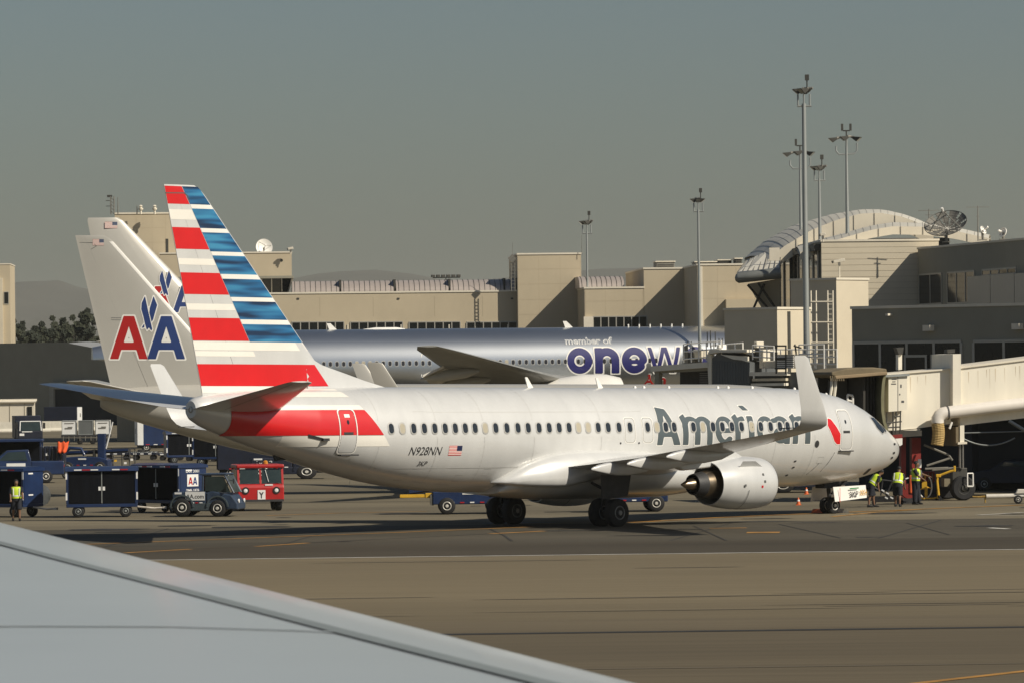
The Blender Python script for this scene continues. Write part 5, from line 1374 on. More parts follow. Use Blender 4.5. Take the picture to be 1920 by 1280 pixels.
for (p, q_) in (((1582, 760), (1582, 739)), ((1592, 764), (1592, 741)), ((1582, 739), (1592, 741)), ((1582, 750), (1592, 752))):
    u0, z0 = BR.uz(*p); u1, z1 = BR.uz(*q_); b.cyl((u0, -.6, z0), (u1, -.6, z1), .05, n=6)
b.build('guard_hoop', M_OUTL, BR.o)
b = MB()
for (p, q_) in (((1648, 770), (1652, 803)), ((1655, 772), (1653, 803)), ((1666, 770), (1666, 810)), ((1672, 770), (1671, 812)), ((1680, 768), (1679, 812)), ((1645, 793), (1682, 789)), ((1645, 801), (1680, 799)), ((1668, 780), (1680, 779))):
    u0, z0 = BR.uz(*p); u1, z1 = BR.uz(*q_); b.cyl((u0, -.7, z0), (u1, -.7, z1), .035, n=5)
b.build('cab_ladder', M_DKMET, BR.o)
lb = slab(BR, 'cab_bumper', M_REDP, [(1662, 815), (1681, 813), (1681, 820), (1668, 821)], -.9, .5); slab(BR, 'bumper_band', M_OUTL, [(1668, 821), (1681, 820), (1681, 832), (1676, 835)], -.9, .5, lb)
slab(BR, 'cab_floor', M_BELLOW, [(1556, 806), (1724, 806), (1724, 816), (1660, 820), (1556, 812)], -.4, 3.0)
# conditioned-air pipe and hose
b = MB()
pp = [(1749.5, 792), (1750, 784), (1753.5, 778), (1760, 774), (1767, 772.5), (1840, 764), (1920, 755), (2150, 729)]
b.tube([(BR.uz(*p)[0], -.65, BR.uz(*p)[1]) for p in pp], .285, 16).build('air_pipe', mat('pipe_white', (.74, .69, .62), .5, var=.06, scale=1), BR.o, smooth=60)
u0, z0 = BR.uz(1767, 772.5); MB().cyl((u0, -.65, z0), (u0 + .06, -.65, z0 + .005), .31, n=16).build('pipe_clamp', M_LINE, BR.o)
u0, z0 = BR.uz(1749.5, 792); rr = [.27 + (.018 if k % 2 else 0) for k in range(27)]
MB().tube([(u0 + .05*math.sin(k*.14), -.65, z0 - k*.038) for k in range(27)], rr, 14).build('flexible_hose', M_HOSE, BR.o)
b = MB(); u0, z0 = BR.uz(1776, 790); b.tube([(u0, -.7, z0), (u0 - .12, -.7, z0 - .3)], .05, 6).build('pipe_hanger', M_OUTL, BR.o)
# drive column and bogie
slab(BR, 'drive_leg', M_BRIDGE, [(1793, 797), (1801, 796), (1801, 828), (1793, 829)], -.55, .3)
slab(BR, 'leg_collar', M_COPE, [(1788, 828), (1805, 827), (1805, 831), (1788, 832)], -.65, .5)
slab(BR, 'cross_frame', M_BROWN, [(1786, 800), (1792.6, 799), (1792.6, 835), (1786, 835)], -.5, 2.6)
b = MB(); u0, z0 = BR.uz(1797, 830); b.cyl((u0 - .07, -.4, z0), (u0 - .07, -.4, z0 - 1.1), .05, n=8).cyl((u0 + .07, -.4, z0), (u0 + .07, -.4, z0 - 1.1), .05, n=8).build('lift_screw', M_STEEL, BR.o)
u1, z1 = BR.uz(1800, 905)
bg_ = MB().bb((u1 - .45, -.3, .55), (u1 + .25, 2.4, 1.45)).build('bogie', M_DKMET, BR.o, bev=.04)
slab(BR, 'bogie_tread', mat('tread_tan', (.20, .17, .11), .8, var=.2), [(1768, 896), (1792, 896), (1790, 911), (1768, 911)], -.2, .5, bg_)
for y in (-.35, 2.1): MB().lathe((u1 - .0, y, .55), (0, 1, 0), [(-.24, .3), (-.24, .48), (-.18, .55), (.18, .55), (.24, .48), (.24, .3)], 26).build('bogie_wheel', M_BLACK, BR.o, smooth=40)
MB().lathe((u1, -.6, .55), (0, -1, 0), [(-.02, .3), (0, .28), (-.05, .2), (.04, .12), (.05, .01)], 16).build('wheel_hub', M_DKMET, bg_, smooth=40)
sq = MB(); ua, za = BR.uz(1804, 886); ub, zc_ = BR.uz(1815, 910)
for A_, B_ in (((ua, za), (ub, za)), ((ub, za), (ub, zc_)), ((ub, zc_), (ua, zc_)), ((ua, zc_), (ua, za))): sq.tube([(A_[0], -.75, A_[1]), (B_[0], -.75, B_[1])], .035, 5)
sq.build('bogie_sign', M_OUTL, BR.o)
b = MB()
for (p, q_) in (((1730, 833), (1776, 852)), ((1776, 852), (1783, 862)), ((1735, 872), (1778, 858)), ((1732, 878), (1775, 876)), ((1745, 880), (1790, 876))):
    u0, z0 = BR.uz(*p); u_, z_ = BR.uz(*q_); b.cyl((u0, -.2, z0), (u_, -.2, z_), .05, n=6)
b.build('steering_link', M_HVAC, BR.o)
for (a, t_, c_, d) in ((1697, 815, 1706, 944), (1717, 820, 1734, 900)):
    slab(BR, 'red_strut', M_REDP, [(a, t_), (c_, t_), (c_, d), (a, d)], .6, .35)
slab(BR, 'strut_lamp', M_OUTL, [(1724, 860), (1730, 860), (1730, 876), (1724, 876)], .2, .1)
# second bridge further off, serving the polished plane
B2 = Fac('loading_bridge', 'grey-sided passenger bridge with railed roof hiding the polished plane\'s nose', 'loading bridge', 1228, 690, 284, 34)
slab(B2, 'cab_roof', M_BRIDGE, [(1228, 686), (1337, 678), (1337, 688), (1229, 696)], -.5, 3.5)
slab(B2, 'cab_back', M_DARK, [(1238, 694), (1337, 688), (1337, 790), (1238, 790)], 2.2, .3)
slab(B2, 'cab_lintel', M_GREYW, [(1232, 694), (1337, 688), (1337, 694), (1240, 699)], -.3, .3)
slab(B2, 'cab_post', M_GREYW, [(1234, 696), (1242, 696), (1242, 790), (1234, 790)], -.4, .4)
slab(B2, 'cab_post', M_BRIDGE, [(1334, 664), (1342, 664), (1342, 725), (1337, 725)], -.5, .3)
b = MB()
for k in range(6): u0, z0 = B2.uz(1315, 700 + k*4); b.bb((u0, -.2, z0), (u0 + .8, -.1, z0 + .05))
b.build('cab_slat', M_HVAC, B2.o)
M_CORR = mat('corrugated_grey', (.12, .13, .135), .6, .1, var=.1, scale=1)
tw = slab(B2, 'tunnel', M_CORR, [(1341, 672), (1352, 662), (1412, 679), (1412, 800), (1341, 800)], -.4, 3)
b = MB()
for k in range(14): u0, z0 = B2.uz(1344 + k*5, 676 + max(0, k - 2)*.3); b.bb((u0, -.44, 2), (u0 + .05, -.40, z0))
b.build('tunnel_rib', M_CORR, tw)
slab(B2, 'tunnel_roof', M_BRIDGE, [(1338, 664), (1342, 655), (1412, 655), (1412, 660), (1356, 660)], -.7, 4, tw)
slab(B2, 'roof_step', M_BRIDGE, [(1360, 664), (1412, 668), (1412, 676), (1385, 673)], -.6, .2, tw)
def railing(F, name, x0, x1, y0, y1, n, dy=0.0, slope=0.0):
    b = MB(); rows = 3
    for k in range(n + 1):
        px = x0 + (x1 - x0)*k/n; s_ = slope*k/n
        u0, z0 = F.uz(px, y1 + s_); _, z1 = F.uz(px, y0 + s_); b.cyl((u0, dy, z0), (u0, dy, z1), .04, n=5)
    for r in range(rows):
        f = r/(rows - .5); ua, za = F.uz(x0, y0 + (y1 - y0)*f); ub, zb_ = F.uz(x1, y0 + (y1 - y0)*f + slope); b.cyl((ua, dy, za), (ub, dy, zb_), .04, n=5)
    return b.build(name, M_OUTL, F.o)
railing(B2, 'roof_railing', 1287, 1358, 645, 680, 5, -.3, -6); railing(B2, 'roof_railing', 1290, 1350, 648, 680, 4, 2.6, -5)
railing(B2, 'platform_railing', 1418, 1458, 647, 674, 3, -.4, 2); railing(B2, 'platform_railing', 1418, 1545, 655, 690, 6, 1.5); railing(B2, 'platform_railing', 1505, 1552, 646, 690, 3, -.4)
MB().add([(B2.uz(px, py)[0], y, B2.uz(px, py)[1]) for px, py, y in ((1275, 690, .3), (1275, 650, .3), (1285, 645, .3), (1285, 690, .3))], [(0, 1, 2, 3)]).build('end_panel', M_HVAC, B2.o)
b = MB()
for px, y0_, y1_ in ((1318, 622, 650), (1324, 620, 652), (1333, 622, 650), (1340, 634, 652), (1346, 634, 652), (1281, 640, 668), (1288, 640, 668)):
    u0, z0 = B2.uz(px, y1_); _, z1 = B2.uz(px, y0_); b.cyl((u0, .5, z0), (u0, .5, z1), .03, n=5)
b.build('roof_pole', M_DKMET, B2.o)
for (a, t_, c_, d, m) in ((1296, 655, 1312, 672, M_PANEL), (1286, 660, 1300, 684, M_DKMET), (1340, 646, 1346, 664, M_OUTL), (1410, 640, 1416, 652, M_COPE), (1408, 652, 1420, 676, M_DKMET), (1420, 655, 1428, 690, M_COPE), (1428, 676, 1460, 690, M_COPE)):
    slab(B2, 'roof_fitting', m, [(a, t_), (c_, t_), (c_, d), (a, d)], .2, .8, bev=.04)
ac = slab(B2, 'cooling_unit', M_HVAC, [(1459, 664), (1494, 664), (1494, 690), (1459, 690)], -.3, 1.5, bev=.05)
b = MB()
for k in range(6): u0, z0 = B2.uz(1460, 668 + k*4); u_, _ = B2.uz(1493, 668); b.bb((u0, -.36, z0 - .05), (u_, -.302, z0 + .02))
b.build('louvre', M_OUTL, ac)
for (a, t_, c_, d, m, y) in ((1413, 697, 1482, 704, M_BRIDGE, -.5), (1415, 709, 1478, 714, M_STUC2, -.3), (1418, 718, 1480, 723, M_BRIDGE, -.6), (1412, 704, 1500, 800, M_CORR, .3), (1480, 697, 1512, 800, M_CORR, .0)):
    slab(B2, 'support_beam', m, [(a, t_), (c_, t_ - 1), (c_, d - 1), (a, d)], y, .5)
b = MB()
for p, q_ in (((1467, 648), (1467, 700)), ((1485, 648), (1485, 700)), ((1465, 648), (1486, 648)), ((1465, 672), (1486, 672)), ((1465, 690), (1486, 690)), ((1502, 645), (1508, 690)), ((1500, 648), (1514, 652))):
    u0, z0 = B2.uz(*p); u_, z_ = B2.uz(*q_); b.cyl((u0, -.7, z0), (u_, -.7, z_), .05, n=5)
b.build('service_frame', M_DKMET, B2.o)
"""SPLIT"""
# ================================================================ ground equipment
M_VBLUE = mat('vehicle_blue', (.011, .028, .088), .42, 0, .25, var=.25, scale=1.5)
M_VBLUE2 = mat('worn_vehicle_blue', (.030, .050, .088), .5, 0, .1, var=.35, scale=2)
M_VNAVY = mat('vehicle_navy', (.008, .012, .028), .5, 0, .15, var=.3, scale=2)
M_VRED = mat('tug_red', (.42, .012, .012), .45, 0, .2, var=.2, scale=2)
M_CURT = mat('black_curtain', (.005, .006, .009), .85, var=.4, scale=2, stretch=(3, 3, .4), spec=.12)
M_HUBW = mat('white_hub', (.66, .64, .58), .45, .1, var=.2, scale=6)
M_REFW = mat('white_reflector', (.78, .78, .76), .4, var=.05)
M_REFR = mat('red_reflector', (.40, .015, .02), .4, var=.05)
M_WSCREEN = mat('windscreen', (.03, .045, .045), .08, var=.3, scale=1)
def vwheel(par, x, y, r, w_=.22, hub=None, rr=.52):
    return wheel(par, (x, y, r), r, w_, hub or M_HUBW, rr)
def sign_text(par, txt, size, m, o, ux, uz, width, off=.01):
    """lettering on a flat panel: o origin, ux along, uz up"""
    o, ux, uz = Vector(o), Vector(ux), Vector(uz)
    return text_on('lettering', txt, size, m, par, lambda u, v: o + ux*u + uz*v, off=off, width=width)
INK = MATS['registration_ink']
def baggage_cart(loc, rz, label, open_side=True, L=3.0, W=1.55, H=2.15, curtain=True, sign=False):
    t = thing('baggage_cart', label, 'baggage cart', loc, rz, 'blue baggage carts')
    MB().box((0, 0, .50), (L, W, .14)).build('deck', M_VBLUE, t, bev=.02)
    for x in (-L/2 + .05, L/2 - .05):
        for y in (-W/2 + .05, W/2 - .05): MB().box((x, y, 1.27), (.09, .09, 1.39)).build('post', M_VBLUE, t)
    MB().ext([(-L/2 - .05, -W/2 - .08, 1.97), (L/2 + .05, -W/2 - .08, 1.97), (L/2 + .05, -W/2 - .04, 2.09), (L/2 - .25, -W/2 + .3, H), (-L/2 + .25, -W/2 + .3, H), (-L/2 - .05, -W/2 - .04, 2.09)], (0, 0, 0.001)).ext([(-L/2 - .05, -W/2 - .08, 1.96), (-L/2 - .05, -W/2 - .04, 2.09), (-L/2 - .05, -W/2 + .35, H), (-L/2 - .05, W/2 - .35, H), (-L/2 - .05, W/2 + .04, 2.09), (-L/2 - .05, W/2 + .08, 1.96)], (L + .1, 0, 0)).build('roof', M_VBLUE, t)
    for x in (-L/2 + .02, L/2 - .02):
        e = MB().box((x, 0, 1.27), (.05, W - .2, 1.38)).build('end_panel', M_VBLUE, t)
        sx = 1 if x > 0 else -1
        for z_, m in ((1.86, M_REFW), (.95, M_REFW)): MB().box((x + sx*.028, -.2, z_), (.012, .35, .06)).build('reflector', m, e)
        if sign and x > 0:
            xf = x + .035
            MB().box((xf, 0, 1.42), (.012, .62, .52)).build('sign_board', M_REFW, e)
            for k, m in ((0, M_AARED), (1, M_AABLUE)):
                o, i = letter_A(-.25 + k*.25, 1.22, .25, .34)
                poly_decal('emblem_letter', m, e, [o], lambda u, v: Vector((xf + .012, u, v)), .03, holes=[i])
            sign_text(e, 'LAX 3001', .17, M_REFW, (x + .03, -.36, 1.76), (0, 1, 0), (0, 0, 1), .72)
            sign_text(e, 'TMS 1876', .17, M_REFW, (x + .03, -.36, .93), (0, 1, 0), (0, 0, 1), .72)
    if curtain:
        for sy in (-1, 1):
            c = MB().box((-L/4 + .02, sy*(W/2 - .05), 1.27), (L/2 - .1, .03, 1.38)).box((L/4 - .02, sy*(W/2 - .05), 1.27), (L/2 - .1, .03, 1.38)).build('side_curtain', M_CURT, t)
            MB().box((.0, sy*(W/2 - .03), 1.27), (.035, .02, 1.3)).build('centre_strap', M_GALV, c)
            MB().box((-.09, sy*(W/2 - .025), 1.22), (.10, .02, .16)).box((.09, sy*(W/2 - .025), 1.22), (.10, .02, .16)).build('latch', M_REFW, c)
    for x in (-L/2 - .01, L/2 + .01):
        for z_ in (1.78, .9): MB().box((x*.985, -W/2 - .005, z_), (.07, .02, .32)).build('reflector', M_REFW, t)
    for k, (x, m) in enumerate(((-1.0, M_REFW), (-.3, M_REFW), (.6, M_REFW), (.95, M_REFR), (-.65, M_REFR))): MB().box((x, -W/2 - .09, 2.02), (.32, .012, .05)).build('reflector', m, t)
    for x in (-L/2 + .5, L/2 - .5):
        for y in (-W/2 + .12, W/2 - .12): vwheel(t, x, y, .26, .16, M_GALV, .5)
    b = MB(); b.tube([(L/2, 0, .42), (L/2 + .7, 0, .34), (L/2 + 1.1, 0, .36)], .04, 6).box((L/2 + 1.15, 0, .36), (.14, .12, .1)); b.build('drawbar', mat('chipped_white', (.6, .55, .48), .6, var=.4, scale=4), t)
    return t
def g3(px, py): return G(px, py)
cart1 = baggage_cart(g3(192, 968), R_(4), 'blue baggage cart with closed black double doors, squarely side on')
baggage_cart(g3(318, 960), R_(-47), 'blue baggage cart with the AA sign on its end, behind the small tractor', sign=True, L=3.2)
baggage_cart(g3(8, 968), R_(-28), 'blue baggage cart cut by the left edge, behind the worker there', curtain=True)
def tractor(loc, rz, label, body=M_VBLUE2, lower=None, txt='AA.com', cab=True):
    t = thing('baggage_tractor', label, 'baggage tractor', loc, rz, 'baggage tractors')
    lw = lower or mat('tractor_lower_grey', (.055, .075, .085), .6, var=.25, scale=2)
    b = MB()
    b.ext([(-1.4, -.72, .38), (-1.4, -.72, 1.0), (-1.3, -.72, 1.06), (.05, -.72, 1.06), (.05, -.72, .38)], (0, 1.44, 0)).build('chassis', body, t, bev=.04)
    MB().box((-.25, 0, .42), (2.1, 1.5, .34)).build('skirt', lw, t, bev=.03)
    MB().ext([(.06, -.74, .32), (.06, -.74, 1.02), (.35, -.74, 1.08), (1.15, -.74, .92), (1.42, -.74, .55), (1.42, -.74, .3)], (0, 1.48, 0)).build('nose', body, t, bev=.05)
    for x, r in ((-.98, .40), (.55, .36)):
        for y in (-.66, .66): vwheel(t, x, y, r, .24)
    for x, r in ((-.98, .46), (.55, .42)):
        n = 10; ring = []
        b = MB(); P = [(x + r*math.cos(R_(a)), .42 + r*math.sin(R_(a))) for a in range(0, 181, 18)]
        Q = [(x + (r + .06)*math.cos(R_(a)), .42 + (r + .06)*math.sin(R_(a))) for a in range(0, 181, 18)]
        b.loft([[Vector((p[0], -.79, p[1])), Vector((p[0], -.5, p[1])), Vector((q_[0], -.5, q_[1])), Vector((q_[0], -.79, q_[1]))] for p, q_ in zip(P, Q)]).build('wheel_arch', lw, t)
    if cab:
        for y in (-.68, .68): MB().tube([(-.1, y, 1.05), (-.08, y, 1.72), (.0, y, 1.78), (.85, y, 1.76), (1.25, y, 1.0)], .045, 6).build('cab_frame', body, t, smooth=40)
        MB().box((.36, 0, 1.79), (1.15, 1.46, .07)).build('cab_roof', body, t, bev=.03)
        MB().box((-.1, 0, 1.4), (.05, 1.34, .68)).build('rear_screen', M_DARK, t)
        MB().ext([(.88, -.66, 1.73), (1.22, -.66, 1.02), (1.24, -.66, 1.02), (.9, -.66, 1.73)], (0, 1.32, 0)).build('windscreen', M_WSCREEN, t)
        MB().ext([(.0, -.685, 1.1), (1.1, -.685, 1.02), (.8, -.685, 1.7), (.02, -.685, 1.7)], (0, .02, 0)).build('door_window', M_WSCREEN, t)
        MB().box((.3, .1, 1.15), (.12, .5, .55)).box((.45, .1, .98), (.45, .5, .12)).build('seat', M_BLACK, t, bev=.03)
        MB().tube([(.78 + .17*math.cos(a)*.4, -.1 + .17*math.sin(a), 1.25 + .17*math.cos(a)) for a in [k*math.pi/6 for k in range(13)]], .018, 5).build('steering_wheel', M_BLACK, t)
        MB().tube([(1.05, -.72, 1.55), (1.3, -.9, 1.5)], .015, 4).box((1.3, -.92, 1.5), (.03, .14, .2)).build('mirror', M_BLACK, t)
    if txt:
        s_ = MB().box((-.42, -.728, .88), (.84, .014, .36)).build('sign_board', M_REFW, t)
        sign_text(s_, txt, .25, INK, (-.80, -.738, .78), (1, 0, 0), (0, 0, 1), .76, .015)
    MB().box((-1.15, -.728, 1.0), (.3, .014, .08)).build('reflector', M_REFW, t)
    for k in range(4): MB().box((-.7 + k*.18, -.755, .60), (.13, .012, .045)).build('reflector', M_REFW if k % 2 else M_REFR, t)
    for y in (-.5, .5): MB().lathe((1.43, y, .66), (1, 0, 0), [(-.03, .09), (.01, .09), (.02, .05)], 10).build('headlight', M_REFW, t)
    MB().box((-1.45, 0, .48), (.12, .3, .14)).build('hitch', M_DARK, t)
    return t
tractor(g3(392, 967), R_(-10), 'small grey-blue baggage tractor with a white AA.com panel')
def red_tug(loc, rz):
    t = thing('red_tug', 'boxy red tug facing us with two windscreens and a white Y plate', 'tug', loc, rz)
    MB().ext([(1.0, -1.02, .42), (1.0, -1.02, 1.02), (.92, -1.02, 1.18), (-1.1, -1.02, 1.18), (-1.1, -1.02, .42)], (0, 2.04, 0)).build('body', M_VRED, t, bev=.05)
    for y in (-.97, .97):
        for x0, x1 in ((.86, .70), (-1.02, -1.02)): MB().ext([(x0 - .06, y - .045, 1.18), (x0 + .06, y - .045, 1.18), (x1 + .06, y - .045, 1.86), (x1 - .06, y - .045, 1.86)], (0, .09, 0)).build('cab_pillar', M_VRED, t)
    MB().ext([(.80, -.04, 1.18), (.90, -.04, 1.18), (.75, -.04, 1.86), (.67, -.04, 1.86)], (0, .08, 0)).build('cab_pillar', M_VRED, t)
    MB().box((-.15, 0, 1.95), (2.0, 2.1, .16)).build('roof', M_VRED, t, bev=.05)
    for y in (-.48, .48):
        o = MB().ext([(.86, y - .42, 1.22), (.86, y + .42, 1.22), (.725, y + .40, 1.84), (.725, y - .40, 1.84)], (.02, 0, 0)).build('windscreen', M_WSCREEN, t)
    MB().tube([(.90, .35, 1.28), (.80, .22, 1.80)], .015, 4).build('wiper', M_REFW, t)
    for y in (-.68, .68):
        l = MB().lathe((1.0, y, .90), (1, 0, 0), [(-.05, .16), (.03, .16), (.03, .1), (.0, .09)], 14).build('headlight', M_BLACK, t, smooth=30); MB().lathe((1.02, y, .90), (1, 0, 0), [(-.03, .09), (.02, .085), (.035, .03)], 12).build('bulb', M_REFW, l, smooth=40)
    p = MB().box((1.01, .02, .70), (.02, .34, .44)).build('number_plate', M_REFW, t)
    sign_text(p, 'Y', .36, INK, (1.025, -.10, .57), (0, 1, 0), (0, 0, 1), .22, .04)
    MB().box((.98, .35, 1.14), (.03, .34, .06)).build('wiper_box', M_REFW, t)
    MB().box((1.01, 0, .46), (.03, 2.0, .10)).build('bumper', M_DARK, t)
    MB().box((-.15, -1.0, 1.5), (1.5, .03, .62)).box((-.15, 1.0, 1.5), (1.5, .03, .62)).build('side_window', M_WSCREEN, t)
    for x in (.55, -.7):
        for y in (-.82, .82): vwheel(t, x, y, .34, .26, M_DARK)
    MB().lathe((.3, .3, 2.04), (0, 0, 1), [(0, .12), (.1, .11), (.16, .05)], 10).build('beacon', mat('amber_beacon', (.5, .2, .02), .3, var=0), t)
    return t
red_tug(g3(484, 956), R_(-79))
def person(name, label, loc, rz, bend=0.0, vest='yellow', shorts=True, stride=.1, arms=(20, 20), H=1.0, hat=False, head_turn=0):
    """one continuous skinned body, clothes and hair as children; faces local +x"""
    t = thing('person', label, 'person', loc, rz, 'ramp workers')
    sk, ra, ed = [], [], []
    B_ = R_(bend); hip = Vector((0, 0, .93))
    def up(x, y, z):
        """upper-body point bent forward about the hips"""
        v = Vector((x, y, z)) - hip
        return hip + Vector((v.x*math.cos(B_) + v.z*math.sin(B_), v.y, -v.x*math.sin(B_) + v.z*math.cos(B_)))
    def add(p, r, par=None):
        sk.append(Vector(p)); ra.append(r); i = len(sk) - 1
        if par is not None: ed.append((par, i))
        return i
    pel = add((0, 0, .95), .145); bel = add(up(0, 0, 1.10), .13, pel); che = add(up(.01, 0, 1.30), .15, bel); ncb = add(up(0, 0, 1.46), .075, che); nck = add(up(.015, 0, 1.53), .055, ncb)
    jaw = add(up(.035, 0, 1.60), .078, nck); hd_ = add(up(.02, 0, 1.68), .098, jaw); add(up(.01, 0, 1.755), .062, hd_); add(up(.115, 0, 1.635), .018, jaw)
    for s_ in (-1, 1):
        st = stride*s_
        hp = add((0, s_*.10, .90), .115, pel); kn = add((.03 + st*.6, s_*.12, .50), .068, hp); cf = add((st*.8 - .01, s_*.125, .36), .062, kn); an = add((st, s_*.13, .10), .042, cf); he = add((st + .02, s_*.13, .045), .045, an); add((st + .18, s_*.145, .035), .035, he)
        a = R_(arms[0 if s_ < 0 else 1])
        sh_ = add(up(0, s_*.20, 1.42), .072, che); el = add(up(.27*math.sin(a), s_*.25, 1.42 - .27*math.cos(a)), .05, sh_)
        a2 = a + R_(25); e0 = sk[el]
        d = up(math.sin(a2), s_*.02, -math.cos(a2)) - up(0, 0, 0)
        wr = add(e0 + d*.25, .034, el); pm = add(e0 + d*.32, .036, wr)
        sd = Vector((0, 1, 0))
        for k in range(4):
            f0 = add(e0 + d*.37 + sd*(.024*(k - 1.5)), .0105, pm); add(e0 + d*(.415 - .008*abs(k - 1.5)) + sd*(.026*(k - 1.5)) + Vector((.012, 0, 0)), .009, f0)
        add(e0 + d*.36 + sd*(-.05*s_), .011, pm)
    me = bpy.data.meshes.new('body'); me.from_pydata([p*H for p in sk], ed, [])
    o = bpy.data.objects.new('body', me); COL.objects.link(o)
    md = o.modifiers.new('skin', 'SKIN'); md.use_smooth_shade = True
    for k, v in enumerate(me.skin_vertices[0].data):
        v.radius = (ra[k]*H, ra[k]*H*(1.25 if k in (bel, che) else 1.0)); v.use_root = (k == 0)
    sb = o.modifiers.new('subsurf', 'SUBSURF'); sb.levels = 1; sb.render_levels = 1
    dg = bpy.context.evaluated_depsgraph_get(); dg.update()
    m2 = bpy.data.meshes.new_from_object(o.evaluated_get(dg)); bpy.data.objects.remove(o)
    m2.materials.clear(); m2.materials.append(mat('skin', (.20, .105, .06), .6, var=.15, scale=6))
    bo_ = bpy.data.objects.new('body', m2); COL.objects.link(bo_); bo_.parent = t
    for p in m2.polygons: p.use_smooth = True
    dark = mat('dark_work_cloth', (.012, .014, .022), .85, var=.3, scale=4)
    vm = mat('hi_vis_yellow', (.58, .74, .04), .7, var=.15, scale=4)
    ring = lambda f, z, hx, hy, n=18, cx=0: [f(cx + hx*math.cos(2*math.pi*k/n), hy*math.sin(2*math.pi*k/n), z)*H for k in range(n)]
    MB().loft([ring(up, .93, .165, .205), ring(up, 1.1, .162, .20), ring(up, 1.3, .172, .235), ring(up, 1.42, .15, .235), ring(up, 1.485, .085, .11)]).build('shirt', dark, t, smooth=60)
    for s_ in (-1, 1):
        a = R_(arms[0 if s_ < 0 else 1]); b = MB()
        P0, P1 = up(0, s_*.19, 1.42)*H, up(.24*math.sin(a), s_*.25, 1.42 - .24*math.cos(a))*H
        b.tube([P0, (P0 + P1)/2, P1], [.092*H, .082*H, .075*H], 12).build('sleeve', dark, t, smooth=60)
    if vest:
        v_ = MB().loft([ring(up, .98, .178, .218), ring(up, 1.1, .174, .212), ring(up, 1.3, .184, .248), ring(up, 1.43, .162, .232), ring(up, 1.475, .115, .15)]).build('vest', vm if vest == 'yellow' else M_ORG, t, smooth=60)
        MB().loft([ring(up, 1.06, .183, .222), ring(up, 1.11, .181, .219)], cap=False).build('vest_band', M_REFW, v_, smooth=60)
        for s_ in (-1, 1):
            for x in (-1, 1): MB().add([up(x*.187, s_*.10, 1.1)*H, up(x*.187, s_*.145, 1.1)*H, up(x*.178, s_*.15, 1.42)*H, up(x*.178, s_*.105, 1.42)*H], [(0, 1, 2, 3)]).build('vest_band', M_REFW, v_)
    zl = .46 if shorts else .10
    b = MB(); b.loft([ring(lambda x, y, z: Vector((x, y, z)), .86, .165, .20), ring(lambda x, y, z: Vector((x, y, z)), .99, .172, .205)])
    for s_ in (-1, 1):
        st = stride*s_
        f = (lambda s_: lambda q: Vector((.03*q + st*(.6*q if q <= 1 else .6 + .4*(q - 1)), s_*(.10 + .02*q), .90 - .40*q)))(s_)
        qs = [0, .5, 1.0] if shorts else [0, .5, 1.0, 1.5, 1.95]
        b.tube([f(q)*H for q in qs], [(.135 - .02*min(q, 1.9))*H for q in qs], 14)
    b.build('shorts' if shorts else 'trousers', dark, t, smooth=60)
    for s_ in (-1, 1):
        st = stride*s_; b = MB()
        b.loft([[Vector((st + x, s_*.135 + hy*math.cos(2*math.pi*k/10), .005 + z*(.5 + .5*math.sin(2*math.pi*k/10))))*H for k in range(10)] for x, hy, z in ((-.07, .035, .08), (-.03, .05, .14), (.05, .052, .12), (.14, .055, .08), (.215, .03, .05))]).build('shoe', M_BLACK, t, smooth=60)
    b = MB(); b.loft([[up(-.012 + .103*c*math.cos(2*math.pi*k/14), .096*c*math.sin(2*math.pi*k/14), z)*H for k in range(14)] for z, c in ((1.64 + .02, 1.0), (1.70, 1.06), (1.745, .92), (1.785, .5), (1.795, .1))]).build('cap' if hat else 'hair', mat('dark_hair', (.012, .01, .009), .7, var=.3), t, smooth=60)
    for s_ in (-1, 1): MB().lathe(up(.098, s_*.034, 1.672)*H, up(1, 0, 0) - up(0, 0, 0), [(-.01, .012), (.008, .012), (.012, .004)], 8).build('eye', M_BLACK, bo_)
    MB().box(up(.102, 0, 1.60)*H, (.012, .045, .01)).build('mouth', mat('lips', (.14, .05, .04), .6, var=0), bo_)
    return t
person('person', 'worker in a yellow vest and dark shorts walking at the far left', g3(31, 976), R_(-80), vest='yellow', stride=.1, arms=(12, 30), H=.97)
person('person', 'worker in a yellow vest and shorts bending under the airliner nose by its gear door', g3(1634, 950), R_(12), bend=38, stride=.16, arms=(20, 35), H=1.0)
person('person', 'worker in a yellow vest seen from behind, stooping between two others by the nose', g3(1683, 949), R_(70), bend=24, stride=.14, arms=(15, 15), H=1.0)
person('person', 'worker in dark trousers and a green-yellow vest standing by the red struts', g3(1717, 945), R_(-20), bend=3, shorts=False, stride=.05, arms=(35, 50), H=1.06)
# ---- yellow wheeled stand beside the workers
st = thing('wheeled_stand', 'yellow stand with a big spoked wheel beside the bridge bogie', 'stand', g3(1735, 937), R_(-8))
b = MB(); c_ = Vector((0, 0, .62))
b.tube([c_ + Vector((.30*math.cos(a), -.02, .52*math.sin(a))) for a in [2*math.pi*k/28 for k in range(29)]], .03, 6)
b.build('wheel_rim', M_REFW, st, smooth=60)
b = MB()
for a in (90, 200, -10, 270): b.tube([c_, c_ + Vector((.29*math.cos(R_(a)), -.02, .51*math.sin(R_(a))))], .03, 5)
b.box(c_ + Vector((-.03, -.06, .05)), (.22, .1, .34)).build('spoke', M_YEL, st)
MB().box((.1, 0, .09), (1.05, .5, .06)).box((.05, 0, .35), (.1, .08, .5)).box((.55, -.2, .38), (.05, .05, .55)).box((.48, -.2, .12), (.18, .05, .05)).build('base', M_YEL, st)
for x in (-.3, .5): MB().cyl((x, -.25, .05), (x, .25, .05), .055, n=10).build('caster', M_BLACK, st)
dv = thing('towing_arm', 'yellow bent arm on a caster leg, reaching to the bridge bogie', 'tow arm', g3(1760, 938), R_(-6))
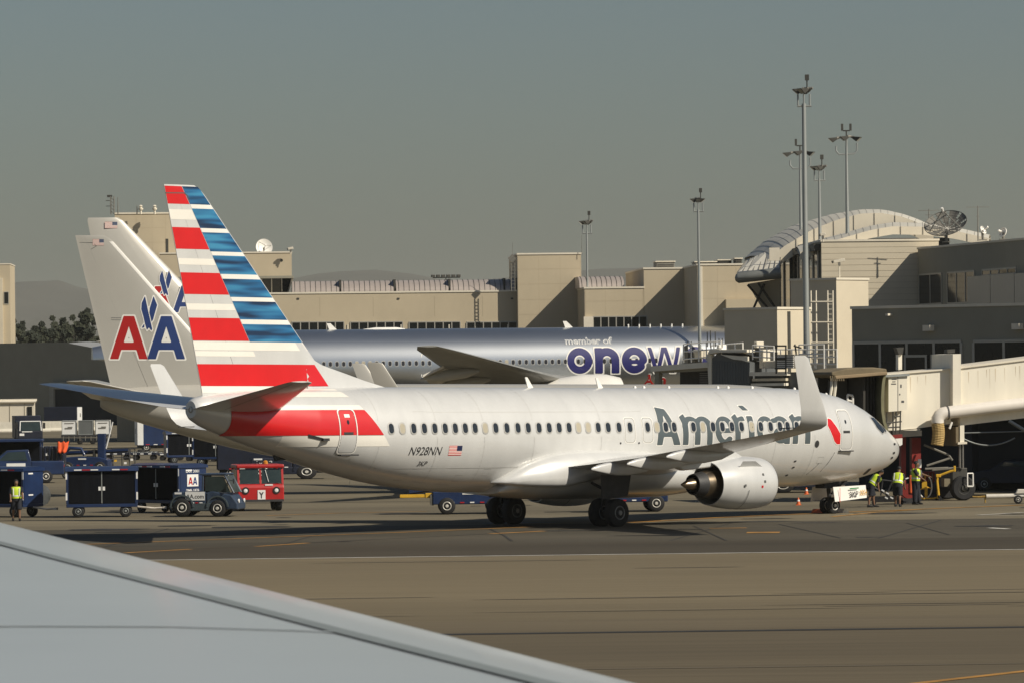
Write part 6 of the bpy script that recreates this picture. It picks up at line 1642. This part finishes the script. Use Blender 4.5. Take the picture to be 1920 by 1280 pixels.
MB().tube([(0, 0, .25), (-.06, 0, .9), (-.02, 0, 1.12), (.15, 0, 1.17), (.55, 0, 1.32), (.75, 0, 1.36)], .055, 7).build('arm', M_YEL, dv, smooth=50)
MB().box((.0, 0, 1.12), (.22, .12, .14)).build('joint', M_YEL, dv, bev=.02); MB().box((.72, 0, 1.42), (.1, .1, .26)).build('joint', M_YEL, dv, bev=.02)
MB().tube([(0, 0, .28), (.08, 0, .08)], .035, 6).cyl((.08, -.05, .08), (.08, .05, .08), .08, n=12).build('caster', M_BLACK, dv)
eng = thing('red_pump_box', 'red metal grille box behind the spoked wheel', 'pump', g3(1752, 934) + Vector((0, 1.6, 0)), R_(-8))
MB().box((0, 0, .95), (1.5, .9, .5)).build('casing', M_REDP, eng, bev=.04); MB().box((0, 0, .35), (1.3, .8, .7)).build('plinth', M_DARK, eng)
b = MB()
for k in range(8): b.box((-.6 + k*.17, -.46, .95), (.05, .03, .4))
b.build('grille', M_BROWN, eng)
hr = thing('hose_reel', 'red hose drum with an orange coil between the workers', 'hose reel', g3(1705, 944) + Vector((0, .8, 0)), R_(5))
MB().cyl((0, -.3, .55), (0, .3, .55), .32, n=22).build('drum', M_REDP, hr, smooth=40); MB().tube([(.36*math.cos(a), -.34 + .01*k, .62 + .5*math.sin(a)) for k, a in enumerate([R_(200 - q*18) for q in range(14)])], .035, 6).build('hose', M_REFW, hr, smooth=60)
MB().box((.2, -.3, .85), (.34, .14, .8)).build('coil_cover', M_ORG, hr, bev=.05); MB().box((0, 0, .12), (.9, .8, .24)).build('base', M_DARK, hr)
tc = thing('hand_truck', 'low black wheeled frame with bars between the two stooping workers', 'hand truck', g3(1662, 946) + Vector((0, .6, 0)), R_(-5))
b = MB()
for p, q_ in (((-.7, 0, .9), (.55, 0, .15)), ((-.6, 0, 1.15), (.45, 0, 1.0)), ((-.1, 0, 1.1), (-.2, 0, .4)), ((.35, 0, 1.1), (.0, 0, .3)), ((-.7, 0, .25), (.9, 0, .12)), ((-.6, .4, .3), (.9, .4, .12)), ((.45, 0, 1.0), (.7, 0, .8))): b.tube([p, q_], .035, 5)
b.build('frame', M_DARK, tc); MB().box((.1, .2, .22), (1.3, .5, .2)).build('tray', M_BLACK, tc)
for k, (x, z_) in enumerate(((-.1, .62), (.1, .5), (.05, .3), (.28, .3))): MB().box((x, -.04, z_), (.14, .03, .06), M=Matrix.Rotation(R_(30), 3, 'Y')).build('reflector', M_REFW, tc)
for x in (-.5, .7): MB().cyl((x, -.05, .1), (x, .45, .1), .1, n=12).build('wheel', M_BLACK, tc)
# ---- tow bar on the right
tb = thing('tow_bar', 'white aircraft tow bar lying on the apron at the right edge', 'tow bar', g3(1845, 944), R_(0))
zt = .33
MB().cyl((.1, 0, zt), (2.6, 0, zt + .02), .10, n=14).build('tube', mat('worn_white', (.66, .62, .54), .5, var=.15, scale=2), tb, smooth=40)
MB().tube([(.1, 0, zt), (-.2, 0, zt - .02), (-.5, 0, zt)], [.05, .045, .03], 6).cyl((.05, 0, zt - .28), (.05, 0, zt), .035, n=6).build('shackle', mat('greasy_yellow', (.35, .22, .05), .6, var=.4, scale=8), tb)
MB().ext([(1.35, -.14, zt + .1), (1.45, -.14, zt + .30), (2.6, -.14, zt + .30), (2.7, -.14, zt + .12)], (0, .28, 0)).build('head', MATS['worn_white'], tb, bev=.03)
for x in (1.45, 1.95): vwheel(tb, x, -.22, .19, .12)
MB().cyl((1.45, -.2, .19), (1.45, .3, .19), .03, n=6).build('axle', M_DARK, tb)
# ---- dark car at the right
def car(loc, rz, label, m):
    t = thing('parked_car', label, 'car', loc, rz)
    prof = [(-2.2, .35), (-2.25, .75), (-2.1, .95), (-1.5, 1.0), (-.95, 1.42), (-.6, 1.48), (.5, 1.46), (1.15, 1.02), (2.0, .90), (2.25, .70), (2.25, .35)]
    rings = []
    for y, k in ((-.86, .93), (-.80, 1.0), (.80, 1.0), (.86, .93)):
        rings.append([Vector((x*(.99 if k < 1 else 1), y*(1 - .16*max(0, (z - .95)/.5)), .35 + (z - .35)*(.97 if k < 1 else 1))) for x, z in prof])
    MB().loft(rings).build('body', m, t, smooth=35, bev=.04)
    for sy in (-1, 1):
        MB().ext([(-1.25, sy*.80, 1.04), (-.85, sy*.735, 1.36), (.42, sy*.735, 1.38), (.9, sy*.80, 1.04)], (0, sy*.02, 0)).build('side_window', M_WSCREEN, t)
    for x in (-1.4, 1.42):
        for y in (-.78, .78): vwheel(t, x, y, .33, .22, M_GALV)
    for y in (-.6, .6): MB().box((-2.24, y, .76), (.05, .3, .12)).build('tail_lamp', M_REFR, t)
    for y in (-.6, .6): MB().box((2.22, y, .74), (.05, .3, .12)).build('headlight', M_REFW, t)
    return t
car(g3(1905, 918), R_(180 - 12), 'dark car parked in the shade under the bridge at the right edge', M_VNAVY)
ct = thing('cable_bundle', 'grey cable sagging in the shade below the bridge', 'cable', (0, 0, 0))
b = MB(); P0 = at(1800, 818, 226); P1 = at(1903, 820, 226)
b.tube([P0 + (P1 - P0)*f + Vector((0, 0, -.38*4*f*(1 - f))) for f in [k/12 for k in range(13)]], .035, 6).build('cable', M_GALV, ct)
MB().cyl(at(1806, 811, 226.5), at(1990, 806, 226.5), .03, n=6).build('conduit', M_GALV, ct)
MB().tube([at(1892, 788, 226), at(1925, 808, 226)], .09, 5).build('brace', M_GALV, ct)
# ---- cones and chocks by the nose wheel
def cone(px, py, label):
    t = thing('traffic_cone', label, 'cone', g3(px, py), 0, 'orange cones near the nose gear')
    b = MB().lathe((0, 0, 0), (0, 0, 1), [(.03, .10), (.16, .065), (.32, .03), (.33, .02)], 14).build('cone_body', mat('cone_orange', (.62, .12, .02), .6, var=.1), t, smooth=50)
    MB().box((0, 0, .015), (.24, .24, .03)).build('base', MATS['cone_orange'], t)
    MB().lathe((0, 0, 0), (0, 0, 1), [(.17, .066), (.24, .05)], 14, cap=False).build('sleeve', M_REFW, t, smooth=50)
cone(1512, 926, 'orange cone left of the far white-hubbed wheel under the nose'); cone(1536, 925, 'orange cone right of the far white-hubbed wheel under the nose'); cone(1497, 946, 'orange cone lying nearest the nose wheels', )
for px, py, lb in ((1538, 961, 'orange wheel chock behind the nose wheels'), (1574, 960, 'pale wheel chock before the nose wheels')):
    o = MB().ext([(-.2, -.35, 0), (.2, -.35, 0), (.08, -.35, .17), (-.08, -.35, .17)], (0, .7, 0)).build('wheel_chock', MATS['cone_orange'] if px < 1550 else M_PANEL, None, loc=g3(px, py), rz=R_(43))
    tag(o, lb, 'chock', 'wheel chocks')
# ---- belt loaders and other blue vehicles
def belt_loader(loc, rz, label, tilt=8, flip=False, bar=True):
    t = thing('belt_loader', label, 'belt loader', loc, rz, 'blue belt loaders')
    MB().ext([(-1.6, -.8, .42), (-1.6, -.8, .95), (-.5, -.8, 1.02), (.9, -.8, .98), (1.5, -.8, .80), (1.5, -.8, .42)], (0, 1.6, 0)).build('chassis', M_VBLUE, t, bev=.04)
    MB().box((-1.62, 0, .62), (.14, 1.5, .46)).build('grille', M_HVAC, t)
    Mx = Matrix.Rotation(R_(-tilt), 3, 'Y')
    MB().box((0, .3, 1.25), (5.2, .75, .2), M=Mx).build('conveyor', M_DARK, t); MB().box((0, -.1, 1.32), (5.2, .05, .14), M=Mx).build('side_rail', M_VBLUE, t)
    for x in (-1.0, 1.0):
        for y in (-.72, .72): vwheel(t, x, y, .36, .24)
    for k in range(6): MB().box((-1.2 + k*.42, -.81, .50), (.18, .012, .05)).build('reflector', M_REFW if k % 2 else M_REFR, t)
    MB().box((-.1, -.81, .88), (.5, .012, .09)).build('reflector', M_REFW, t)
    if bar: MB().box((-2.35, -.3, .78), (1.25, .14, .14)).box((-1.75, -.3, .80), (.3, .2, .2)).build('bumper_bar', M_YEL, t, bev=.02)
    MB().box((.55, -.35, 1.2), (.1, .5, .5)).box((.35, -.35, 1.0), (.45, .5, .1)).build('seat', M_BLACK, t, bev=.03)
    return t
belt_loader(g3(882, 962), R_(2), 'blue belt loader with a yellow bar under the airliner\'s rear belly')
belt_loader(g3(1182, 958), R_(6), 'blue belt loader seen just behind the right main wheels', bar=False)
b3 = belt_loader(g3(163, 886), R_(-8), 'blue belt loader with a tall blue post behind the double-door cart', bar=False, tilt=2)
MB().box((1.0, -.2, 1.6), (.45, .5, 1.6)).build('post', M_VBLUE, b3, bev=.03); MB().tube([(1.3, -.4, 1.5), (1.75, -.5, 3.1)], .05, 6).build('strut', M_REFW, b3)
MB().tube([(-1.5, -.5, 1.1), (-.9, -.6, 1.55), (-.2, -.6, 1.5), (0, -.6, 1.1)], .1, 8).build('cowling', M_VBLUE, b3, smooth=50)
# pick-up at the left, with the parked canopy cart behind
def pickup(loc, rz, label):
    t = thing('pickup_truck', label, 'pick-up truck', loc, rz)
    prof = [(2.6, .45), (2.62, .95), (2.4, 1.10), (1.0, 1.22), (.25, 1.82), (-.95, 1.86), (-1.1, 1.25), (-1.1, .45)]
    rings = [[Vector((x, y*(1 - .12*max(0, (z - 1.2)/.6)), z)) for x, z in prof] for y in (-.92, -.88, .88, .92)]
    MB().loft(rings).build('cab', M_VBLUE, t, smooth=30, bev=.05)
    MB().box((-2.0, 0, .85), (1.8, 1.84, .72)).build('bed', M_VBLUE, t, bev=.04)
    for sy in (-1, 1): MB().ext([(.72, sy*.88, 1.28), (.2, sy*.83, 1.74), (-.75, sy*.83, 1.78), (-.88, sy*.88, 1.28)], (0, sy*.03, 0)).build('side_window', M_WSCREEN, t)
    MB().ext([(.98, -.8, 1.26), (.28, -.74, 1.80), (.28, .74, 1.80), (.98, .8, 1.26)], (.02, 0, .02)).build('windscreen', M_WSCREEN, t)
    for sy in (-1, 1):
        MB().box((-.25, sy*.935, 1.03), (1.05, .014, .2)).build('door_sign', M_REFW, t); MB().box((1.8, sy*.935, 1.0), (.5, .014, .16)).build('door_sign', M_REFW, t)
        MB().tube([(.75, sy*.9, 1.3), (.8, sy*1.08, 1.32)], .02, 4).box((.8, sy*1.08, 1.36), (.05, .16, .2)).build('mirror', M_BLACK, t)
    for x in (1.75, -1.9):
        for y in (-.8, .8): vwheel(t, x, y, .38, .26)
    return t
pickup(g3(22, 905) + Vector((0, 0, 0)), R_(180 + 6), 'blue pick-up truck facing left behind the worker at the far left')
cn = thing('canopy_trailer', 'long flat-roofed blue canopy trailer behind the pick-up', 'trailer', g3(12, 893), R_(2))
MB().box((0, 0, 2.15), (4.4, 1.9, .16)).build('roof', M_VBLUE, cn, bev=.03); 
for x in (-2.1, 2.1):
    for y in (-.88, .88): MB().box((x, y, 1.3), (.08, .08, 1.55)).build('post', M_VBLUE, cn)
MB().box((0, .6, 1.35), (4.1, .04, 1.4)).build('back_curtain', M_CURT, cn); MB().box((0, 0, .5), (4.4, 1.9, .14)).build('deck', M_VBLUE, cn)
for x in (-1.5, 1.5):
    for y in (-.8, .8): vwheel(cn, x, y, .26, .18)
# rolled cover beside cart, cage of dark frames with the orange cloth
o = MB().loft([[Vector((r*math.cos(2*math.pi*k/14), y, .12 + .42*(1 + math.sin(2*math.pi*k/14))*r/.42*1.15)) for k in range(14)] for y, r in ((-.3, .36), (-.2, .42), (.2, .42), (.3, .36))]).build('cable_drum', mat('tarp_grey', (.06, .065, .065), .8, var=.3, scale=3), None, smooth=50, loc=g3(78, 952), rz=R_(10))
tag(o, 'dark grey rounded drum beside the pale blue cart end', 'drum')
rk = thing('stacked_rack', 'dark stacked frames with an orange cloth hung on top', 'rack', g3(103, 896), R_(-4))
b = MB()
for k in range(6): b.box((-.75 + k*.26, 0, 1.15), (.13, .9, 1.45))
b.build('frame', M_VNAVY, rk, bev=.03); MB().box((0, 0, .35), (1.9, 1.1, .25)).build('base', M_DARK, rk)
for x, z_ in ((-.4, 1.4), (-.35, .9), (-.7, .5), (.6, .75)): MB().box((x, -.47, z_), (.09, .03, .14)).build('reflector', M_REFW if x < 0 else M_REFR, rk)
for x in (-.7, .7): vwheel(rk, x, -.45, .2, .14)
nx, ny = 8, 7; V_ = []
for j in range(ny):
    for i in range(nx): V_.append((-.32 + .66*i/(nx-1)*(1 - .25*j/ny), -.1 - .05*math.sin(i*1.7) - .03*j, .62 - .62*j/(ny-1) + .06*math.sin(i*2.1 + j)))
o = MB().add(V_, [(j*nx + i, j*nx + i + 1, (j+1)*nx + i + 1, (j+1)*nx + i) for j in range(ny - 1) for i in range(nx - 1)]).build('orange_cloth', mat('orange_cloth_dye', (.75, .10, .02), .8, var=.1), None, smooth=60, loc=Vector(rk.location) + Vector((.55, -.5, 1.5)))
md = o.modifiers.new('thickness', 'SOLIDIFY'); md.thickness = .02
tag(o, 'bright orange cloth hanging on the dark stacked frames', 'cloth')
# truck facing us, container platform, box truck
vt = thing('service_truck', 'dark service truck facing us before the white barriers', 'truck', g3(55, 832), R_(-78))
MB().ext([(1.1, -1.05, .5), (1.1, -1.05, 1.1), (.85, -1.05, 2.05), (-.8, -1.05, 2.05), (-.8, -1.05, .5)], (0, 2.1, 0)).build('cab', M_VNAVY, vt, bev=.06)
MB().box((-2.2, 0, 1.5), (2.6, 2.2, 1.9)).build('box_body', M_VNAVY, vt, bev=.03)
ws = MB().ext([(1.09, -.88, 1.18), (1.09, .88, 1.18), (.88, .82, 1.95), (.88, -.82, 1.95)], (.03, 0, 0)).build('windscreen', M_WSCREEN, vt); b = MB()
for p, q_ in (((1.13, -.92, 1.16), (.92, -.86, 1.98)), ((.92, -.86, 1.98), (.92, .86, 1.98)), ((.92, .86, 1.98), (1.13, .92, 1.16))): b.tube([p, q_], .05, 5)
b.build('screen_surround', M_REFW, ws)
MB().box((1.12, -.3, 1.1), (.04, .9, .08)).box((1.12, -.75, .85), (.04, .4, .2)).build('bumper', M_REFW, vt)
for y in (-1.2, 1.2): MB().box((.8, y, 1.6), (.1, .2, .5)).build('mirror', M_BLACK, vt)
for x in (.5, -2.4):
    for y in (-.9, .9): vwheel(vt, x, y, .42, .28, M_DARK)
pf_ = thing('container_platform', 'dark wheeled platform carrying three small containers', 'platform', g3(162, 832), R_(2))
MB().box((0, 0, .72), (4.2, 1.8, .22)).build('deck', M_DARK, pf_); b = MB()
for k in range(9): b.box((-1.9 + k*.47, -.92, .52), (.06, .05, .4))
b.build('side_rail', M_HVAC, pf_)
for x in (-1.6, -.5, .6, 1.6): vwheel(pf_, x, -.75, .26, .18, M_DARK)
def container(px, m, label, txt=True):
    p = g3(px, 832)
    t = thing('cargo_container', label, 'container', Vector((p.x, pf_.location.y - .1, .832)), R_(2), 'containers on the platform')
    MB().ext([(-.62, -.7, 0), (-.62, -.7, 1.22), (.62, -.7, 1.22), (.62, -.7, .0)], (0, 1.4, 0)).build('shell', m, t, bev=.03)
    b = MB()
    for z_ in (.03, 1.19): b.box((0, -.715, z_), (1.26, .03, .06))
    for x in (-.6, .6): b.box((x, -.715, .61), (.06, .03, 1.1))
    b.build('edge_rail', M_HVAC if m is M_HVAC else M_GALV, t)
    if txt: MB().box((-.05, -.72, .55), (.62, .012, .10)).box((.1, -.72, .66), (.4, .012, .06)).box((0, -.72, .98), (.8, .012, .06)).build('marking', M_HVAC, t)
container(133, M_REFW, 'white container at the left end of the platform'); container(162, mat('container_grey', (.12, .13, .13), .6, var=.1), 'dark grey container between the two white ones', False); container(192, M_REFW, 'white container at the right end of the platform, by the fuselage')
def box_truck(loc, rz, label, m, end):
    bt = thing('box_truck', label, 'truck', loc, rz)
    MB().box((0, 0, 1.5), (3.6, 2.2, 2.0)).build('box_body', m, bt, bev=.03); d = MB().box((-1.83, 0, 1.5), (.05, 2.1, 1.9)).build('end_door', end, bt); MB().box((-1.862, -.2, 1.6), (.012, .4, .4)).build('vent', M_HVAC, d)
    MB().box((-1.55, -1.115, 1.5), (.45, .03, 1.9)).build('corner_panel', end, bt)
    MB().box((0, 0, .42), (3.4, 1.6, .2)).build('chassis', M_DARK, bt)
    for k in range(5): MB().box((-1.0 + k*.6, -1.11, .58), (.3, .014, .06)).build('reflector', M_REFW if k % 2 else M_REFR, bt)
    for x in (-1.1, 1.2): vwheel(bt, x, -.9, .36, .24)
    return bt
box_truck(g3(300, 846), R_(8), 'blue box truck with a white end under the silver tail cone', M_VBLUE, M_REFW)
box_truck(g3(468, 896), R_(3), 'dark navy box truck behind the red tug', M_VNAVY, M_VNAVY)
# the string of low dollies
dl = None
for k, (px, py, lb) in enumerate(((222, 861, 'low dark dolly nearest the blue post, first of the string'), (272, 861, 'low dark dolly second in the string, in front of the box truck'), (322, 862, 'low dark dolly third in the string, with bars raised'), (372, 863, 'low dark dolly fourth in the string, carrying pale scraps'), (418, 864, 'low dark dolly last in the string, nearest the red tug'))):
    if dl is None:
        dl = thing('baggage_dolly', lb, 'dolly', g3(px, py), R_(-4), 'low dark dollies in a string')
        MB().box((0, 0, .42), (1.75, 1.5, .16)).build('deck', M_VNAVY, dl, bev=.02); b = MB()
        for q_ in range(6): b.cyl((-.75 + q_*.3, -.7, .53), (-.75 + q_*.3, .7, .53), .035, n=6)
        b.build('roller', M_GALV, dl)
        for q_ in (-.6, -.1, .45): MB().box((q_, -.758, .43), (.24, .012, .08)).build('reflector', M_REFW, dl)
        for x in (-.6, .6):
            for y in (-.62, .62): MB().cyl((x, y - .06, .17), (x, y + .06, .17), .17, n=14).build('wheel', M_BLACK, dl)
        MB().tube([(.88, 0, .38), (1.2, 0, .3)], .04, 5).build('drawbar', M_DARK, dl)
    else: dup(dl, g3(px, py), R_(-4 + (k*37 % 5) - 2), lb)
for k, (px, py, sx, sz, nm, lb, m, ry) in enumerate(((338, 838, .9, .5, 'folded_ramp', 'pale angular sheet standing on the string of dollies', M_PANEL, 14), (318, 846, .14, 1.2, 'loose_pole', 'pale pole leaning over the dollies', M_PANEL, -42), (355, 840, .5, .35, 'brown_bag', 'brown bag piled on the fourth dolly', M_BROWN, 8), (392, 846, .8, .18, 'pale_board', 'pale board lying on the last dolly', M_REFW, 6), (265, 850, .5, .22, 'dark_bag', 'dark bag on the second dolly', M_DARK, 0))):
    p = g3(px, 862); z_ = at(px, py, p.y).z
    o = MB().loft([[Vector((x*sx*k2, y*.3*k2, z*sz*k2)) for x, y in ((-.5, -.5), (-.2, -.62), (.2, -.6), (.5, -.5), (.55, 0), (.5, .5), (0, .6), (-.5, .5))] for z, k2 in ((-.5, .85), (-.3, 1.0), (.25, .96), (.5, .75))]).build(nm, m, None, smooth=40, loc=(p.x, p.y, max(z_, .56 + sz*.5)))
    o.rotation_euler.y = R_(ry); tag(o, lb, 'load')
dup(cart1, g3(352, 868), R_(12), 'small far baggage cart under the striped airliner tail, left of two')
dup(cart1, g3(408, 872), R_(-6), 'small far baggage cart under the striped airliner tail, right of two')
cg = thing('pipe_cage', 'dark upright pipe frame behind the double-door cart', 'frame', g3(226, 884), R_(6)); b = MB()
for x in (-.5, .1, .55, .9): b.cyl((x, 0, .1), (x, 0, 1.45), .035, n=5)
for z_ in (.3, .9, 1.42): b.cyl((-.5, 0, z_), (.9, 0, z_), .03, n=5)
b.build('bars', M_DARK, cg); MB().box((.2, .4, .22), (1.5, .8, .3)).build('tray', M_VNAVY, cg)
for k, (x, z_) in enumerate(((-.3, .7), (.3, .55), (.7, .75))): MB().box((x, -.05, z_), (.16, .1, .12)).build('fitting', M_REFW if k else M_YEL, cg)
for x in (-.4, .8): MB().cyl((x, 0, .13), (x, .12, .13), .13, n=10).build('wheel', M_BLACK, cg)
box_truck(g3(118, 806), R_(172), 'far dark box truck between the cabin and the hangar door', M_VNAVY, M_REFW)
# dark tractor behind the red tug, tug behind the nose
t2 = tractor(g3(545, 897), R_(4), 'dark navy tractor in the shade behind the red tug', body=M_VNAVY, lower=M_VNAVY, txt=None); t2.scale = (1.6, 1.2, 1.15)
sign_text(t2, '18408', .2, M_REFW, (-1.2, -.745, .78), (1, 0, 0), (0, 0, 1), .55)
t3 = tractor(g3(1500, 922), R_(178), 'dark tractor half hidden behind the nose gear, one white hub showing', body=M_VNAVY, lower=M_VNAVY, txt=None, cab=False); t3.scale = (1.5, 1.2, 1.0)
# ================================================================ trees and hills at the far left
M_LEAF = [mat('dusty_leaf_dark', (.018, .024, .014), .85, var=.3, scale=3), mat('dusty_leaf', (.034, .040, .022), .85, var=.3, scale=3)]
M_BARK = mat('bark', (.05, .04, .03), .9, var=.3, scale=5)
def tree(px, pyt, D, wpx, label, seed):
    rnd = random.Random(seed); top = at(px, pyt, D).z; p = gx(px, D); w_ = wpx*D/8980
    t = thing('tree', label, 'tree', p, 0, 'trees beyond the hangar')
    tr = MB(); tr.tube([(0, 0, 0), (.05*w_, 0, top*.35), (0, 0, top*.7)], [.45, .34, .12], 8)
    for k in range(6):
        a = rnd.random()*6.28; tr.tube([(0, 0, top*(.3 + .07*k)), (math.cos(a)*w_*.25, math.sin(a)*w_*.25, top*(.5 + .07*k))], [.15, .05], 5)
    tr.build('trunk', M_BARK, t, smooth=50)
    cr = MB(); cl = [(rnd.gauss(0, w_*.20), rnd.gauss(0, w_*.2), top*(.15 + .75*rnd.random()), rnd.uniform(.14, .26)*w_) for _ in range(20)] + [(rnd.gauss(0, w_*.05), 0, top*.94, w_*.12)]
    for cx, cy, cz_, r in cl:
        mi = rnd.randrange(2)
        for _ in range(90):
            v = Vector((rnd.gauss(0, 1), rnd.gauss(0, 1), rnd.gauss(0, 1))).normalized()*r*(rnd.random()**.4)
            c = Vector((cx, cy, cz_)) + v; s_ = rnd.uniform(.22, .5)
            a = Vector((rnd.gauss(0, 1), rnd.gauss(0, 1), rnd.gauss(0, 1))).normalized(); b_ = a.orthogonal().normalized()
            if c.z < top*1.02: cr.add([c - a*s_, c + b_*s_*.6, c + a*s_, c - b_*s_*.6], [(0, 1, 2, 3)], mi)
    cr.build('crown', M_LEAF, t)
for k, (px, pyt, wpx, lb) in enumerate(((26, 592, 26, 'small round tree just right of the tan tower'), (44, 596, 22, 'low tree second from the tan tower'), (66, 606, 40, 'lowest broad bush-like tree in the row'), (100, 586, 26, 'narrow upright tree standing out in the row'), (122, 590, 30, 'broad dusty tree mid row'), (140, 584, 34, 'dusty tree under the silver fin edge, second tallest'), (168, 572, 48, 'tallest dark tree, against the silver fin'), (200, 582, 50, 'dark tree mostly behind the silver fin'), (84, 610, 40, 'low shrubby tree between the broad and the narrow one'))):
    tree(px, pyt, 720 + 12*(k % 3), wpx, lb, k)
for k, (px, pyt, wpx, lb) in enumerate(((35, 604, 44, 'dark hazy tree in the second row, right of the tan tower'), (82, 600, 50, 'dark hazy tree in the second row, behind the broad bush-like one'), (116, 592, 44, 'dark hazy tree in the second row, behind the narrow upright one'), (156, 580, 50, 'dark hazy tree in the second row, beside the tallest tree'))):
    tree(px, pyt, 790, wpx, lb, 40 + k)
def ridge(name, D, pts, m, dep):
    """a hill range: ridge line through photo points, falling to the plain on both sides"""
    rnd = random.Random(int(D)); V_ = []; n = 90
    xs = np.linspace(pts[0][0], pts[-1][0], n)
    for x in xs:
        py = np.interp(x, [p[0] for p in pts], [p[1] for p in pts]) + rnd.uniform(-.8, .8)
        p = at(x, py, D); z_ = max(p.z, 1)
        V_ += [(p.x, D - dep, 0.0), (p.x, D - dep*.5, z_*.55*rnd.uniform(.85, 1.15)), (p.x, D, z_), (p.x, D + dep, 0.0)]
    o = MB().add(V_, [(i*4 + j, (i+1)*4 + j, (i+1)*4 + j + 1, i*4 + j + 1) for i in range(n - 1) for j in range(3)]).build(name, m, smooth=80)
    return structure(o)
M_HILL = mat('hazy_scrub', (.075, .072, .06), .95, var=.2, scale=.004)
ridge('hills', 8600, [(-900, 690), (-300, 560), (-60, 540), (40, 528), (110, 526), (170, 545), (330, 560), (480, 535), (600, 512), (690, 505), (760, 512), (850, 528), (960, 520), (1120, 505), (1250, 500), (1330, 508), (1420, 540), (1600, 600), (2200, 690)], M_HILL, 2500)
# ================================================================ the smoggy air
hm = bpy.data.materials.new('smoggy_air'); hm.use_nodes = True
hn, hl = hm.node_tree.nodes, hm.node_tree.links
for n_ in list(hn):
    if n_.type == 'BSDF_PRINCIPLED': hn.remove(n_)
pv = hn.new('ShaderNodeVolumePrincipled')
pv.inputs['Color'].default_value = (.70, .70, .63, 1)
pv.inputs['Density'].default_value = 0.00007
hl.new(pv.outputs['Volume'], [n_ for n_ in hn if n_.type == 'OUTPUT_MATERIAL'][0].inputs['Volume'])
hz = MB().bb((-9500, -420, -1), (9500, 13500, 205)).build('haze', hm)
hz['kind'] = 'stuff'
